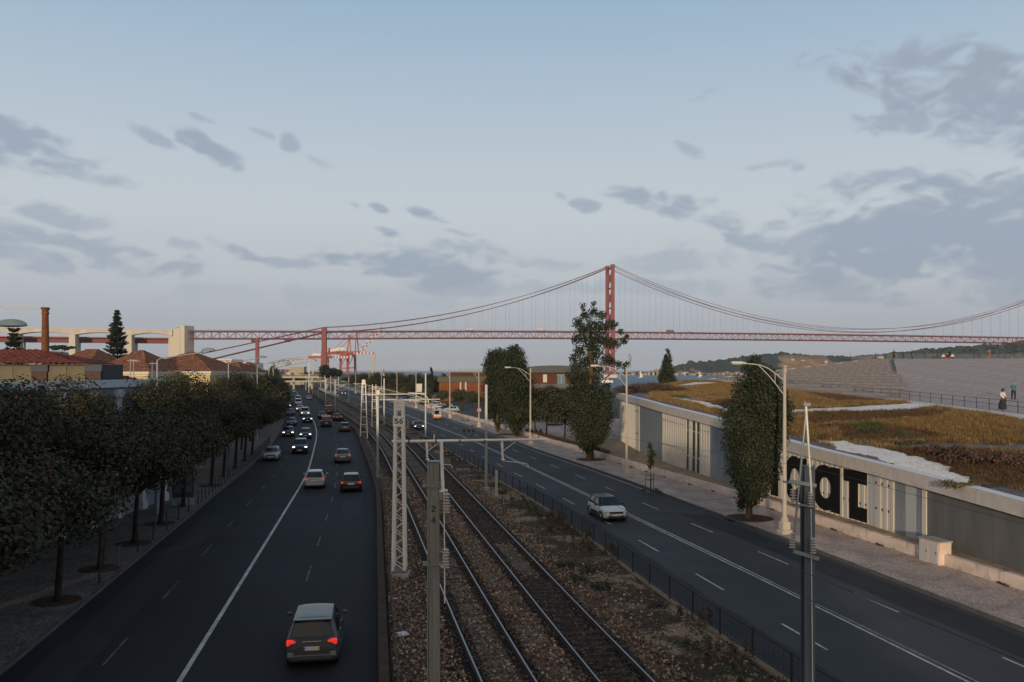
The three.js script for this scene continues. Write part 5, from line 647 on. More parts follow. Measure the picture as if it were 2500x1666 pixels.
// shrubs on the museum roof
{
  const shrub = (x, d, h, rx, rz, n, pal, name, label, group) => { const t = thing(name, label, 'shrub', [x, roofH(x, d) - .05, -d], 0, group), b = []; for (let i = 0; i < 12; i++) b.push({ x: rr(-rx, rx) * .8, y: h * rr(.2, .7), z: rr(-rz, rz) * .8, rx: rx * .4, ry: h * .4, rz: rz * .4 }); part('stem', join(...dlist(-1, 1, 6).map((k) => rod(V(k * rx * .4, 0, k * rz * .2), V(k * rx * .8, h * .8, k * rz * .5), .02, .008, 5))), bark, t).userData.kind = 'stuff'; part('foliage', leaves(b, n, .16, pal, { shell: .15, narrow: .25 }), leafMat, t); };
  [[1548, 945, 122, 1.2, 3.2], [1580, 941, 126, 1.5, 3], [1606, 942, 124, 1.3, 2.6], [1640, 948, 120, 1.0, 2.8], [1530, 950, 118, 1.0, 2]].forEach(([px, py, d, h, r], i) => shrub(sightX(px, d), d, h, r * .8, r, 2600, palBrown, 'roof_shrub', ['rust brown shrub in front of the tallest one', 'tallest rust brown shrub at the far roof edge', 'rust brown shrub between the tallest one and the white walk', 'low rust brown shrub at the golden grass edge', 'small rust brown shrub at the eave'][i], 'rust brown roof shrubs'));
  [[2305, 1085, 52, .8, 1.3], [2350, 1098, 50, .7, 1.4], [2400, 1108, 49, .7, 1.5], [2450, 1120, 48, .75, 1.6], [2490, 1135, 46.5, .7, 1.4], [2030, 1035, 66, .45, .8], [2010, 1050, 62, .4, .7]].forEach(([px, py, d, h, r], i) => shrub(sightX(px, d), d, h, r, r, 1500, palBrown, 'roof_shrub', ['dark brown shrub on the slate band, first of the trail', 'dark brown shrub on the slate band, second of the trail', 'dark brown shrub mid way down the trail', 'dark brown shrub low in the trail', 'dark brown shrub at the trail end', 'small reddish shrub above the white gravel bed', 'small reddish shrub near the eave behind the steel mast'][i], 'dark brown roof shrubs'));
  [[2140, 1042, 62], [2215, 1060, 57], [2360, 1140, 44]].forEach(([px, py, d], i) => shrub(sightX(px, d), d, .35, 1.2, .8, 900, i < 2 ? palOlive : palGold, 'roof_shrub', ['low green cushion plant on the roof slope', 'small green cushion plant lower on the roof slope', 'yellowish grass tussock above the white gravel'][i]));
  // creeper and hoops along the yard edge
  const hd = thing('yard_hedge', 'low brown hedge behind hooped edging along the yard wall', 'hedge', [0, 0, 0]); const b = dlist(98, 134, 26).map((d) => ({ x: LW(d) + .9, y: .7, z: -d, rx: .45, ry: .45, rz: .8 })); part('foliage', leaves(b, 6000, .16, palBrown, { shell: .2 }), leafMat, hd); for (let d = 99; d < 124; d += .9) { const g = new THREE.TorusGeometry(.42, .018, 5, 14, Math.PI); g.rotateY(Math.PI / 2 - .2); g.translate(LW(d) + .5, .75, -d); part('hoop', g, M.dark, hd); }
}
// weeds and dry tufts along the railway fence
{
  const wtuft = (n, spread, h, pal) => leaves(Array.from({ length: n }, () => ({ x: rr(-spread, spread), y: h * .45, z: rr(-spread, spread), rx: .14, ry: h * .5, rz: .14 })), n * 26, .17, pal, { shell: .1, narrow: .12, droop: -.8 });
  const A = wtuft(10, .5, .55, palOlive), B = wtuft(12, .6, .8, lin([.085, .055, .028], [.11, .075, .038], [.065, .042, .024])), C = wtuft(8, .35, .3, palOlive);
  const say = ['green', 'dry', 'low']; const spots = [[26, -1.1, 0], [27.3, -1.6, 0], [29, -1.0, 1], [30.6, -1.3, 0], [33, -.7, 1], [36, -.8, 2], [39, -2.4, 2], [40.5, -2.9, 2], [42, -2.2, 2], [43.5, -3, 2], [45, -.6, 1], [47.5, -.7, 1], [50, -.8, 1], [52, -1.0, 1], [53.5, -.8, 1], [55, -1.2, 1], [56.5, -.7, 1], [58, -1.0, 0], [60.5, -1.3, 0], [62, -1.5, 0], [65, -1.2, 0], [69, -1.4, 2], [73, -1.2, 0], [78, -1.2, 0], [84, -1, 1], [92, -1.1, 1], [100, -1.2, 0], [110, -1, 1], [122, -1, 0]];
  spots.forEach(([d, o, k], i) => { const t = lone('weed_bush', `${['green weed', 'dry straw coloured weed', 'low grey-green weed'][k]} clump by the railway fence, ${ordinal(i)} along it`, 'weed', [A, B, C][k], leafMat, ['green weeds by the fence', 'dry weeds by the fence', 'low weeds by the fence'][k]); t.position.set(FE(d) + o, .1, -d); t.rotation.y = i * 2.2; t.scale.set(1.2, .9 + .4 * hash(i, 2, 3), 1.2); });
  // weeds at the pavement trees and lamp feet
  [[1588, 1203, 66], [1135, 1029, 0], [1160, 1042, 0]].forEach(([px, py], i) => { const d = FOCAL * 9.87 / (py - HORIZON), t = lone('verge_plants', ['weedy planting pit round the staked sapling', 'weedy planting pit round the fifth lamp', 'weedy planting pit at the fourth lamp foot'][i], 'plants', A, leafMat); t.position.set(sightX(px, d), .13, -d); t.scale.set(1.5, .7, 1.5); });
  for (let i = 0; i < 16; i++) { const d = 36 + i * 4.3 + rr(-1, 1), t = lone('wall_weed', `tiny weed at the foot of the low wall, ${ordinal(i)} along it`, 'weed', C, leafMat, 'weeds along the low wall'); t.position.set(LW(d) - .12, .12, -d); t.scale.set(.25, .45, 1.3); }
  { const hd = thing('car_park_hedge', 'low dark clipped hedge along the car park kerb', 'hedge'); part('foliage', leaves(dlist(192, 286, 50).map((d) => ({ x: (d < 240 ? LW(d) + .9 : KR(d) + 7), y: .35, z: -d, rx: .6, ry: .42, rz: 1.2 })), 5000, .22, palOak, { shell: .3 }), leafMat, hd); part('hedge_kerb', strip((d) => (d < 240 ? LW(d) + .3 : KR(d) + 6.3), .2, .15, -.02, dlist(192, 286, 40)), M.kerb, hd); }
  // saplings with stakes
  [[1588, 1208, 1135, 'staked young sapling on the museum pavement', 'sapling'], [1128, 1025, 985, 'staked young sapling by the car park kerb', 'sapling']].forEach(([px, by, top, label]) => { const d = FOCAL * 9.87 / (by - HORIZON), h = sightH(top - 60, d) * .9 - .2, t = thing('sapling', label, 'tree', [sightX(px, d), .13, -d]); const H = d < 100 ? 4.1 : 3.2; part('trunk', rod(V(0, 0, 0), V(.05, H, 0), .03, .012, 6), bark, t); part('crown', leaves([{ x: 0, y: H * .62, z: 0, rx: .35, ry: .6, rz: .35 }, { x: .1, y: H * .8, z: 0, rx: .36, ry: .6, rz: .36 }, { x: -.05, y: H * .95, z: 0, rx: .24, ry: .4, rz: .24 }], 420, .16, palOlive, { shell: .1 }), leafMat, t); for (const [x, z] of [[-.32, -.3], [.32, -.3], [0, .35]]) part('stake', rod(V(x, 0, z), V(x, 1.6, z), .035, .035, 6), mat(.14, .09, .06, .9), t); part('stake_tie', join(box(.7, .06, .04, 0, 1.5, -.3), bar(V(-.32, 1.2, -.3), V(0, 1.2, .35), .05), bar(V(.32, 1.2, -.3), V(0, 1.2, .35), .05)), mat(.14, .09, .06, .9), t); });
}

// ================================================================ vehicles
const glassDark = new THREE.MeshPhysicalMaterial({ color: new THREE.Color().setRGB(.012, .015, .018), roughness: .06, metalness: 0, ior: 1.5, side: THREE.DoubleSide });
const chrome = mat(.6, .6, .6, .2, { metalness: 1 }), plateW = mat(.6, .6, .56, .5), plateY = mat(.6, .42, .05, .5), plateB = mat(.05, .14, .4, .5), blackPlastic = mat(.02, .02, .022, .6), rimMat = mat(.35, .36, .37, .35, { metalness: .8 });
const lampClear = mat(.5, .52, .54, .12), lampRed = mat(.16, .008, .008, .25);
const headOn = new THREE.MeshStandardMaterial({ color: 0xffffff, emissive: new THREE.Color(1, .96, .9), emissiveIntensity: 2.4, roughness: .3 }), tailOn = new THREE.MeshStandardMaterial({ color: new THREE.Color(.3, .01, .01), emissive: new THREE.Color(1, .035, .015), emissiveIntensity: .75, roughness: .3 });
const paintOf = (r, g, b) => mats['car' + [r, g, b]] ??= new THREE.MeshPhysicalMaterial({ color: new THREE.Color().setRGB(r, g, b), roughness: .45, metalness: 0, clearcoat: .6, clearcoatRoughness: .05, side: THREE.DoubleSide });
// body stations: [z, half width, sill, shoulder, crown]
const shapes = {
  hatch: { L: 4.0, H: 1.48, st: [[-2, .66, .42, .72, .72], [-1.97, .76, .3, .92, .95], [-1.7, .85, .22, .98, 1.0], [-1.1, .87, .2, .97, 1], [0, .875, .2, .94, .97], [.9, .87, .2, .93, .98], [1.35, .85, .2, .88, .93], [1.75, .78, .22, .78, .82], [1.94, .68, .3, .66, .68], [2, .58, .38, .56, .56]], g: { zf: [1.02, .22], zr: [-1.86, -1.5], w: [.8, .57], y: [.94, 1.44] } },
  mini: { L: 4.4, H: 1.6, st: [[-2.2, .66, .42, .76, .76], [-2.17, .79, .3, .98, 1.0], [-1.95, .88, .22, 1.06, 1.08], [-1.2, .9, .2, 1.03, 1.05], [0, .9, .2, 1, 1.02], [1.0, .89, .2, .98, 1.02], [1.55, .86, .2, .92, .97], [1.95, .78, .22, .8, .84], [2.15, .66, .3, .68, .7], [2.2, .56, .38, .58, .58]], g: { zf: [1.3, .35], zr: [-2.02, -1.72], w: [.83, .62], y: [1.0, 1.56] } },
  suv: { L: 4.5, H: 1.68, st: [[-2.25, .7, .5, .84, .84], [-2.22, .82, .36, 1.04, 1.07], [-1.95, .91, .3, 1.12, 1.14], [-1.1, .93, .28, 1.08, 1.1], [0, .93, .28, 1.05, 1.08], [.9, .92, .28, 1.04, 1.1], [1.5, .9, .28, 1.0, 1.06], [1.95, .84, .3, .92, .96], [2.18, .74, .38, .78, .8], [2.25, .62, .46, .66, .66]], g: { zf: [.98, .22], zr: [-2.08, -1.78], w: [.84, .64], y: [1.06, 1.64] } },
  saloon: { L: 4.6, H: 1.45, st: [[-2.3, .66, .42, .74, .74], [-2.27, .78, .3, .94, .97], [-1.95, .86, .22, .99, 1.02], [-1.2, .88, .2, .97, .99], [0, .88, .2, .93, .96], [.9, .88, .2, .92, .96], [1.5, .86, .2, .86, .92], [2, .78, .22, .76, .8], [2.24, .68, .3, .64, .66], [2.3, .56, .38, .54, .54]], g: { zf: [1.12, .3], zr: [-1.72, -.95], w: [.8, .56], y: [.94, 1.41] } },
  van: { L: 4.9, H: 1.95, st: [[-2.45, .84, .4, 1.1, 1.1], [-2.43, .93, .3, 1.16, 1.18], [-1.6, .95, .25, 1.15, 1.17], [0, .95, .25, 1.12, 1.14], [1.2, .94, .25, 1.1, 1.14], [1.75, .9, .25, 1.02, 1.08], [2.2, .82, .28, .88, .92], [2.4, .7, .36, .72, .74], [2.45, .6, .44, .6, .6]], g: { zf: [1.55, .75], zr: [-2.42, -2.34], w: [.9, .8], y: [1.12, 1.9] } },
};
const carParts = {};
function carGeo(kind) {
  if (carParts[kind]) return carParts[kind];
  const { L, H, st, g } = shapes[kind], out = {};
  // lower body: smooth loft of rounded cross sections
  const ring = ([z, w, y0, y1, yc]) => { const m = (y0 + y1) / 2, pts = [[0, y0], [w * .8, y0], [w * .97, y0 + .07], [w, m - .06], [w * 1.0, m + .1], [w * .975, y1 - .1], [w * .93, y1 - .02], [w * .7, lerp(y1, yc, .6)], [0, yc]]; return [...pts.map(([x, y]) => [x, y, z]), ...pts.slice(1, -1).reverse().map(([x, y]) => [-x, y, z])]; };
  const rings = st.map(ring), n = rings[0].length, pos = [], idx = []; rings.forEach((r) => r.forEach((p) => pos.push(...p)));
  for (let j = 0; j < rings.length - 1; j++) for (let i = 0; i < n; i++) { const a = j * n + i, b = j * n + (i + 1) % n, c = a + n, d = b + n; idx.push(a, b, d, a, d, c); }
  for (const j of [0, rings.length - 1]) for (let i = 1; i < n - 1; i++) j ? idx.push(j * n, j * n + i + 1, j * n + i) : idx.push(0, i, i + 1);
  const bg = new THREE.BufferGeometry(); bg.setAttribute('position', new THREE.Float32BufferAttribute(pos, 3)); bg.setIndex(idx); out.body = toCreasedNormals(bg, .7);
  // greenhouse surface: u runs front, right, rear, left; t from waist to roof
  const S = (u, t, o = 0) => { const e = t * (1 + .12 * Math.sin(Math.PI * t)), k = clamp(t), w = lerp(g.w[0], g.w[1], k ** 1.25), zf = lerp(g.zf[0], g.zf[1], k), zr = lerp(g.zr[0], g.zr[1], k), y = lerp(g.y[0], g.y[1], k); u = ((u % 4) + 4) % 4; const bf = .16, br = .06; let x, z; const s = u % 1; if (u < 1) { x = lerp(-w, w, s); z = zf + bf * (1 - (x / w) ** 2) - bf; } else if (u < 2) { x = w + .03 * Math.sin(s * Math.PI); z = lerp(zf - bf, zr + br, s); } else if (u < 3) { x = lerp(w, -w, s); z = zr - br * (1 - (x / w) ** 2) + br; } else { x = -w - .03 * Math.sin(s * Math.PI); z = lerp(zr + br, zf - bf, s); } const cx = x / (w || 1), cz = (z - (zf + zr) / 2) / ((zf - zr) / 2); return [x + cx * o, y + o * .4, z + cz * o]; };
  const patch = (u0, u1, t0, t1, o, nu = 6, nt = 5) => grid(nu, nt, (a, b) => S(lerp(u0, u1, a), lerp(t0, t1, b), o));
  out.windscreen = patch(.06, .94, -.05, .95, .008, 10); out.rearWindow = patch(2.08, 2.92, .04, .93, .008, 10);
  out.sideGlass = [patch(1.03, 1.97, .02, .9, .006, 8), patch(3.03, 3.97, .02, .9, .006, 8)];
  const pil = (u, w, t0 = -.04) => patch(u - w, u + w, t0, 1.0, .014, 4, 5);
  const cw = kind === 'van' ? .34 : kind === 'hatch' ? .13 : .09;
  out.cabin = join(pil(1, .045), pil(4 - .0001, .045).clone(), patch(-.045, .045, -.04, 1, .014, 4), patch(1.985 - cw, 2.07, -.04, 1, .014, 6), patch(2.93, 3.015 + cw, -.04, 1, .014, 6), patch(1.46, 1.5, -.04, 1, .012, 2), patch(3.5, 3.54, -.04, 1, .012, 2), patch(0, 4, -.06, .06, .01, 48, 1), patch(0, 4, .88, 1, .013, 48, 1));
  const ww = g.w[1], zf = g.zf[1], zr = g.zr[1], yr = g.y[1]; out.roof = grid(12, 10, (a, b) => { const x = lerp(ww + .012, -ww - .012, a), z = lerp(zr - .07, zf + .02, b), q = 1 - (2 * a - 1) ** 4, p = 1 - (2 * b - 1) ** 4; return [x * (1 - .0 * b), yr - .005 + (H - yr) * Math.sqrt(Math.max(0, q * p)) ** .8, z - .14 * (2 * a - 1) ** 2 * b + .05 * (2 * a - 1) ** 2 * (1 - b)]; });
  const wz = L * .31, R = kind === 'suv' || kind === 'van' ? .36 : .32, W = st[4][1];
  out.wheels = [[W - .11, wz + .02], [-W + .11, wz + .02], [W - .11, -wz], [-W + .11, -wz]]; out.R = R;
  out.tyre = lathe([[R * .62, -.1], [R * .95, -.1], [R, -.07], [R, .07], [R * .95, .1], [R * .62, .1]], 22).rotateZ(Math.PI / 2); const spokes = [lathe([[0, -.05], [R * .64, -.085], [R * .64, .085], [0, .05]], 18).rotateZ(Math.PI / 2)]; out.rim = join(spokes);
  out.arch = join(out.wheels.map(([x, z]) => { const t = new THREE.TorusGeometry(R + .05, .035, 6, 18, Math.PI); t.rotateY(Math.PI / 2); t.translate(Math.sign(x) * (W - .015), R + .0, z); return t; }));
  const zb = st[0][0], zfnt = st.at(-1)[0], yl = st[2][3], ys = st.at(-3)[3];
  const lampShape = (w, h, d) => { const q = new THREE.SphereGeometry(1, 12, 8); q.scale(w, h, d); return q; };
  out.head = [-1, 1].map((s) => lampShape(.2, .085, .17).rotateY(s * .5).translate(s * (st.at(-3)[1] - .15), ys - .1, st.at(-3)[0] + .05)); out.tail = [-1, 1].map((s) => rbox(kind === 'van' || kind === 'suv' ? .17 : .34, kind === 'van' || kind === 'suv' ? .5 : .2, .2, s * (st[1][1] - (kind === 'van' || kind === 'suv' ? .1 : .13)), yl - .16, zb + .12, .05));
  out.plateF = rbox(.52, .12, .03, 0, .48, zfnt + .012, .01); out.plateR = rbox(.52, .13, .03, 0, kind === 'mini' ? .72 : .74, zb - .012, .008);
  out.grille = join(rbox(.95, .14, .06, 0, ys - .14, zfnt - .015, .02), rbox(1.1, .16, .06, 0, .36, zfnt - .0, .03)); out.bumper = rbox(st[1][1] * 1.7, .2, .14, 0, .42, zb + .05, .05); out.sill = join(rbox(.05, .14, L * .42, W - .0, .28, 0, .02), rbox(.05, .14, L * .42, -W + .0, .28, 0, .02));
  out.trim = rbox(.62, .035, .03, 0, yl - .12, zb + .01, .01); out.mirror = [-1, 1].map((s) => { const q = new THREE.SphereGeometry(1, 10, 7); q.scale(.11, .075, .06); q.translate(s * (W + .1), g.y[0] + .08, g.zf[0] - .45); return q; }); out.under = rbox(W * 1.7, .16, L * .9, 0, .26, 0, .05);
  out.handle = [-1, 1].flatMap((s) => [-.55, .45].map((z) => rbox(.03, .03, .2, s * (W - .005), g.y[0] - .13, z, .01))); out.seam = join([-1, 1].flatMap((s) => [[.95, .6], [-.05, .62], [-1.0, .5]].map(([z, h]) => box(.012, h, .014, s * (W - .004), .62, z * L / 4.2))));
  return carParts[kind] = out;
}
function car(name, kind, label, category, col, f, d, x, away, opt = {}) {
  const G = carGeo(kind), dir = heading(f, d), t = thing(name, label, category, [x, .004, -d], away ? Math.PI - dir : -dir, opt.group), pm = paintOf(...col);
  if (opt.turn !== undefined) t.rotation.y = opt.turn;
  part('body', G.body, pm, t); part('underbody', G.under, blackPlastic, t);
  const cab = part('cabin', G.cabin, opt.blackPillars ? blackPlastic : pm, t); part('roof', G.roof, opt.roof ?? pm, t);
  part('windscreen', G.windscreen, glassDark, t); part('rear_window', G.rearWindow, kind === 'van' && opt.panel ? pm : glassDark, t); for (const g of G.sideGlass) part('side_window', g, glassDark, t);
  for (const [wx, wz] of G.wheels) { const w = part('wheel', G.tyre, M.rubber, t); w.position.set(wx, G.R, wz); part('rim', G.rim, opt.blackPillars ? blackPlastic : rimMat, w); }
  part('wheel_arch', G.arch, blackPlastic, t); part('sill', G.sill, blackPlastic, t); part('grille', G.grille, blackPlastic, t);
  for (const g of G.head) part('headlight', g, opt.head ? headOn : lampClear, t); for (const g of G.tail) part('tail_light', g, opt.tail ? tailOn : lampRed, t);
  part('number_plate', G.plateF, opt.yellowPlate ? plateY : plateW, t); const pr = part('number_plate', G.plateR, plateW, t); for (const g of G.mirror) part('mirror', g, opt.blackPillars ? blackPlastic : pm, t);
  if (opt.near) { part('rear_bumper', G.bumper, pm, t); part('chrome_strip', G.trim, chrome, t); for (const g of G.handle) part('door_handle', g, pm, t); part('door_seam', G.seam, blackPlastic, t); }
  return t;
}
{
  const black = [.01, .011, .013], grey = [.09, .095, .1], silver = [.34, .36, .38], white = [.62, .61, .6], blue = [.02, .045, .1], navy = [.012, .02, .04], wine = [.12, .015, .015], blk2 = [.02, .02, .024], bronze = [.1, .07, .05], sand = [.35, .27, .2];
  const L1 = (d) => (LK(d) * .74 + WL(d) * .26), L2 = (d) => (LK(d) * .27 + WL(d) * .73), R1 = (d) => (WL(d) * .72 + RK(d) * .28), R2 = (d) => (WL(d) * .27 + RK(d) * .73), at = (px, d) => sightX(px, d);
  const m = car('minivan', 'mini', 'dark grey minivan driving away closest to the viewpoint, tail lights glowing', 'car', [.06, .062, .066], R1, 30.9, at(771, 30.9), true, { tail: 1, near: 1, roof: mat(.02, .032, .042, .22) });
  { // its number plate and rear details
    const pr = m.children.filter((c) => c.name === 'number_plate')[1]; part('plate_band', box(.05, .12, .012, .235, .72, -2.232), plateB, pr); part('plate_band', box(.05, .12, .012, -.235, .72, -2.232), plateY, pr); part('reflector', rbox(.2, .16, .05, .7, .52, -2.19, .03), mat(.2, .21, .22, .3), m); part('reflector', rbox(.2, .16, .05, -.7, .52, -2.19, .03), mat(.2, .21, .22, .3), m); part('lip_spoiler', rbox(1.3, .05, .16, 0, 1.57, -1.78, .02), paintOf(.06, .062, .066), m); }
  car('hatchback', 'hatch', 'silver hatchback driving away beside the centre line', 'car', silver, R1, 74.6, at(766, 74), true, { tail: 1, near: 1 });
  car('hatchback', 'hatch', 'black hatchback driving away beside the silver one', 'car', black, R2, 72.4, at(855, 72), true, { tail: 1, near: 1 });
  car('saloon_car', 'saloon', 'dark saloon with bright roof driving away ahead of the black hatchback', 'car', grey, R2, 95, at(834, 94.5), true, { tail: 1 });
  car('hatchback', 'hatch', 'bronze hatchback hugging the parapet, driving away', 'car', bronze, R2, 143, at(841, 143), true, {});
  car('van', 'van', 'dark van with red lights driving away in the middle lane', 'van', blk2, R1, 155, at(796, 155), true, { tail: 1, panel: 1 });
  car('saloon_car', 'saloon', 'dark saloon driving away between the van and the parapet', 'car', blk2, R2, 174, at(822, 174), true, { tail: 1 });
  car('saloon_car', 'saloon', 'dark saloon with brake lights driving away past the centre line bend', 'car', navy, R1, 181, at(786, 181), true, { tail: 1 });
  car('pickup_van', 'van', 'tall brownish van driving away ahead of the brake lights', 'van', [.08, .055, .05], R2, 203, at(801, 203), true, { tail: 1 });
  car('hatchback', 'hatch', 'pale pinkish car driving away far up the avenue', 'car', [.5, .42, .4], R1, 302, at(754, 302), true, {});
  car('hatchback', 'hatch', 'silver hatchback coming towards the bollards, lights off', 'car', silver, L1, 96.8, at(668, 97.5), false, { near: 1 });
  car('suv', 'suv', 'black SUV coming with headlights on beside the centre line', 'car', black, L2, 105.5, at(733, 105.5), false, { head: 1, near: 1 });
  car('hatchback', 'hatch', 'dark hatchback with glowing headlights behind the black SUV', 'car', navy, L2, 128, at(746, 128), false, { head: 1 });
  car('hatchback', 'hatch', 'black hatchback coming along the kerb lane with dim lights', 'car', blk2, L1, 132, at(704, 132), false, { head: 1 });
  car('saloon_car', 'saloon', 'grey-blue saloon coming along the kerb lane', 'car', [.05, .065, .09], L1, 158, at(712, 158), false, {});
  car('suv', 'suv', 'black SUV coming with bluish headlights at the line bend', 'car', black, L2, 167, at(750, 167), false, { head: 1 });
  car('van', 'van', 'cream roofed van coming behind the bluish headlights', 'van', [.5, .46, .38], L2, 191, at(744, 191), false, { head: 1 });
  car('hatchback', 'hatch', 'dark blue hatchback coming along the kerb lane under the trees', 'car', blue, L1, 194, at(709, 194), false, {});
  car('saloon_car', 'saloon', 'white saloon with teal windscreen and headlights in the queue', 'car', white, L2, 214, at(731, 214), false, { head: 1 });
  car('hatchback', 'hatch', 'black car with bright headlights emerging under the trees', 'car', black, L1, 234, at(702, 234), false, { head: 1 });
  car('van', 'van', 'white van in the distant queue', 'van', white, L2, 250, at(728, 250), false, {});
  car('van', 'van', 'white box van behind the other van in the distant queue', 'van', white, L2, 282, at(727, 282), false, {});
  car('hatchback', 'hatch', 'dark red car far up the avenue', 'car', wine, L2, 400, at(718, 400), false, {});
  const w = car('crossover_car', 'hatch', 'white hatchback with black roof on the riverside road', 'car', [.66, .65, .63], off(DL, -1.5), 58.6, at(1482, 58.6), false, { roof: mat(.05, .052, .055, .3), blackPillars: 1, near: 1 });
  for (const s of [-1, 1]) { part('side_guard', rbox(.04, .22, 1.5, s * .885, .46, 0, .02), blackPlastic, w); part('fog_lamp', rbox(.2, .1, .06, s * .58, .36, 1.97, .03), mat(.3, .03, .03, .5), w); }
  car('saloon_car', 'saloon', 'dark blue saloon with headlights on the riverside road by the fence', 'car', navy, off(DL, -2.4), 147, at(1019, 147), false, { head: 1 });
  car('hatchback', 'hatch', 'pale hatchback far down the riverside road', 'car', silver, off(DL, -2), 376, at(818, 376), false, {});
  car('hatchback', 'hatch', 'red car braking far down the riverside road', 'car', [.3, .03, .03], off(DL, 2), 470, at(823, 470), true, { tail: 1 });
  car('hatchback', 'hatch', 'small dark car with one bright light far down the riverside road', 'car', navy, off(DL, 1.6), 362, at(838, 362), false, { head: 1 });
  // car park rows
  const P = [[1100, 1007, 'hatch', [.45, .52, .52], 'pale hatchback with teal roof board at the car park end'], [1086, 1003, 'saloon', navy, 'dark saloon parked beside the pale teal-topped hatchback'], [1072, 1000, 'hatch', white, 'white hatchback parked behind the dark saloon'], [1058, 996, 'suv', silver, 'silver estate parked between the white cars'], [1028, 987, 'saloon', sand, 'sand coloured saloon parked behind the sixth lamp post'], [1014, 984, 'hatch', white, 'white hatchback parked beside the sand saloon'], [1003, 981.5, 'hatch', [.58, .55, .52], 'off white hatchback parked third from the row end'], [993, 979, 'saloon', blue, 'blue saloon parked second from the row end'], [979, 976, 'hatch', [.04, .1, .22], 'bright blue hatchback parked at the far row end'], [1069, 977, 'hatch', [.35, .02, .015], 'red hatchback parked before the rust pavilion'], [1052, 972, 'hatch', silver, 'silver hatchback parked deep in the lot under young trees'], [1110, 975, 'hatch', black, 'black hatchback parked deep in the lot beside the green tree']];
  for (const [px, by, k, c, label] of P) { const d = FOCAL * 10 / (by - HORIZON); car('parked_car', k, label, 'car', c, off(KR, 0), d, sightX(px, d), false, { turn: -1.25 + rr(-.06, .06), group: 'cars in the car park' }); }
  { const pk = scene.children.find((o) => o.userData.label?.startsWith('pale hatchback with teal')); part('roof_board', rbox(.7, .5, .3, 0, 1.75, -.3, .05), mat(.1, .4, .45, .5), pk); }
  car('parked_car', 'hatch', 'silver hatchback parked in the yard beyond the clipped trees', 'car', [.4, .42, .44], off(KR, 0), 158, sightX(1356, 158), false, { turn: -.5, group: 'cars in the yard' }); car('parked_car', 'suv', 'blue-grey SUV parked behind the silver hatchback in the yard', 'car', [.06, .1, .15], off(KR, 0), 184, sightX(1366, 184), false, { turn: -.5, group: 'cars in the yard' });
  // three wheeled taxi
  { const d = 176, t = thing('tuk_tuk', 'white and orange three-wheeled taxi with canopy at the pavement edge', 'tuk-tuk', [sightX(1066, d), .004, -d], heading(KR, d) * -1 + Math.PI * 0); const or = mat(.6, .2, .02, .5), wh = mat(.6, .58, .54, .5); part('tub', rbox(1.5, .75, 2.0, 0, .75, .1, .12), or, t); part('canopy', rbox(1.6, .14, 2.5, 0, 1.98, 0, .06), wh, t); for (const [x, z] of [[-.66, 1.1], [.66, 1.1], [-.66, -.95], [.66, -.95], [-.66, .1], [.66, .1]]) part('canopy_post', box(.07, 1.1, .07, x, 1.45, z), wh, t); part('panel', rbox(1.52, .4, .05, 0, .92, 1.12, .02), wh, t); part('bench', rbox(1.3, .3, .6, 0, 1.15, -.4, .06), M.dark, t); for (const [x, z] of [[-.6, .8], [.6, .8], [0, -1.15]]) { const w = part('wheel', rod(V(x - .09, .27, z), V(x + .09, .27, z), .27, .27, 16), M.rubber, t); part('rim', rod(V(x - .1, .27, z), V(x + .1, .27, z), .14, .14, 12), rimMat, w); } part('windscreen', box(1.3, .55, .03, 0, 1.55, -1.1), glassDark, t); }
}

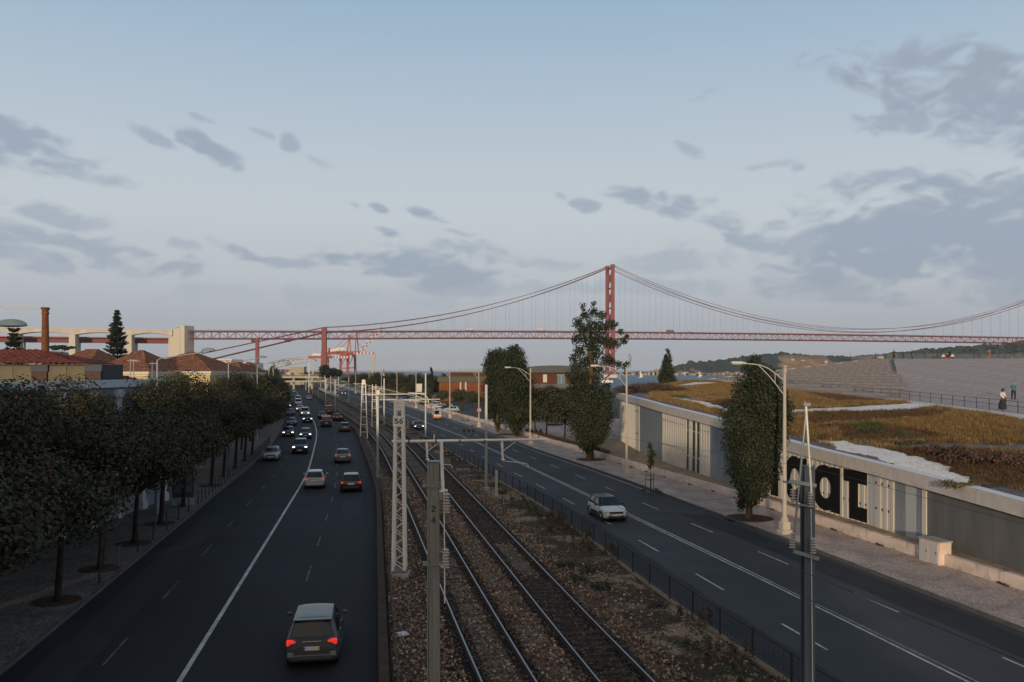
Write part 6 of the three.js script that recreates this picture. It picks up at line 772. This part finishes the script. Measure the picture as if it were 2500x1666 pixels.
// ================================================================ lamps, masts, wires and street furniture
{
  const stone = mat(.5, .44, .35, .8);
  // riverside lamps: concrete post with braced arm over the road
  const lampList = [[52.1, 1916, 'riverside lamp post before the museum lettering'], [80, 1530, 'riverside lamp post beside the tall poplar'], [116, 1295, 'riverside lamp post between the poplars'], [151, 1169, 'riverside lamp post with a round road sign'], [181, 1098, 'riverside lamp post at the car park corner'], [229, 1015.5, 'riverside lamp post amid the parked cars'], [265, 969, 'riverside lamp post by the lawn'], [305, 931, 'riverside lamp post far along the lawn'], [340, 901, 'distant riverside lamp post before the tree belt'], [380, 868, 'most distant riverside lamp post near the big pine']];
  const head = new THREE.MeshStandardMaterial({ color: new THREE.Color(.6, .57, .5), roughness: .5 });
  const poleG = join(lathe([[.3, 0], [.3, .25], [.22, .3], [.24, .9], [.15, 1.05], [.13, 2], [.085, 10.15], [0, 10.2]], 14)), plinthG = join(rbox(.7, .25, .7, 0, .12, 0, .04), rbox(.52, .5, .52, 0, .5, 0, .05)), capG = join(rbox(.26, .12, .26, 0, 10.15, 0, .03), rbox(.2, .3, .2, 0, 9.9, 0, .02));
  const A = [V(0, 9.3, 0), V(-1.3, 10.1, 0), V(-1.9, 10.25, 0), V(-2.9, 10.32, 0)], B = [V(0, 8.35, 0), V(-.9, 9.4, 0), V(-1.75, 10.2, 0)];
  const armG = join(tube(A, .035, 20, 6), tube(B, .03, 16, 6), rod(V(-.65, 9.1, 0), V(-.65, 9.72, 0), .02)), headG = join(rbox(.72, .16, .28, -3.2, 10.36, 0, .06), rbox(.3, .12, .16, -2.8, 10.34, 0, .04)), lensG = rbox(.55, .05, .22, -3.22, 10.27, 0, .02);
  lampList.forEach(([d, px, label], i) => { const t = thing('street_lamp', label, 'street lamp', [sightX(px, d), .13, -d], -heading(KR, d) + .04, 'riverside street lamps'); const p = part('post', poleG, M.lampPost, t); part('post_cap', capG, M.lampPost, p); part('plinth', plinthG, stone, t); part('arm', armG, M.white, t); const h = part('lamp_head', headG, head, t); part('lens', lensG, mat(.45, .45, .42, .2), h); if (i === 3) { const s = part('road_sign', rod(V(0, 3.0, .2), V(0, 3.0, .24), .42, .42, 20), M.white, t); const rg = new THREE.TorusGeometry(.38, .07, 6, 22); rg.translate(0, 3, .24); part('sign_ring', rg, mat(.5, .05, .03, .5), s); part('sign_arrow', join(box(.34, .07, .02, 0, 3, .26), box(.1, .2, .02, -.12, 3, .262)), M.dark, s); } });
  // street side lamps: galvanised post, long arm, cobra head
  const gal = M.galv, cobra = (() => { const g = new THREE.SphereGeometry(1, 18, 12); g.scale(.5, .21, .2); const p = g.attributes.position; for (let i = 0; i < p.count; i++) { const y = p.getY(i); if (y < 0) p.setY(i, y * .25); } g.computeVertexNormals(); g.translate(3.55, 11.72, 0); return join(g, rod(V(2.9, 11.55, 0), V(3.15, 11.66, 0), .06, .08, 8)); })();
  const gp = join(lathe([[.14, 0], [.13, .8], [.1, 1], [.06, 11], [0, 11.05]], 12)), ga = tube([V(0, 11, 0), V(.2, 11.15, 0), V(1.2, 11.3, 0), V(2.95, 11.58, 0)], .04, 20, 6);
  [[26.6, 'grey street lamp whose head reaches in over the street trees'], [59.5, 'grey street lamp rising before the wide pyramid roof'], [90, 'grey street lamp in front of the small cream hall'], [121, 'grey street lamp before the slim steel pier'], [152, 'grey street lamp beyond the dark pointed tree'], [184, 'grey street lamp near the footbridge foot'], [216, 'most distant grey street lamp of the avenue']].forEach(([d, label], i) => { const t = thing('avenue_lamp', label, 'street lamp', [LK(d) - 1.9 - (i ? .6 : .76), .13, -d], 0, 'grey avenue lamps'); t.scale.y = .962; part('post', gp, gal, t); part('arm', ga, gal, t); part('lamp_head', cobra, mat(.2, .25, .27, .5), t); });
  [[318, 878, 905, 100, 'thin pale mast before the tall pyramid roof'], [326, 880, 905, 104, 'thin pale mast beside its twin before the pyramid roof'], [371, 886, 906, 112, 'thin pale mast before the wide pyramid roof']].forEach(([px, top, by, d, label]) => { const t = thing('slim_mast', label, 'mast', [sightX(px, d), .1, -d]); part('post', rod(V(0, 0, 0), V(0, sightH(top, d), 0), .07, .05), gal, t); part('cross_arm', box(1.2, .05, .05, .2, sightH(top, d) - .2, 0), gal, t); });

  // ---------------- railway masts
  const whiteSteel = surface(256, 1, (u, v) => tone([234, 228, 216], .82 + .34 * fbm(u * 6, v * 6, 4, 801, 6)), .7), porcelain = mat(.5, .42, .36, .3), wireM = mat(.05, .048, .045, .6, { metalness: .4 });
  const insulator = (n, r = .09) => { const prof = [[.02, 0]]; for (let i = 0; i < n; i++) prof.push([.03, i * .075], [r * (1 - .02 * i), i * .075 + .02], [r * .9, i * .075 + .032], [.03, i * .075 + .05]); prof.push([.02, n * .075]); return lathe(prof, 14); };
  const font = await new FontLoader().loadAsync('fonts/droid/droid_sans_bold.typeface.json');
  const text = (s, size, x, y, z, ry = 0) => { const g = new TextGeometry(s, { font, size, depth: .006, curveSegments: 4 }); g.computeBoundingBox(); g.translate(-(g.boundingBox.max.x + g.boundingBox.min.x) / 2, 0, 0); g.rotateY(ry); g.translate(x, y, z); return g; };
  { // white lattice mast with its boom over both tracks
    const d = 41.5, x = sightX(975, d), H = 8.55, t = thing('lattice_mast', 'white lattice railway mast numbered 56 with a long boom over both tracks', 'mast', [x, .05, -d], 0);
    const W = (y) => lerp(.28, .17, y / H); part('plinth', rbox(.95, .3, .95, 0, .1, 0, .03), M.concrete, t); part('plinth_rubble', join(rbox(.7, .25, .7, .05, .32, 0, .08)), mat(.2, .19, .18, .95), t);
    for (const [sx, sz] of [[-1, -1], [1, -1], [1, 1], [-1, 1]]) part('corner_post', bar(V(sx * W(0), .35, sz * W(0)), V(sx * W(H), H, sz * W(H)), .13, .13), whiteSteel, t);
    for (let y = .4, i = 0; y < H - 1.2; y += .38, i++) { const y2 = Math.min(y + .38, H - 1), k = i % 2 ? 1 : -1; for (const s of [-1, 1]) { part('lacing_bar', bar(V(-k * W(y), y, s * (W(y) + .004)), V(k * W(y2), y2, s * (W(y2) + .004)), .08, .02), whiteSteel, t); part('lacing_bar', bar(V(s * (W(y) + .004), y, -k * W(y)), V(s * (W(y2) + .004), y2, k * W(y2)), .02, .08), whiteSteel, t); } }
    part('top_box', rbox(.34, .55, .34, 0, H - .25, 0, .02), whiteSteel, t); const pl = part('number_plate', rbox(.56, .5, .05, 0, H - 1.02, .235, .01), whiteSteel, t); part('number', join(text('5', .26, -.1, H - 1.14, .262), text('6', .26, .12, H - 1.14, .262)), M.dark, pl);
    const by = 6.55; const bm = part('boom', join(rod(V(-.35, by, .1), V(7.1, by + .1, .1), .075, .06, 10)), whiteSteel, t); for (const bx of [.45, 1.75, 2.9, 4.1]) part('boom_band', rod(V(bx, by + .015, .1), V(bx + .06, by + .015, .1), .095, .095, 10), M.dark, bm);
    for (const dx of [1.32, 4.95]) { const dr = part('dropper', join(rod(V(dx, by, .1), V(dx + .03, by - .75, .1), .06, .05, 8), rod(V(dx, by - .8, .1), V(dx + .1, by - .92, .1), .08, .06, 8)), whiteSteel, t); part('registration_arm', join(rod(V(dx + .05, by - .45, .1), V(dx + .65, by - .02, .1), .018), dx > 3 ? tube([V(dx + .1, by - .95, .1), V(dx + .9, by - 1.02, .1), V(dx + 1.25, by - 1.1, .1), V(dx + 1.26, by - 1.25, .1)], .016, 12, 5) : tube([V(dx + .8, by - 1.1, .1), V(dx + 1.2, by - 1.15, .1), V(dx + 1.25, by - 1.3, .1)], .016, 10, 5)), whiteSteel, dr); }
    for (const bx of [3.35, 6.6]) { const u = part('boom_bracket', join(...[-.22, 0, .22].map((q) => lathe([[.05, 0], [.07, .04], [.05, .09], [.07, .12], [0, .16]], 8, bx + q, by + .45, .1)), rod(V(bx - .25, by + .42, .1), V(bx, by + .12, .1), .015), rod(V(bx + .25, by + .42, .1), V(bx, by + .12, .1), .015)), wireM, t); }
  }
  { // concrete mast 24 with a switch rod and two insulators beside it
    const d = 22, x = sightX(1059, d), H = sightH(1128, d), t = thing('concrete_mast', 'grey concrete railway mast numbered 24 close to the viewpoint', 'mast', [x, 0, -d], 0), cm = surface(256, 1, (u, v) => tone([142, 142, 134], .74 + .34 * fbm(u * 6, v * 6, 5, 811, 6) + .2 * (sp(u, v, 256, 812) - .5)), .9);
    part('post', join(bar(V(.03, 0, 0), V(0, H, 0), .26, .2)), cm, t); part('post_edge', bar(V(-.145, 0, .02), V(-.14, H, .02), .03, .2), M.galv, t); part('top_plate', rbox(.3, .03, .26, 0, H + .012, 0, .008), M.galv, t); part('band', join(box(.32, .04, .26, .005, sightH(1188, d), 0), box(.32, .04, .26, .02, sightH(1378, d), 0)), cm, t);
    part('number', join(text('2', .16, .0, sightH(1249, d), .101), text('4', .16, .0, sightH(1276, d), .101)), M.dark, t);
    const rx = .27, sw = part('switch_rod', join(rod(V(.24, sightH(1200, d), .1), V(.2, sightH(1078, d), .1), .045, .045, 10), rod(V(rx + .02, sightH(1470, d), .12), V(rx, sightH(1196, d), .12), .016, .016, 8), rod(V(.16, sightH(1200, d), .1), V(.36, sightH(1196, d), .1), .03), rod(V(.1, sightH(1375, d), .05), V(.3, sightH(1388, d), .1), .03)), whiteSteel, t);
    for (const [y, ox] of [[1252, .33], [1386, .31]]) { const g = insulator(7, .1); g.translate(ox, sightH(y, d), .12); part('insulator', g, porcelain, t); }
    part('bracket', join(box(.18, .06, .06, -.2, sightH(1186, d), .05), box(.16, .1, .08, -.2, sightH(1376, d), .05), box(.1, .3, .05, .2, sightH(1205, d), .05)), M.galv, t);
  }
  { // steel mast on the fence side with insulator stacks
    const d = 24, x = sightX(1972, d), H = sightH(1137, d), Y = (py) => sightH(py, d), X = (px) => sightX(px, d) - x, t = thing('steel_mast', 'blue-grey steel railway mast with insulators close to the fence', 'mast', [x, 0, -d], .1), sm = surface(256, 1, (u, v) => tone([92, 103, 111], .78 + .36 * fbm(u * 5, v * 5, 5, 821, 5)), .55);
    part('column', join(box(.3, H, .03, 0, H / 2, .13), box(.3, H, .03, 0, H / 2, -.13), box(.03, H, .24, .0, H / 2, 0)), sm, t); part('base_plate', rbox(.6, .25, .6, 0, .1, 0, .02), M.concrete, t);
    part('cross_arm', join(bar(V(X(1918), Y(1172), .2), V(X(1985), Y(1184), .2), .07, .1), bar(V(X(1918), Y(1178), -.2), V(X(1985), Y(1188), -.2), .07, .06)), M.galv, t); part('cross_arm', join(bar(V(X(1930), Y(1342), .2), V(X(1992), Y(1362), .2), .07, .1), bar(V(X(1945), Y(1230), .2), V(X(1988), Y(1236), .2), .04, .05)), M.galv, t);
    part('slant_pipe', rod(V(X(1927), Y(1318), .25), V(X(1965), Y(1000), .1), .035, .03, 8), M.galv, t); part('top_pipe', rod(V(X(1972), Y(1205), .25), V(X(1964), Y(985), .1), .03, .028, 8), whiteSteel, t); part('top_fitting', join(rbox(.2, .1, .12, X(1966), Y(988), .1, .02), rod(V(X(1962), Y(1010), .1), V(X(1962), Y(980), .1), .02)), M.galv, t);
    part('earth_wire', rod(V(X(1976), Y(1660), .22), V(X(1972), Y(1240), .22), .012), whiteSteel, t);
    for (const [px, py] of [[1926, 1228], [1969, 1236], [1924, 1334], [1975, 1348]]) { const g = insulator(6, .095); g.translate(X(px), Y(py), .25); part('insulator', g, porcelain, t); }
  }
  // further masts: H-section posts beside the tracks
  const mastG = (H) => join(box(.2, H, .025, 0, H / 2, .09), box(.2, H, .025, 0, H / 2, -.09), box(.025, H, .16, 0, H / 2, 0));
  const mast = (d, x, H, label, side, boom = true, ins = false) => { const t = thing('line_mast', label, 'mast', [x, .05, -d], 0, 'railway line masts'); part('post', mastG(H), M.galv, t); part('base', rbox(.5, .3, .5, 0, .1, 0, .03), M.concrete, t); if (boom) part('cantilever', join(rod(V(0, 6.6, 0), V(side * 2.6, 6.7, 0), .04), rod(V(0, 5.6, 0), V(side * 2.2, 6.65, 0), .035), rod(V(side * .6, 5.5, 0), V(side * 2.7, 5.5, 0), .02)), whiteSteel, t); if (ins) for (const s of [-.35, .35]) { const g = insulator(3, .14); g.rotateZ(s > 0 ? -1.57 : 1.57); g.translate(s * .4, H - 1.0, 0); part('insulator', g, porcelain, t); } return t; };
  mast(79.8, sightX(922, 79.8), 7.6, 'grey line mast with paired insulators beside the avenue parapet', 1, false, true);
  mast(71.7, sightX(1187, 71.7), 8.8, 'tall grey line mast on the fence side in line with the poplar pair', -1, false);
  mast(128, sightX(1039, 128), 9.6, 'grey line mast on the fence side beside the blue saloon', -1); mast(158, sightX(951, 165), 8.6, 'slim grey mast on the fence side further along', -1);
  { const d = 126, x = sightX(888, d), t = thing('twin_leg_mast', 'pale twin-legged railway mast with hooked boom over the tracks', 'mast', [x, .05, -d], 0, 'twin-legged masts'); for (const q of [-.35, .35]) part('leg', bar(V(q * 1.5, 0, 0), V(q * .7, 8.2, 0), .12), whiteSteel, t); part('tie', join(...dlist(1, 7.6, 6).map((y) => box(.7, .06, .08, 0, y, 0))), whiteSteel, t); part('top_box', rbox(.5, .7, .4, 0, 8.3, 0, .04), whiteSteel, t); part('boom', tube([V(-.2, 6.5, 0), V(6, 6.55, 0), V(8.6, 6.55, 0), V(9.3, 6.1, 0), V(9.5, 5.2, 0)], .06, 30, 6), whiteSteel, t); part('boom_stay', rod(V(0, 8, 0), V(11, 5.4, 0), .02), whiteSteel, t); part('signal_box', rbox(.4, .6, .3, 9.5, 4.8, 0, .04), mat(.5, .3, .2, .6), t); }
  { const d = 150, x = sightX(905, d), t = thing('twin_leg_mast', 'second twin-legged railway mast with straight boom behind the first', 'mast', [x + .6, .05, -d], 0, 'twin-legged masts'); for (const q of [-.3, .3]) part('leg', bar(V(q * 1.4, 0, 0), V(q, 7.6, 0), .11), whiteSteel, t); part('tie', join(...dlist(1, 7, 5).map((y) => box(.6, .05, .08, 0, y, 0))), whiteSteel, t); part('boom', rod(V(-.3, 4.9, 0), V(11.5, 5.0, 0), .06), whiteSteel, t); part('signal_box', rbox(.5, .8, .4, .7, 6.2, 0, .04), whiteSteel, t); }
  for (let i = 0; i < 13; i++) { const d = 178 + i * 24; mast(d, i % 2 ? RA(d) - 1.5 : FE(d) - .9, 7.8, `distant grey line mast of the railway, ${ordinal(i)} beyond the twin-legged masts`, i % 2 ? 1 : -1, true).userData.group = 'distant railway line masts'; }
  // concrete marker posts along the fence
  [[1212, 1215, 1150, 'tapered concrete marker post by the fence, closest to the weeds'], [1060, 1084, 1062, 'small concrete marker post under the boom'], [996, 1048, 1028, 'small concrete marker post beside the blue saloon']].forEach(([px, by, top, label]) => { const d = FOCAL * 10 / (by - HORIZON), h = (by - top) * d / FOCAL, t = thing('marker_post', label, 'post', [sightX(px, d), .05, -d]); part('post', lathe([[.13, 0], [.1, h], [0, h + .03]], 10), mat(.42, .4, .33, .9), t); part('foot', rbox(.36, .12, .36, 0, .04, 0, .02), M.concrete, t); });
  // overhead wires
  const wires = [['contact wire over the track beside the avenue', .85, 5.55, 0], ['carrier wire over the track beside the avenue', .85, 6.4, 1], ['contact wire over the track beside the fence', 4.55, 5.55, 0], ['carrier wire over the track beside the fence', 4.55, 6.4, 1]];
  for (const [label, o, h, sag] of wires) lone('overhead_wire', label, 'wire', tube(dlist(4, 400, 66).map((d) => V(RA(d) + o + .15 * Math.sin(d * .08), h - (sag ? .4 * Math.abs(Math.sin(d * .0654)) : 0), -d)), .007, 200, 4), wireM, 'overhead railway wires');
  for (const [label, o, h] of [['feeder cable strung on the fence side masts', 8.3, 7.4]]) lone('feeder_cable', label, 'wire', tube(dlist(3, 300, 60).map((d) => V(RA(d) + o, h - .5 * Math.abs(Math.sin((d - 24) * .0654)), -d)), .005, 180, 4), wireM, 'feeder cables');
  // cable trough and litter by the track
  const bits = [[982, 1556, .3, 'crumpled white plastic bag beside the track', [.55, .56, .58]], [964, 1468, .12, 'pale stone chip beside the track below the lattice mast', [.5, .48, .42]]]; for (const [px, py, r, label, c] of bits) { const d = FOCAL * 9.95 / (py - HORIZON), g = new THREE.IcosahedronGeometry(r * .6, 2), p = g.attributes.position; for (let i = 0; i < p.count; i++) { const k = 1 + .6 * (hash(Math.round(p.getX(i) * 60), Math.round(p.getY(i) * 60) + Math.round(p.getZ(i) * 60), 4) - .5); p.setXYZ(i, p.getX(i) * k * 1.4, p.getY(i) * k * .5, p.getZ(i) * k); } g.computeVertexNormals(); const m = lone(r > .2 ? 'plastic_bag' : 'stone_chip', label, r > .2 ? 'litter' : 'stone', g, mat(...c, .7)); m.position.set(sightX(px, d), .15, -d); }
  // bollards and sign posts of the street pavement
  const bol = mat(.022, .022, .024, .5), bg = lathe([[.06, 0], [.06, .1], [.04, .12], [.035, .9], [.05, .93], [.05, .98], [0, 1.02]], 10);
  let n = 0; for (let d = 40; d < 118; d += d < 62 ? 3.4 : 1.5) { const t = lone('bollard', `slim black bollard along the avenue kerb, ${ordinal(n++)} from the near end`, 'bollard', bg, bol, 'bollards along the avenue kerb'); t.position.set(LK(d) - .5, .13, -d); t.scale.y = d < 62 ? 1.1 : 1; }
  [[558, 80, 4.2, 'blue sign post on the avenue pavement among the trees'], [466, 68, 2.6, 'pale short sign post before the widened pavement'], [379, 52.5, 4, 'blue pole beside the pale pilasters']].forEach(([px, d, h, label], i) => { const t = thing('sign_post', label, 'sign post', [sightX(px, d), .13, -d]); part('post', rod(V(0, 0, 0), V(0, h, 0), .05, .05, 8), i === 1 ? M.white : mat(.05, .09, .14, .6), t); part('sign_plate', rbox(.5, .5, .03, 0, h - .2, .06, .02), mat(.12, .2, .3, .5), t); });
  // tree pits in the pavements
  for (const d of [36.9, 42.9, 49.2, 55.6, 73.9]) { const g = new THREE.CircleGeometry(1, 20); g.rotateX(-Math.PI / 2); struct('tree_pit', g, M.verge).position.set(LK(d) - 1.4, .138, -d); }
  for (const [x, d] of [[15.9, 57.7], [8.7, 95.7], [-.9, 134]]) { const g = new THREE.CircleGeometry(1.6, 22); g.rotateX(-Math.PI / 2); struct('tree_pit', g, M.verge).position.set(x, .138, -d); }
}

// ================================================================ people on the museum roof
function flesh(bones, cell, k = .035) {                              // one smooth skin round a set of tapered bones [a, b, ra, rb]
  const lo = V(1e9, 1e9, 1e9), hi = V(-1e9, -1e9, -1e9); for (const [a, b, ra, rb] of bones) { const R = Math.max(ra, rb) + .06; for (const p of [a, b]) { lo.min(p.clone().subScalar(R)); hi.max(p.clone().addScalar(R)); } }
  const size = hi.clone().sub(lo), S = Math.max(size.x, size.y, size.z), n = Math.min(110, Math.ceil(S / cell)), mc = new MarchingCubes(n, undefined, false, false, 120000); mc.isolation = 0; const c = lo.clone().add(hi).multiplyScalar(.5), half = S / 2, p = V(), f = mc.field;
  for (let z = 0; z < n; z++) for (let y = 0; y < n; y++) for (let x = 0; x < n; x++) { p.set(c.x + half * (x - n / 2) / (n / 2), c.y + half * (y - n / 2) / (n / 2), c.z + half * (z - n / 2) / (n / 2)); let d = 1e9; for (const [a, b, ra, rb] of bones) { const ax = b.x - a.x, ay = b.y - a.y, az = b.z - a.z, L = ax * ax + ay * ay + az * az || 1e-9, t = clamp(((p.x - a.x) * ax + (p.y - a.y) * ay + (p.z - a.z) * az) / L), q = Math.hypot(p.x - a.x - ax * t, p.y - a.y - ay * t, p.z - a.z - az * t) - lerp(ra, rb, t); const h = Math.max(k - Math.abs(d - q), 0) / k; d = Math.min(d, q) - h * h * k * .25; } f[x + y * n + z * n * n] = -d; }
  mc.update(); const cnt = mc.count ?? mc.geometry.drawRange.count, pa = Array.from(mc.positionArray.slice(0, cnt * 3)), na = Array.from(mc.normalArray.slice(0, cnt * 3)); for (let i = 0; i < pa.length; i += 3) { pa[i] = c.x + pa[i] * half; pa[i + 1] = c.y + pa[i + 1] * half; pa[i + 2] = c.z + pa[i + 2] * half; } const g = new THREE.BufferGeometry(); g.setAttribute('position', new THREE.Float32BufferAttribute(pa, 3)); g.setAttribute('normal', new THREE.Float32BufferAttribute(na, 3)); return g;
}
{
  const skinA = mat(.22, .11, .07, .6), skinB = mat(.4, .24, .17, .6), hairM = mat(.012, .01, .009, .7);
  function person(label, pos, turn, o, group) {
    const t = thing('person', label, 'person', pos, turn, group), sit = o.sit, hip = sit ? .28 : .92 * o.s, s = o.s, sh = hip + .48 * s, hd = hip + .72 * s, W = .18 * s;
    const J = { hip: V(0, hip, 0), chest: V(o.lean ?? 0, sh - .06, .02), neck: V((o.lean ?? 0) * 1.1, sh + .07, .02), head: V((o.lean ?? 0) * 1.2, hd, .04) };
    const leg = (q) => sit ? [V(q * .1, hip, 0), V(q * .14, .42, .42), V(q * .12, .06, .62)] : [V(q * .1, hip - .02, 0), V(q * .12 + (o.stride ?? 0) * q * .02, hip * .52, .03 + (o.stride ?? 0) * q * .12), V(q * .12, .07, (o.stride ?? 0) * q * .18)], arm = (q) => { const a = o.arms?.[q > 0 ? 1 : 0] ?? [[.25, -.3, .02], [.26, -.56, .12]]; return [V(q * W + J.chest.x, sh, 0), V(q * a[0][0] + J.chest.x, sh + a[0][1] * s, a[0][2]), V(q * a[1][0] + J.chest.x, sh + a[1][1] * s, a[1][2])]; };
    const bones = [[J.hip, J.chest, .12, .13], [V(-W * .8 + J.chest.x, sh - .02, 0), V(W * .8 + J.chest.x, sh - .02, 0), .07, .07], [J.chest, J.neck, .08, .055], [J.neck, J.head, .055, .06], [J.head.clone().add(V(0, .03, 0)), J.head.clone().add(V(0, -.05, .03)), .098, .075], [J.head.clone().add(V(0, -.01, .1)), J.head.clone().add(V(0, -.04, .115)), .012, .018]];
    for (const q of [-1, 1]) { const [a, b, c] = leg(q), [u, v, w] = arm(q); bones.push([a, b, .09, .06], [b, c, .058, .04], [c.clone().add(V(0, -.03, -.03)), c.clone().add(V(0, -.035, .14)), .042, .035], [u, v, .05, .042], [v, w, .042, .03]); const dirn = w.clone().sub(v).normalize(); const palm = w.clone().addScaledVector(dirn, .06); bones.push([w, palm, .032, .034]); for (let k = 0; k < 4; k++) { const base = palm.clone().add(V(0, 0, (k - 1.5) * .018)); bones.push([base, base.clone().addScaledVector(dirn, [.07, .08, .075, .06][k]), .01, .008]); } bones.push([w.clone().addScaledVector(dirn, .02), w.clone().addScaledVector(dirn, .06).add(V(0, 0, .05)), .012, .009]); }
    part('body', flesh(bones, .022, .03), o.skin, t);
    const shirt = [[J.hip.clone().add(V(0, .02, 0)), J.chest, .145, .155], [V(-W * .85 + J.chest.x, sh - .02, 0), V(W * .85 + J.chest.x, sh - .02, 0), .09, .09]]; for (const q of [-1, 1]) { const [u, v] = arm(q); shirt.push([u, u.clone().lerp(v, .85), .075, .068]); } part('shirt', flesh(shirt, .024, .06), o.shirt, t);
    if (o.skirt) { part('skirt', lathe([[.33 * s, .06], [.3 * s, hip * .5], [.2 * s, hip * .85], [.155 * s, hip + .06], [.1, hip + .07]], 22), o.skirt, t); }
    else { const tr = [[J.hip.clone().add(V(0, .06, 0)), J.hip, .135, .135]]; for (const q of [-1, 1]) { const [a, b, c] = leg(q); tr.push([a, b, .108, .085], [b, o.shorts ? b.clone().lerp(c, .05) : c.clone().add(V(0, .03, 0)), .082, o.shorts ? .082 : .07]); } part('trousers', flesh(tr, .024, .04), o.trousers, t); }
    part('hair', flesh([[J.head.clone().add(V(0, .06, -.015)), J.head.clone().add(V(0, .03, -.045)), o.bushy ? .125 : .092, o.bushy ? .11 : .082], ...(o.bushy ? [[J.head.clone().add(V(-.07, 0, -.03)), J.head.clone().add(V(.07, 0, -.03)), .075, .075]] : [])], .02, .03), o.hair ?? hairM, t);
    for (const q of [-1, 1]) { const [, , c] = leg(q); part('shoe', rbox(.1, .09, .27, c.x, .05, c.z + .05, .035), M.dark, t); }
    if (o.bag) { part('bag_strap', join(tube([V(-W, sh + .03, .1), V(0, sh - .25, .18), V(W * 1.1, hip + .1, .16)], .014, 12, 5), tube([V(-W, sh + .03, -.06), V(.02, sh - .22, -.16), V(W * 1.1, hip + .1, -.1)], .014, 12, 5)), M.dark, t); part('shoulder_bag', rbox(.12, .26, .3, .26, hip - .12, .04, .04), M.dark, t); part('yellow_purse', rbox(.05, .14, .16, .3, hip - .08, .18, .02), mat(.45, .4, .1, .6), t); }
    return t;
  }
  const navyC = mat(.015, .016, .02, .85), whiteC = mat(.62, .6, .6, .85), teal = mat(.03, .16, .24, .85), redC = mat(.4, .03, .03, .8), darkC = mat(.02, .018, .018, .9), rustC = mat(.28, .1, .04, .85);
  const { humpH } = globalThis.museumHump, hh = (x, d) => humpH(x, d) + .02;
  { const d = 74.5, x = sightX(2448, d); person('person in white shirt and long black skirt carrying a bag by the railing', [x, hh(x, d), -d], .3, { s: 1, skin: skinA, shirt: whiteC, skirt: navyC, bag: 1, bushy: 1, arms: [[[.24, -.28, .06], [.1, -.5, .2]], [[.27, -.28, .04], [.3, -.54, .12]]], lean: .03 }); }
  { const d = 88, x = sightX(2475, d); person('person in teal shirt and black trousers standing on the paved ramp', [x, hh(x, d), -d], -.2, { s: 1.0, skin: skinB, shirt: teal, trousers: darkC, stride: .3, hair: mat(.1, .05, .03, .7), arms: [[[.27, -.26, -.06], [.3, -.46, .14]], [[.27, -.26, -.06], [.3, -.46, .14]]] }); }
  const crest = (px) => { const d = 155.5; return [sightX(px, d), 12.07, -d]; };
  person('person in dark brown clothes standing on the crest, apart from the rest', crest(2183), 2.6, { s: 1, skin: skinB, shirt: mat(.06, .04, .03, .9), trousers: darkC });
  person('person in black on the crest carrying something pale', crest(2227), 1.2, { s: 1, skin: skinB, shirt: darkC, trousers: darkC, hair: mat(.12, .03, .02, .7) });
  person('person in white top and red skirt sitting on the crest', crest(2304), 0, { s: 1, sit: 1, skin: skinB, shirt: whiteC, trousers: redC }); person('person in black with bare arms sitting on the crest', crest(2313), .4, { s: 1, sit: 1, skin: skinB, shirt: darkC, trousers: redC });
  person('person in cream and black sitting beside the standing figure on the crest', crest(2326), -.4, { s: 1, sit: 1, skin: skinB, shirt: whiteC, trousers: darkC }); person('person in black standing behind the sitting group', [sightX(2319, 156.2), 12.07, -156.2], 2.9, { s: 1, skin: skinB, shirt: darkC, trousers: darkC });
  person('person in rust shorts stretching on the crest', crest(2416), .2, { s: 1, skin: skinB, shirt: rustC, trousers: mat(.25, .1, .06, .85), shorts: 1, arms: [[[.36, .06, 0], [.2, .22, 0]], [[.36, .06, 0], [.2, .22, 0]]] });
}
renderer.render(scene, camera);
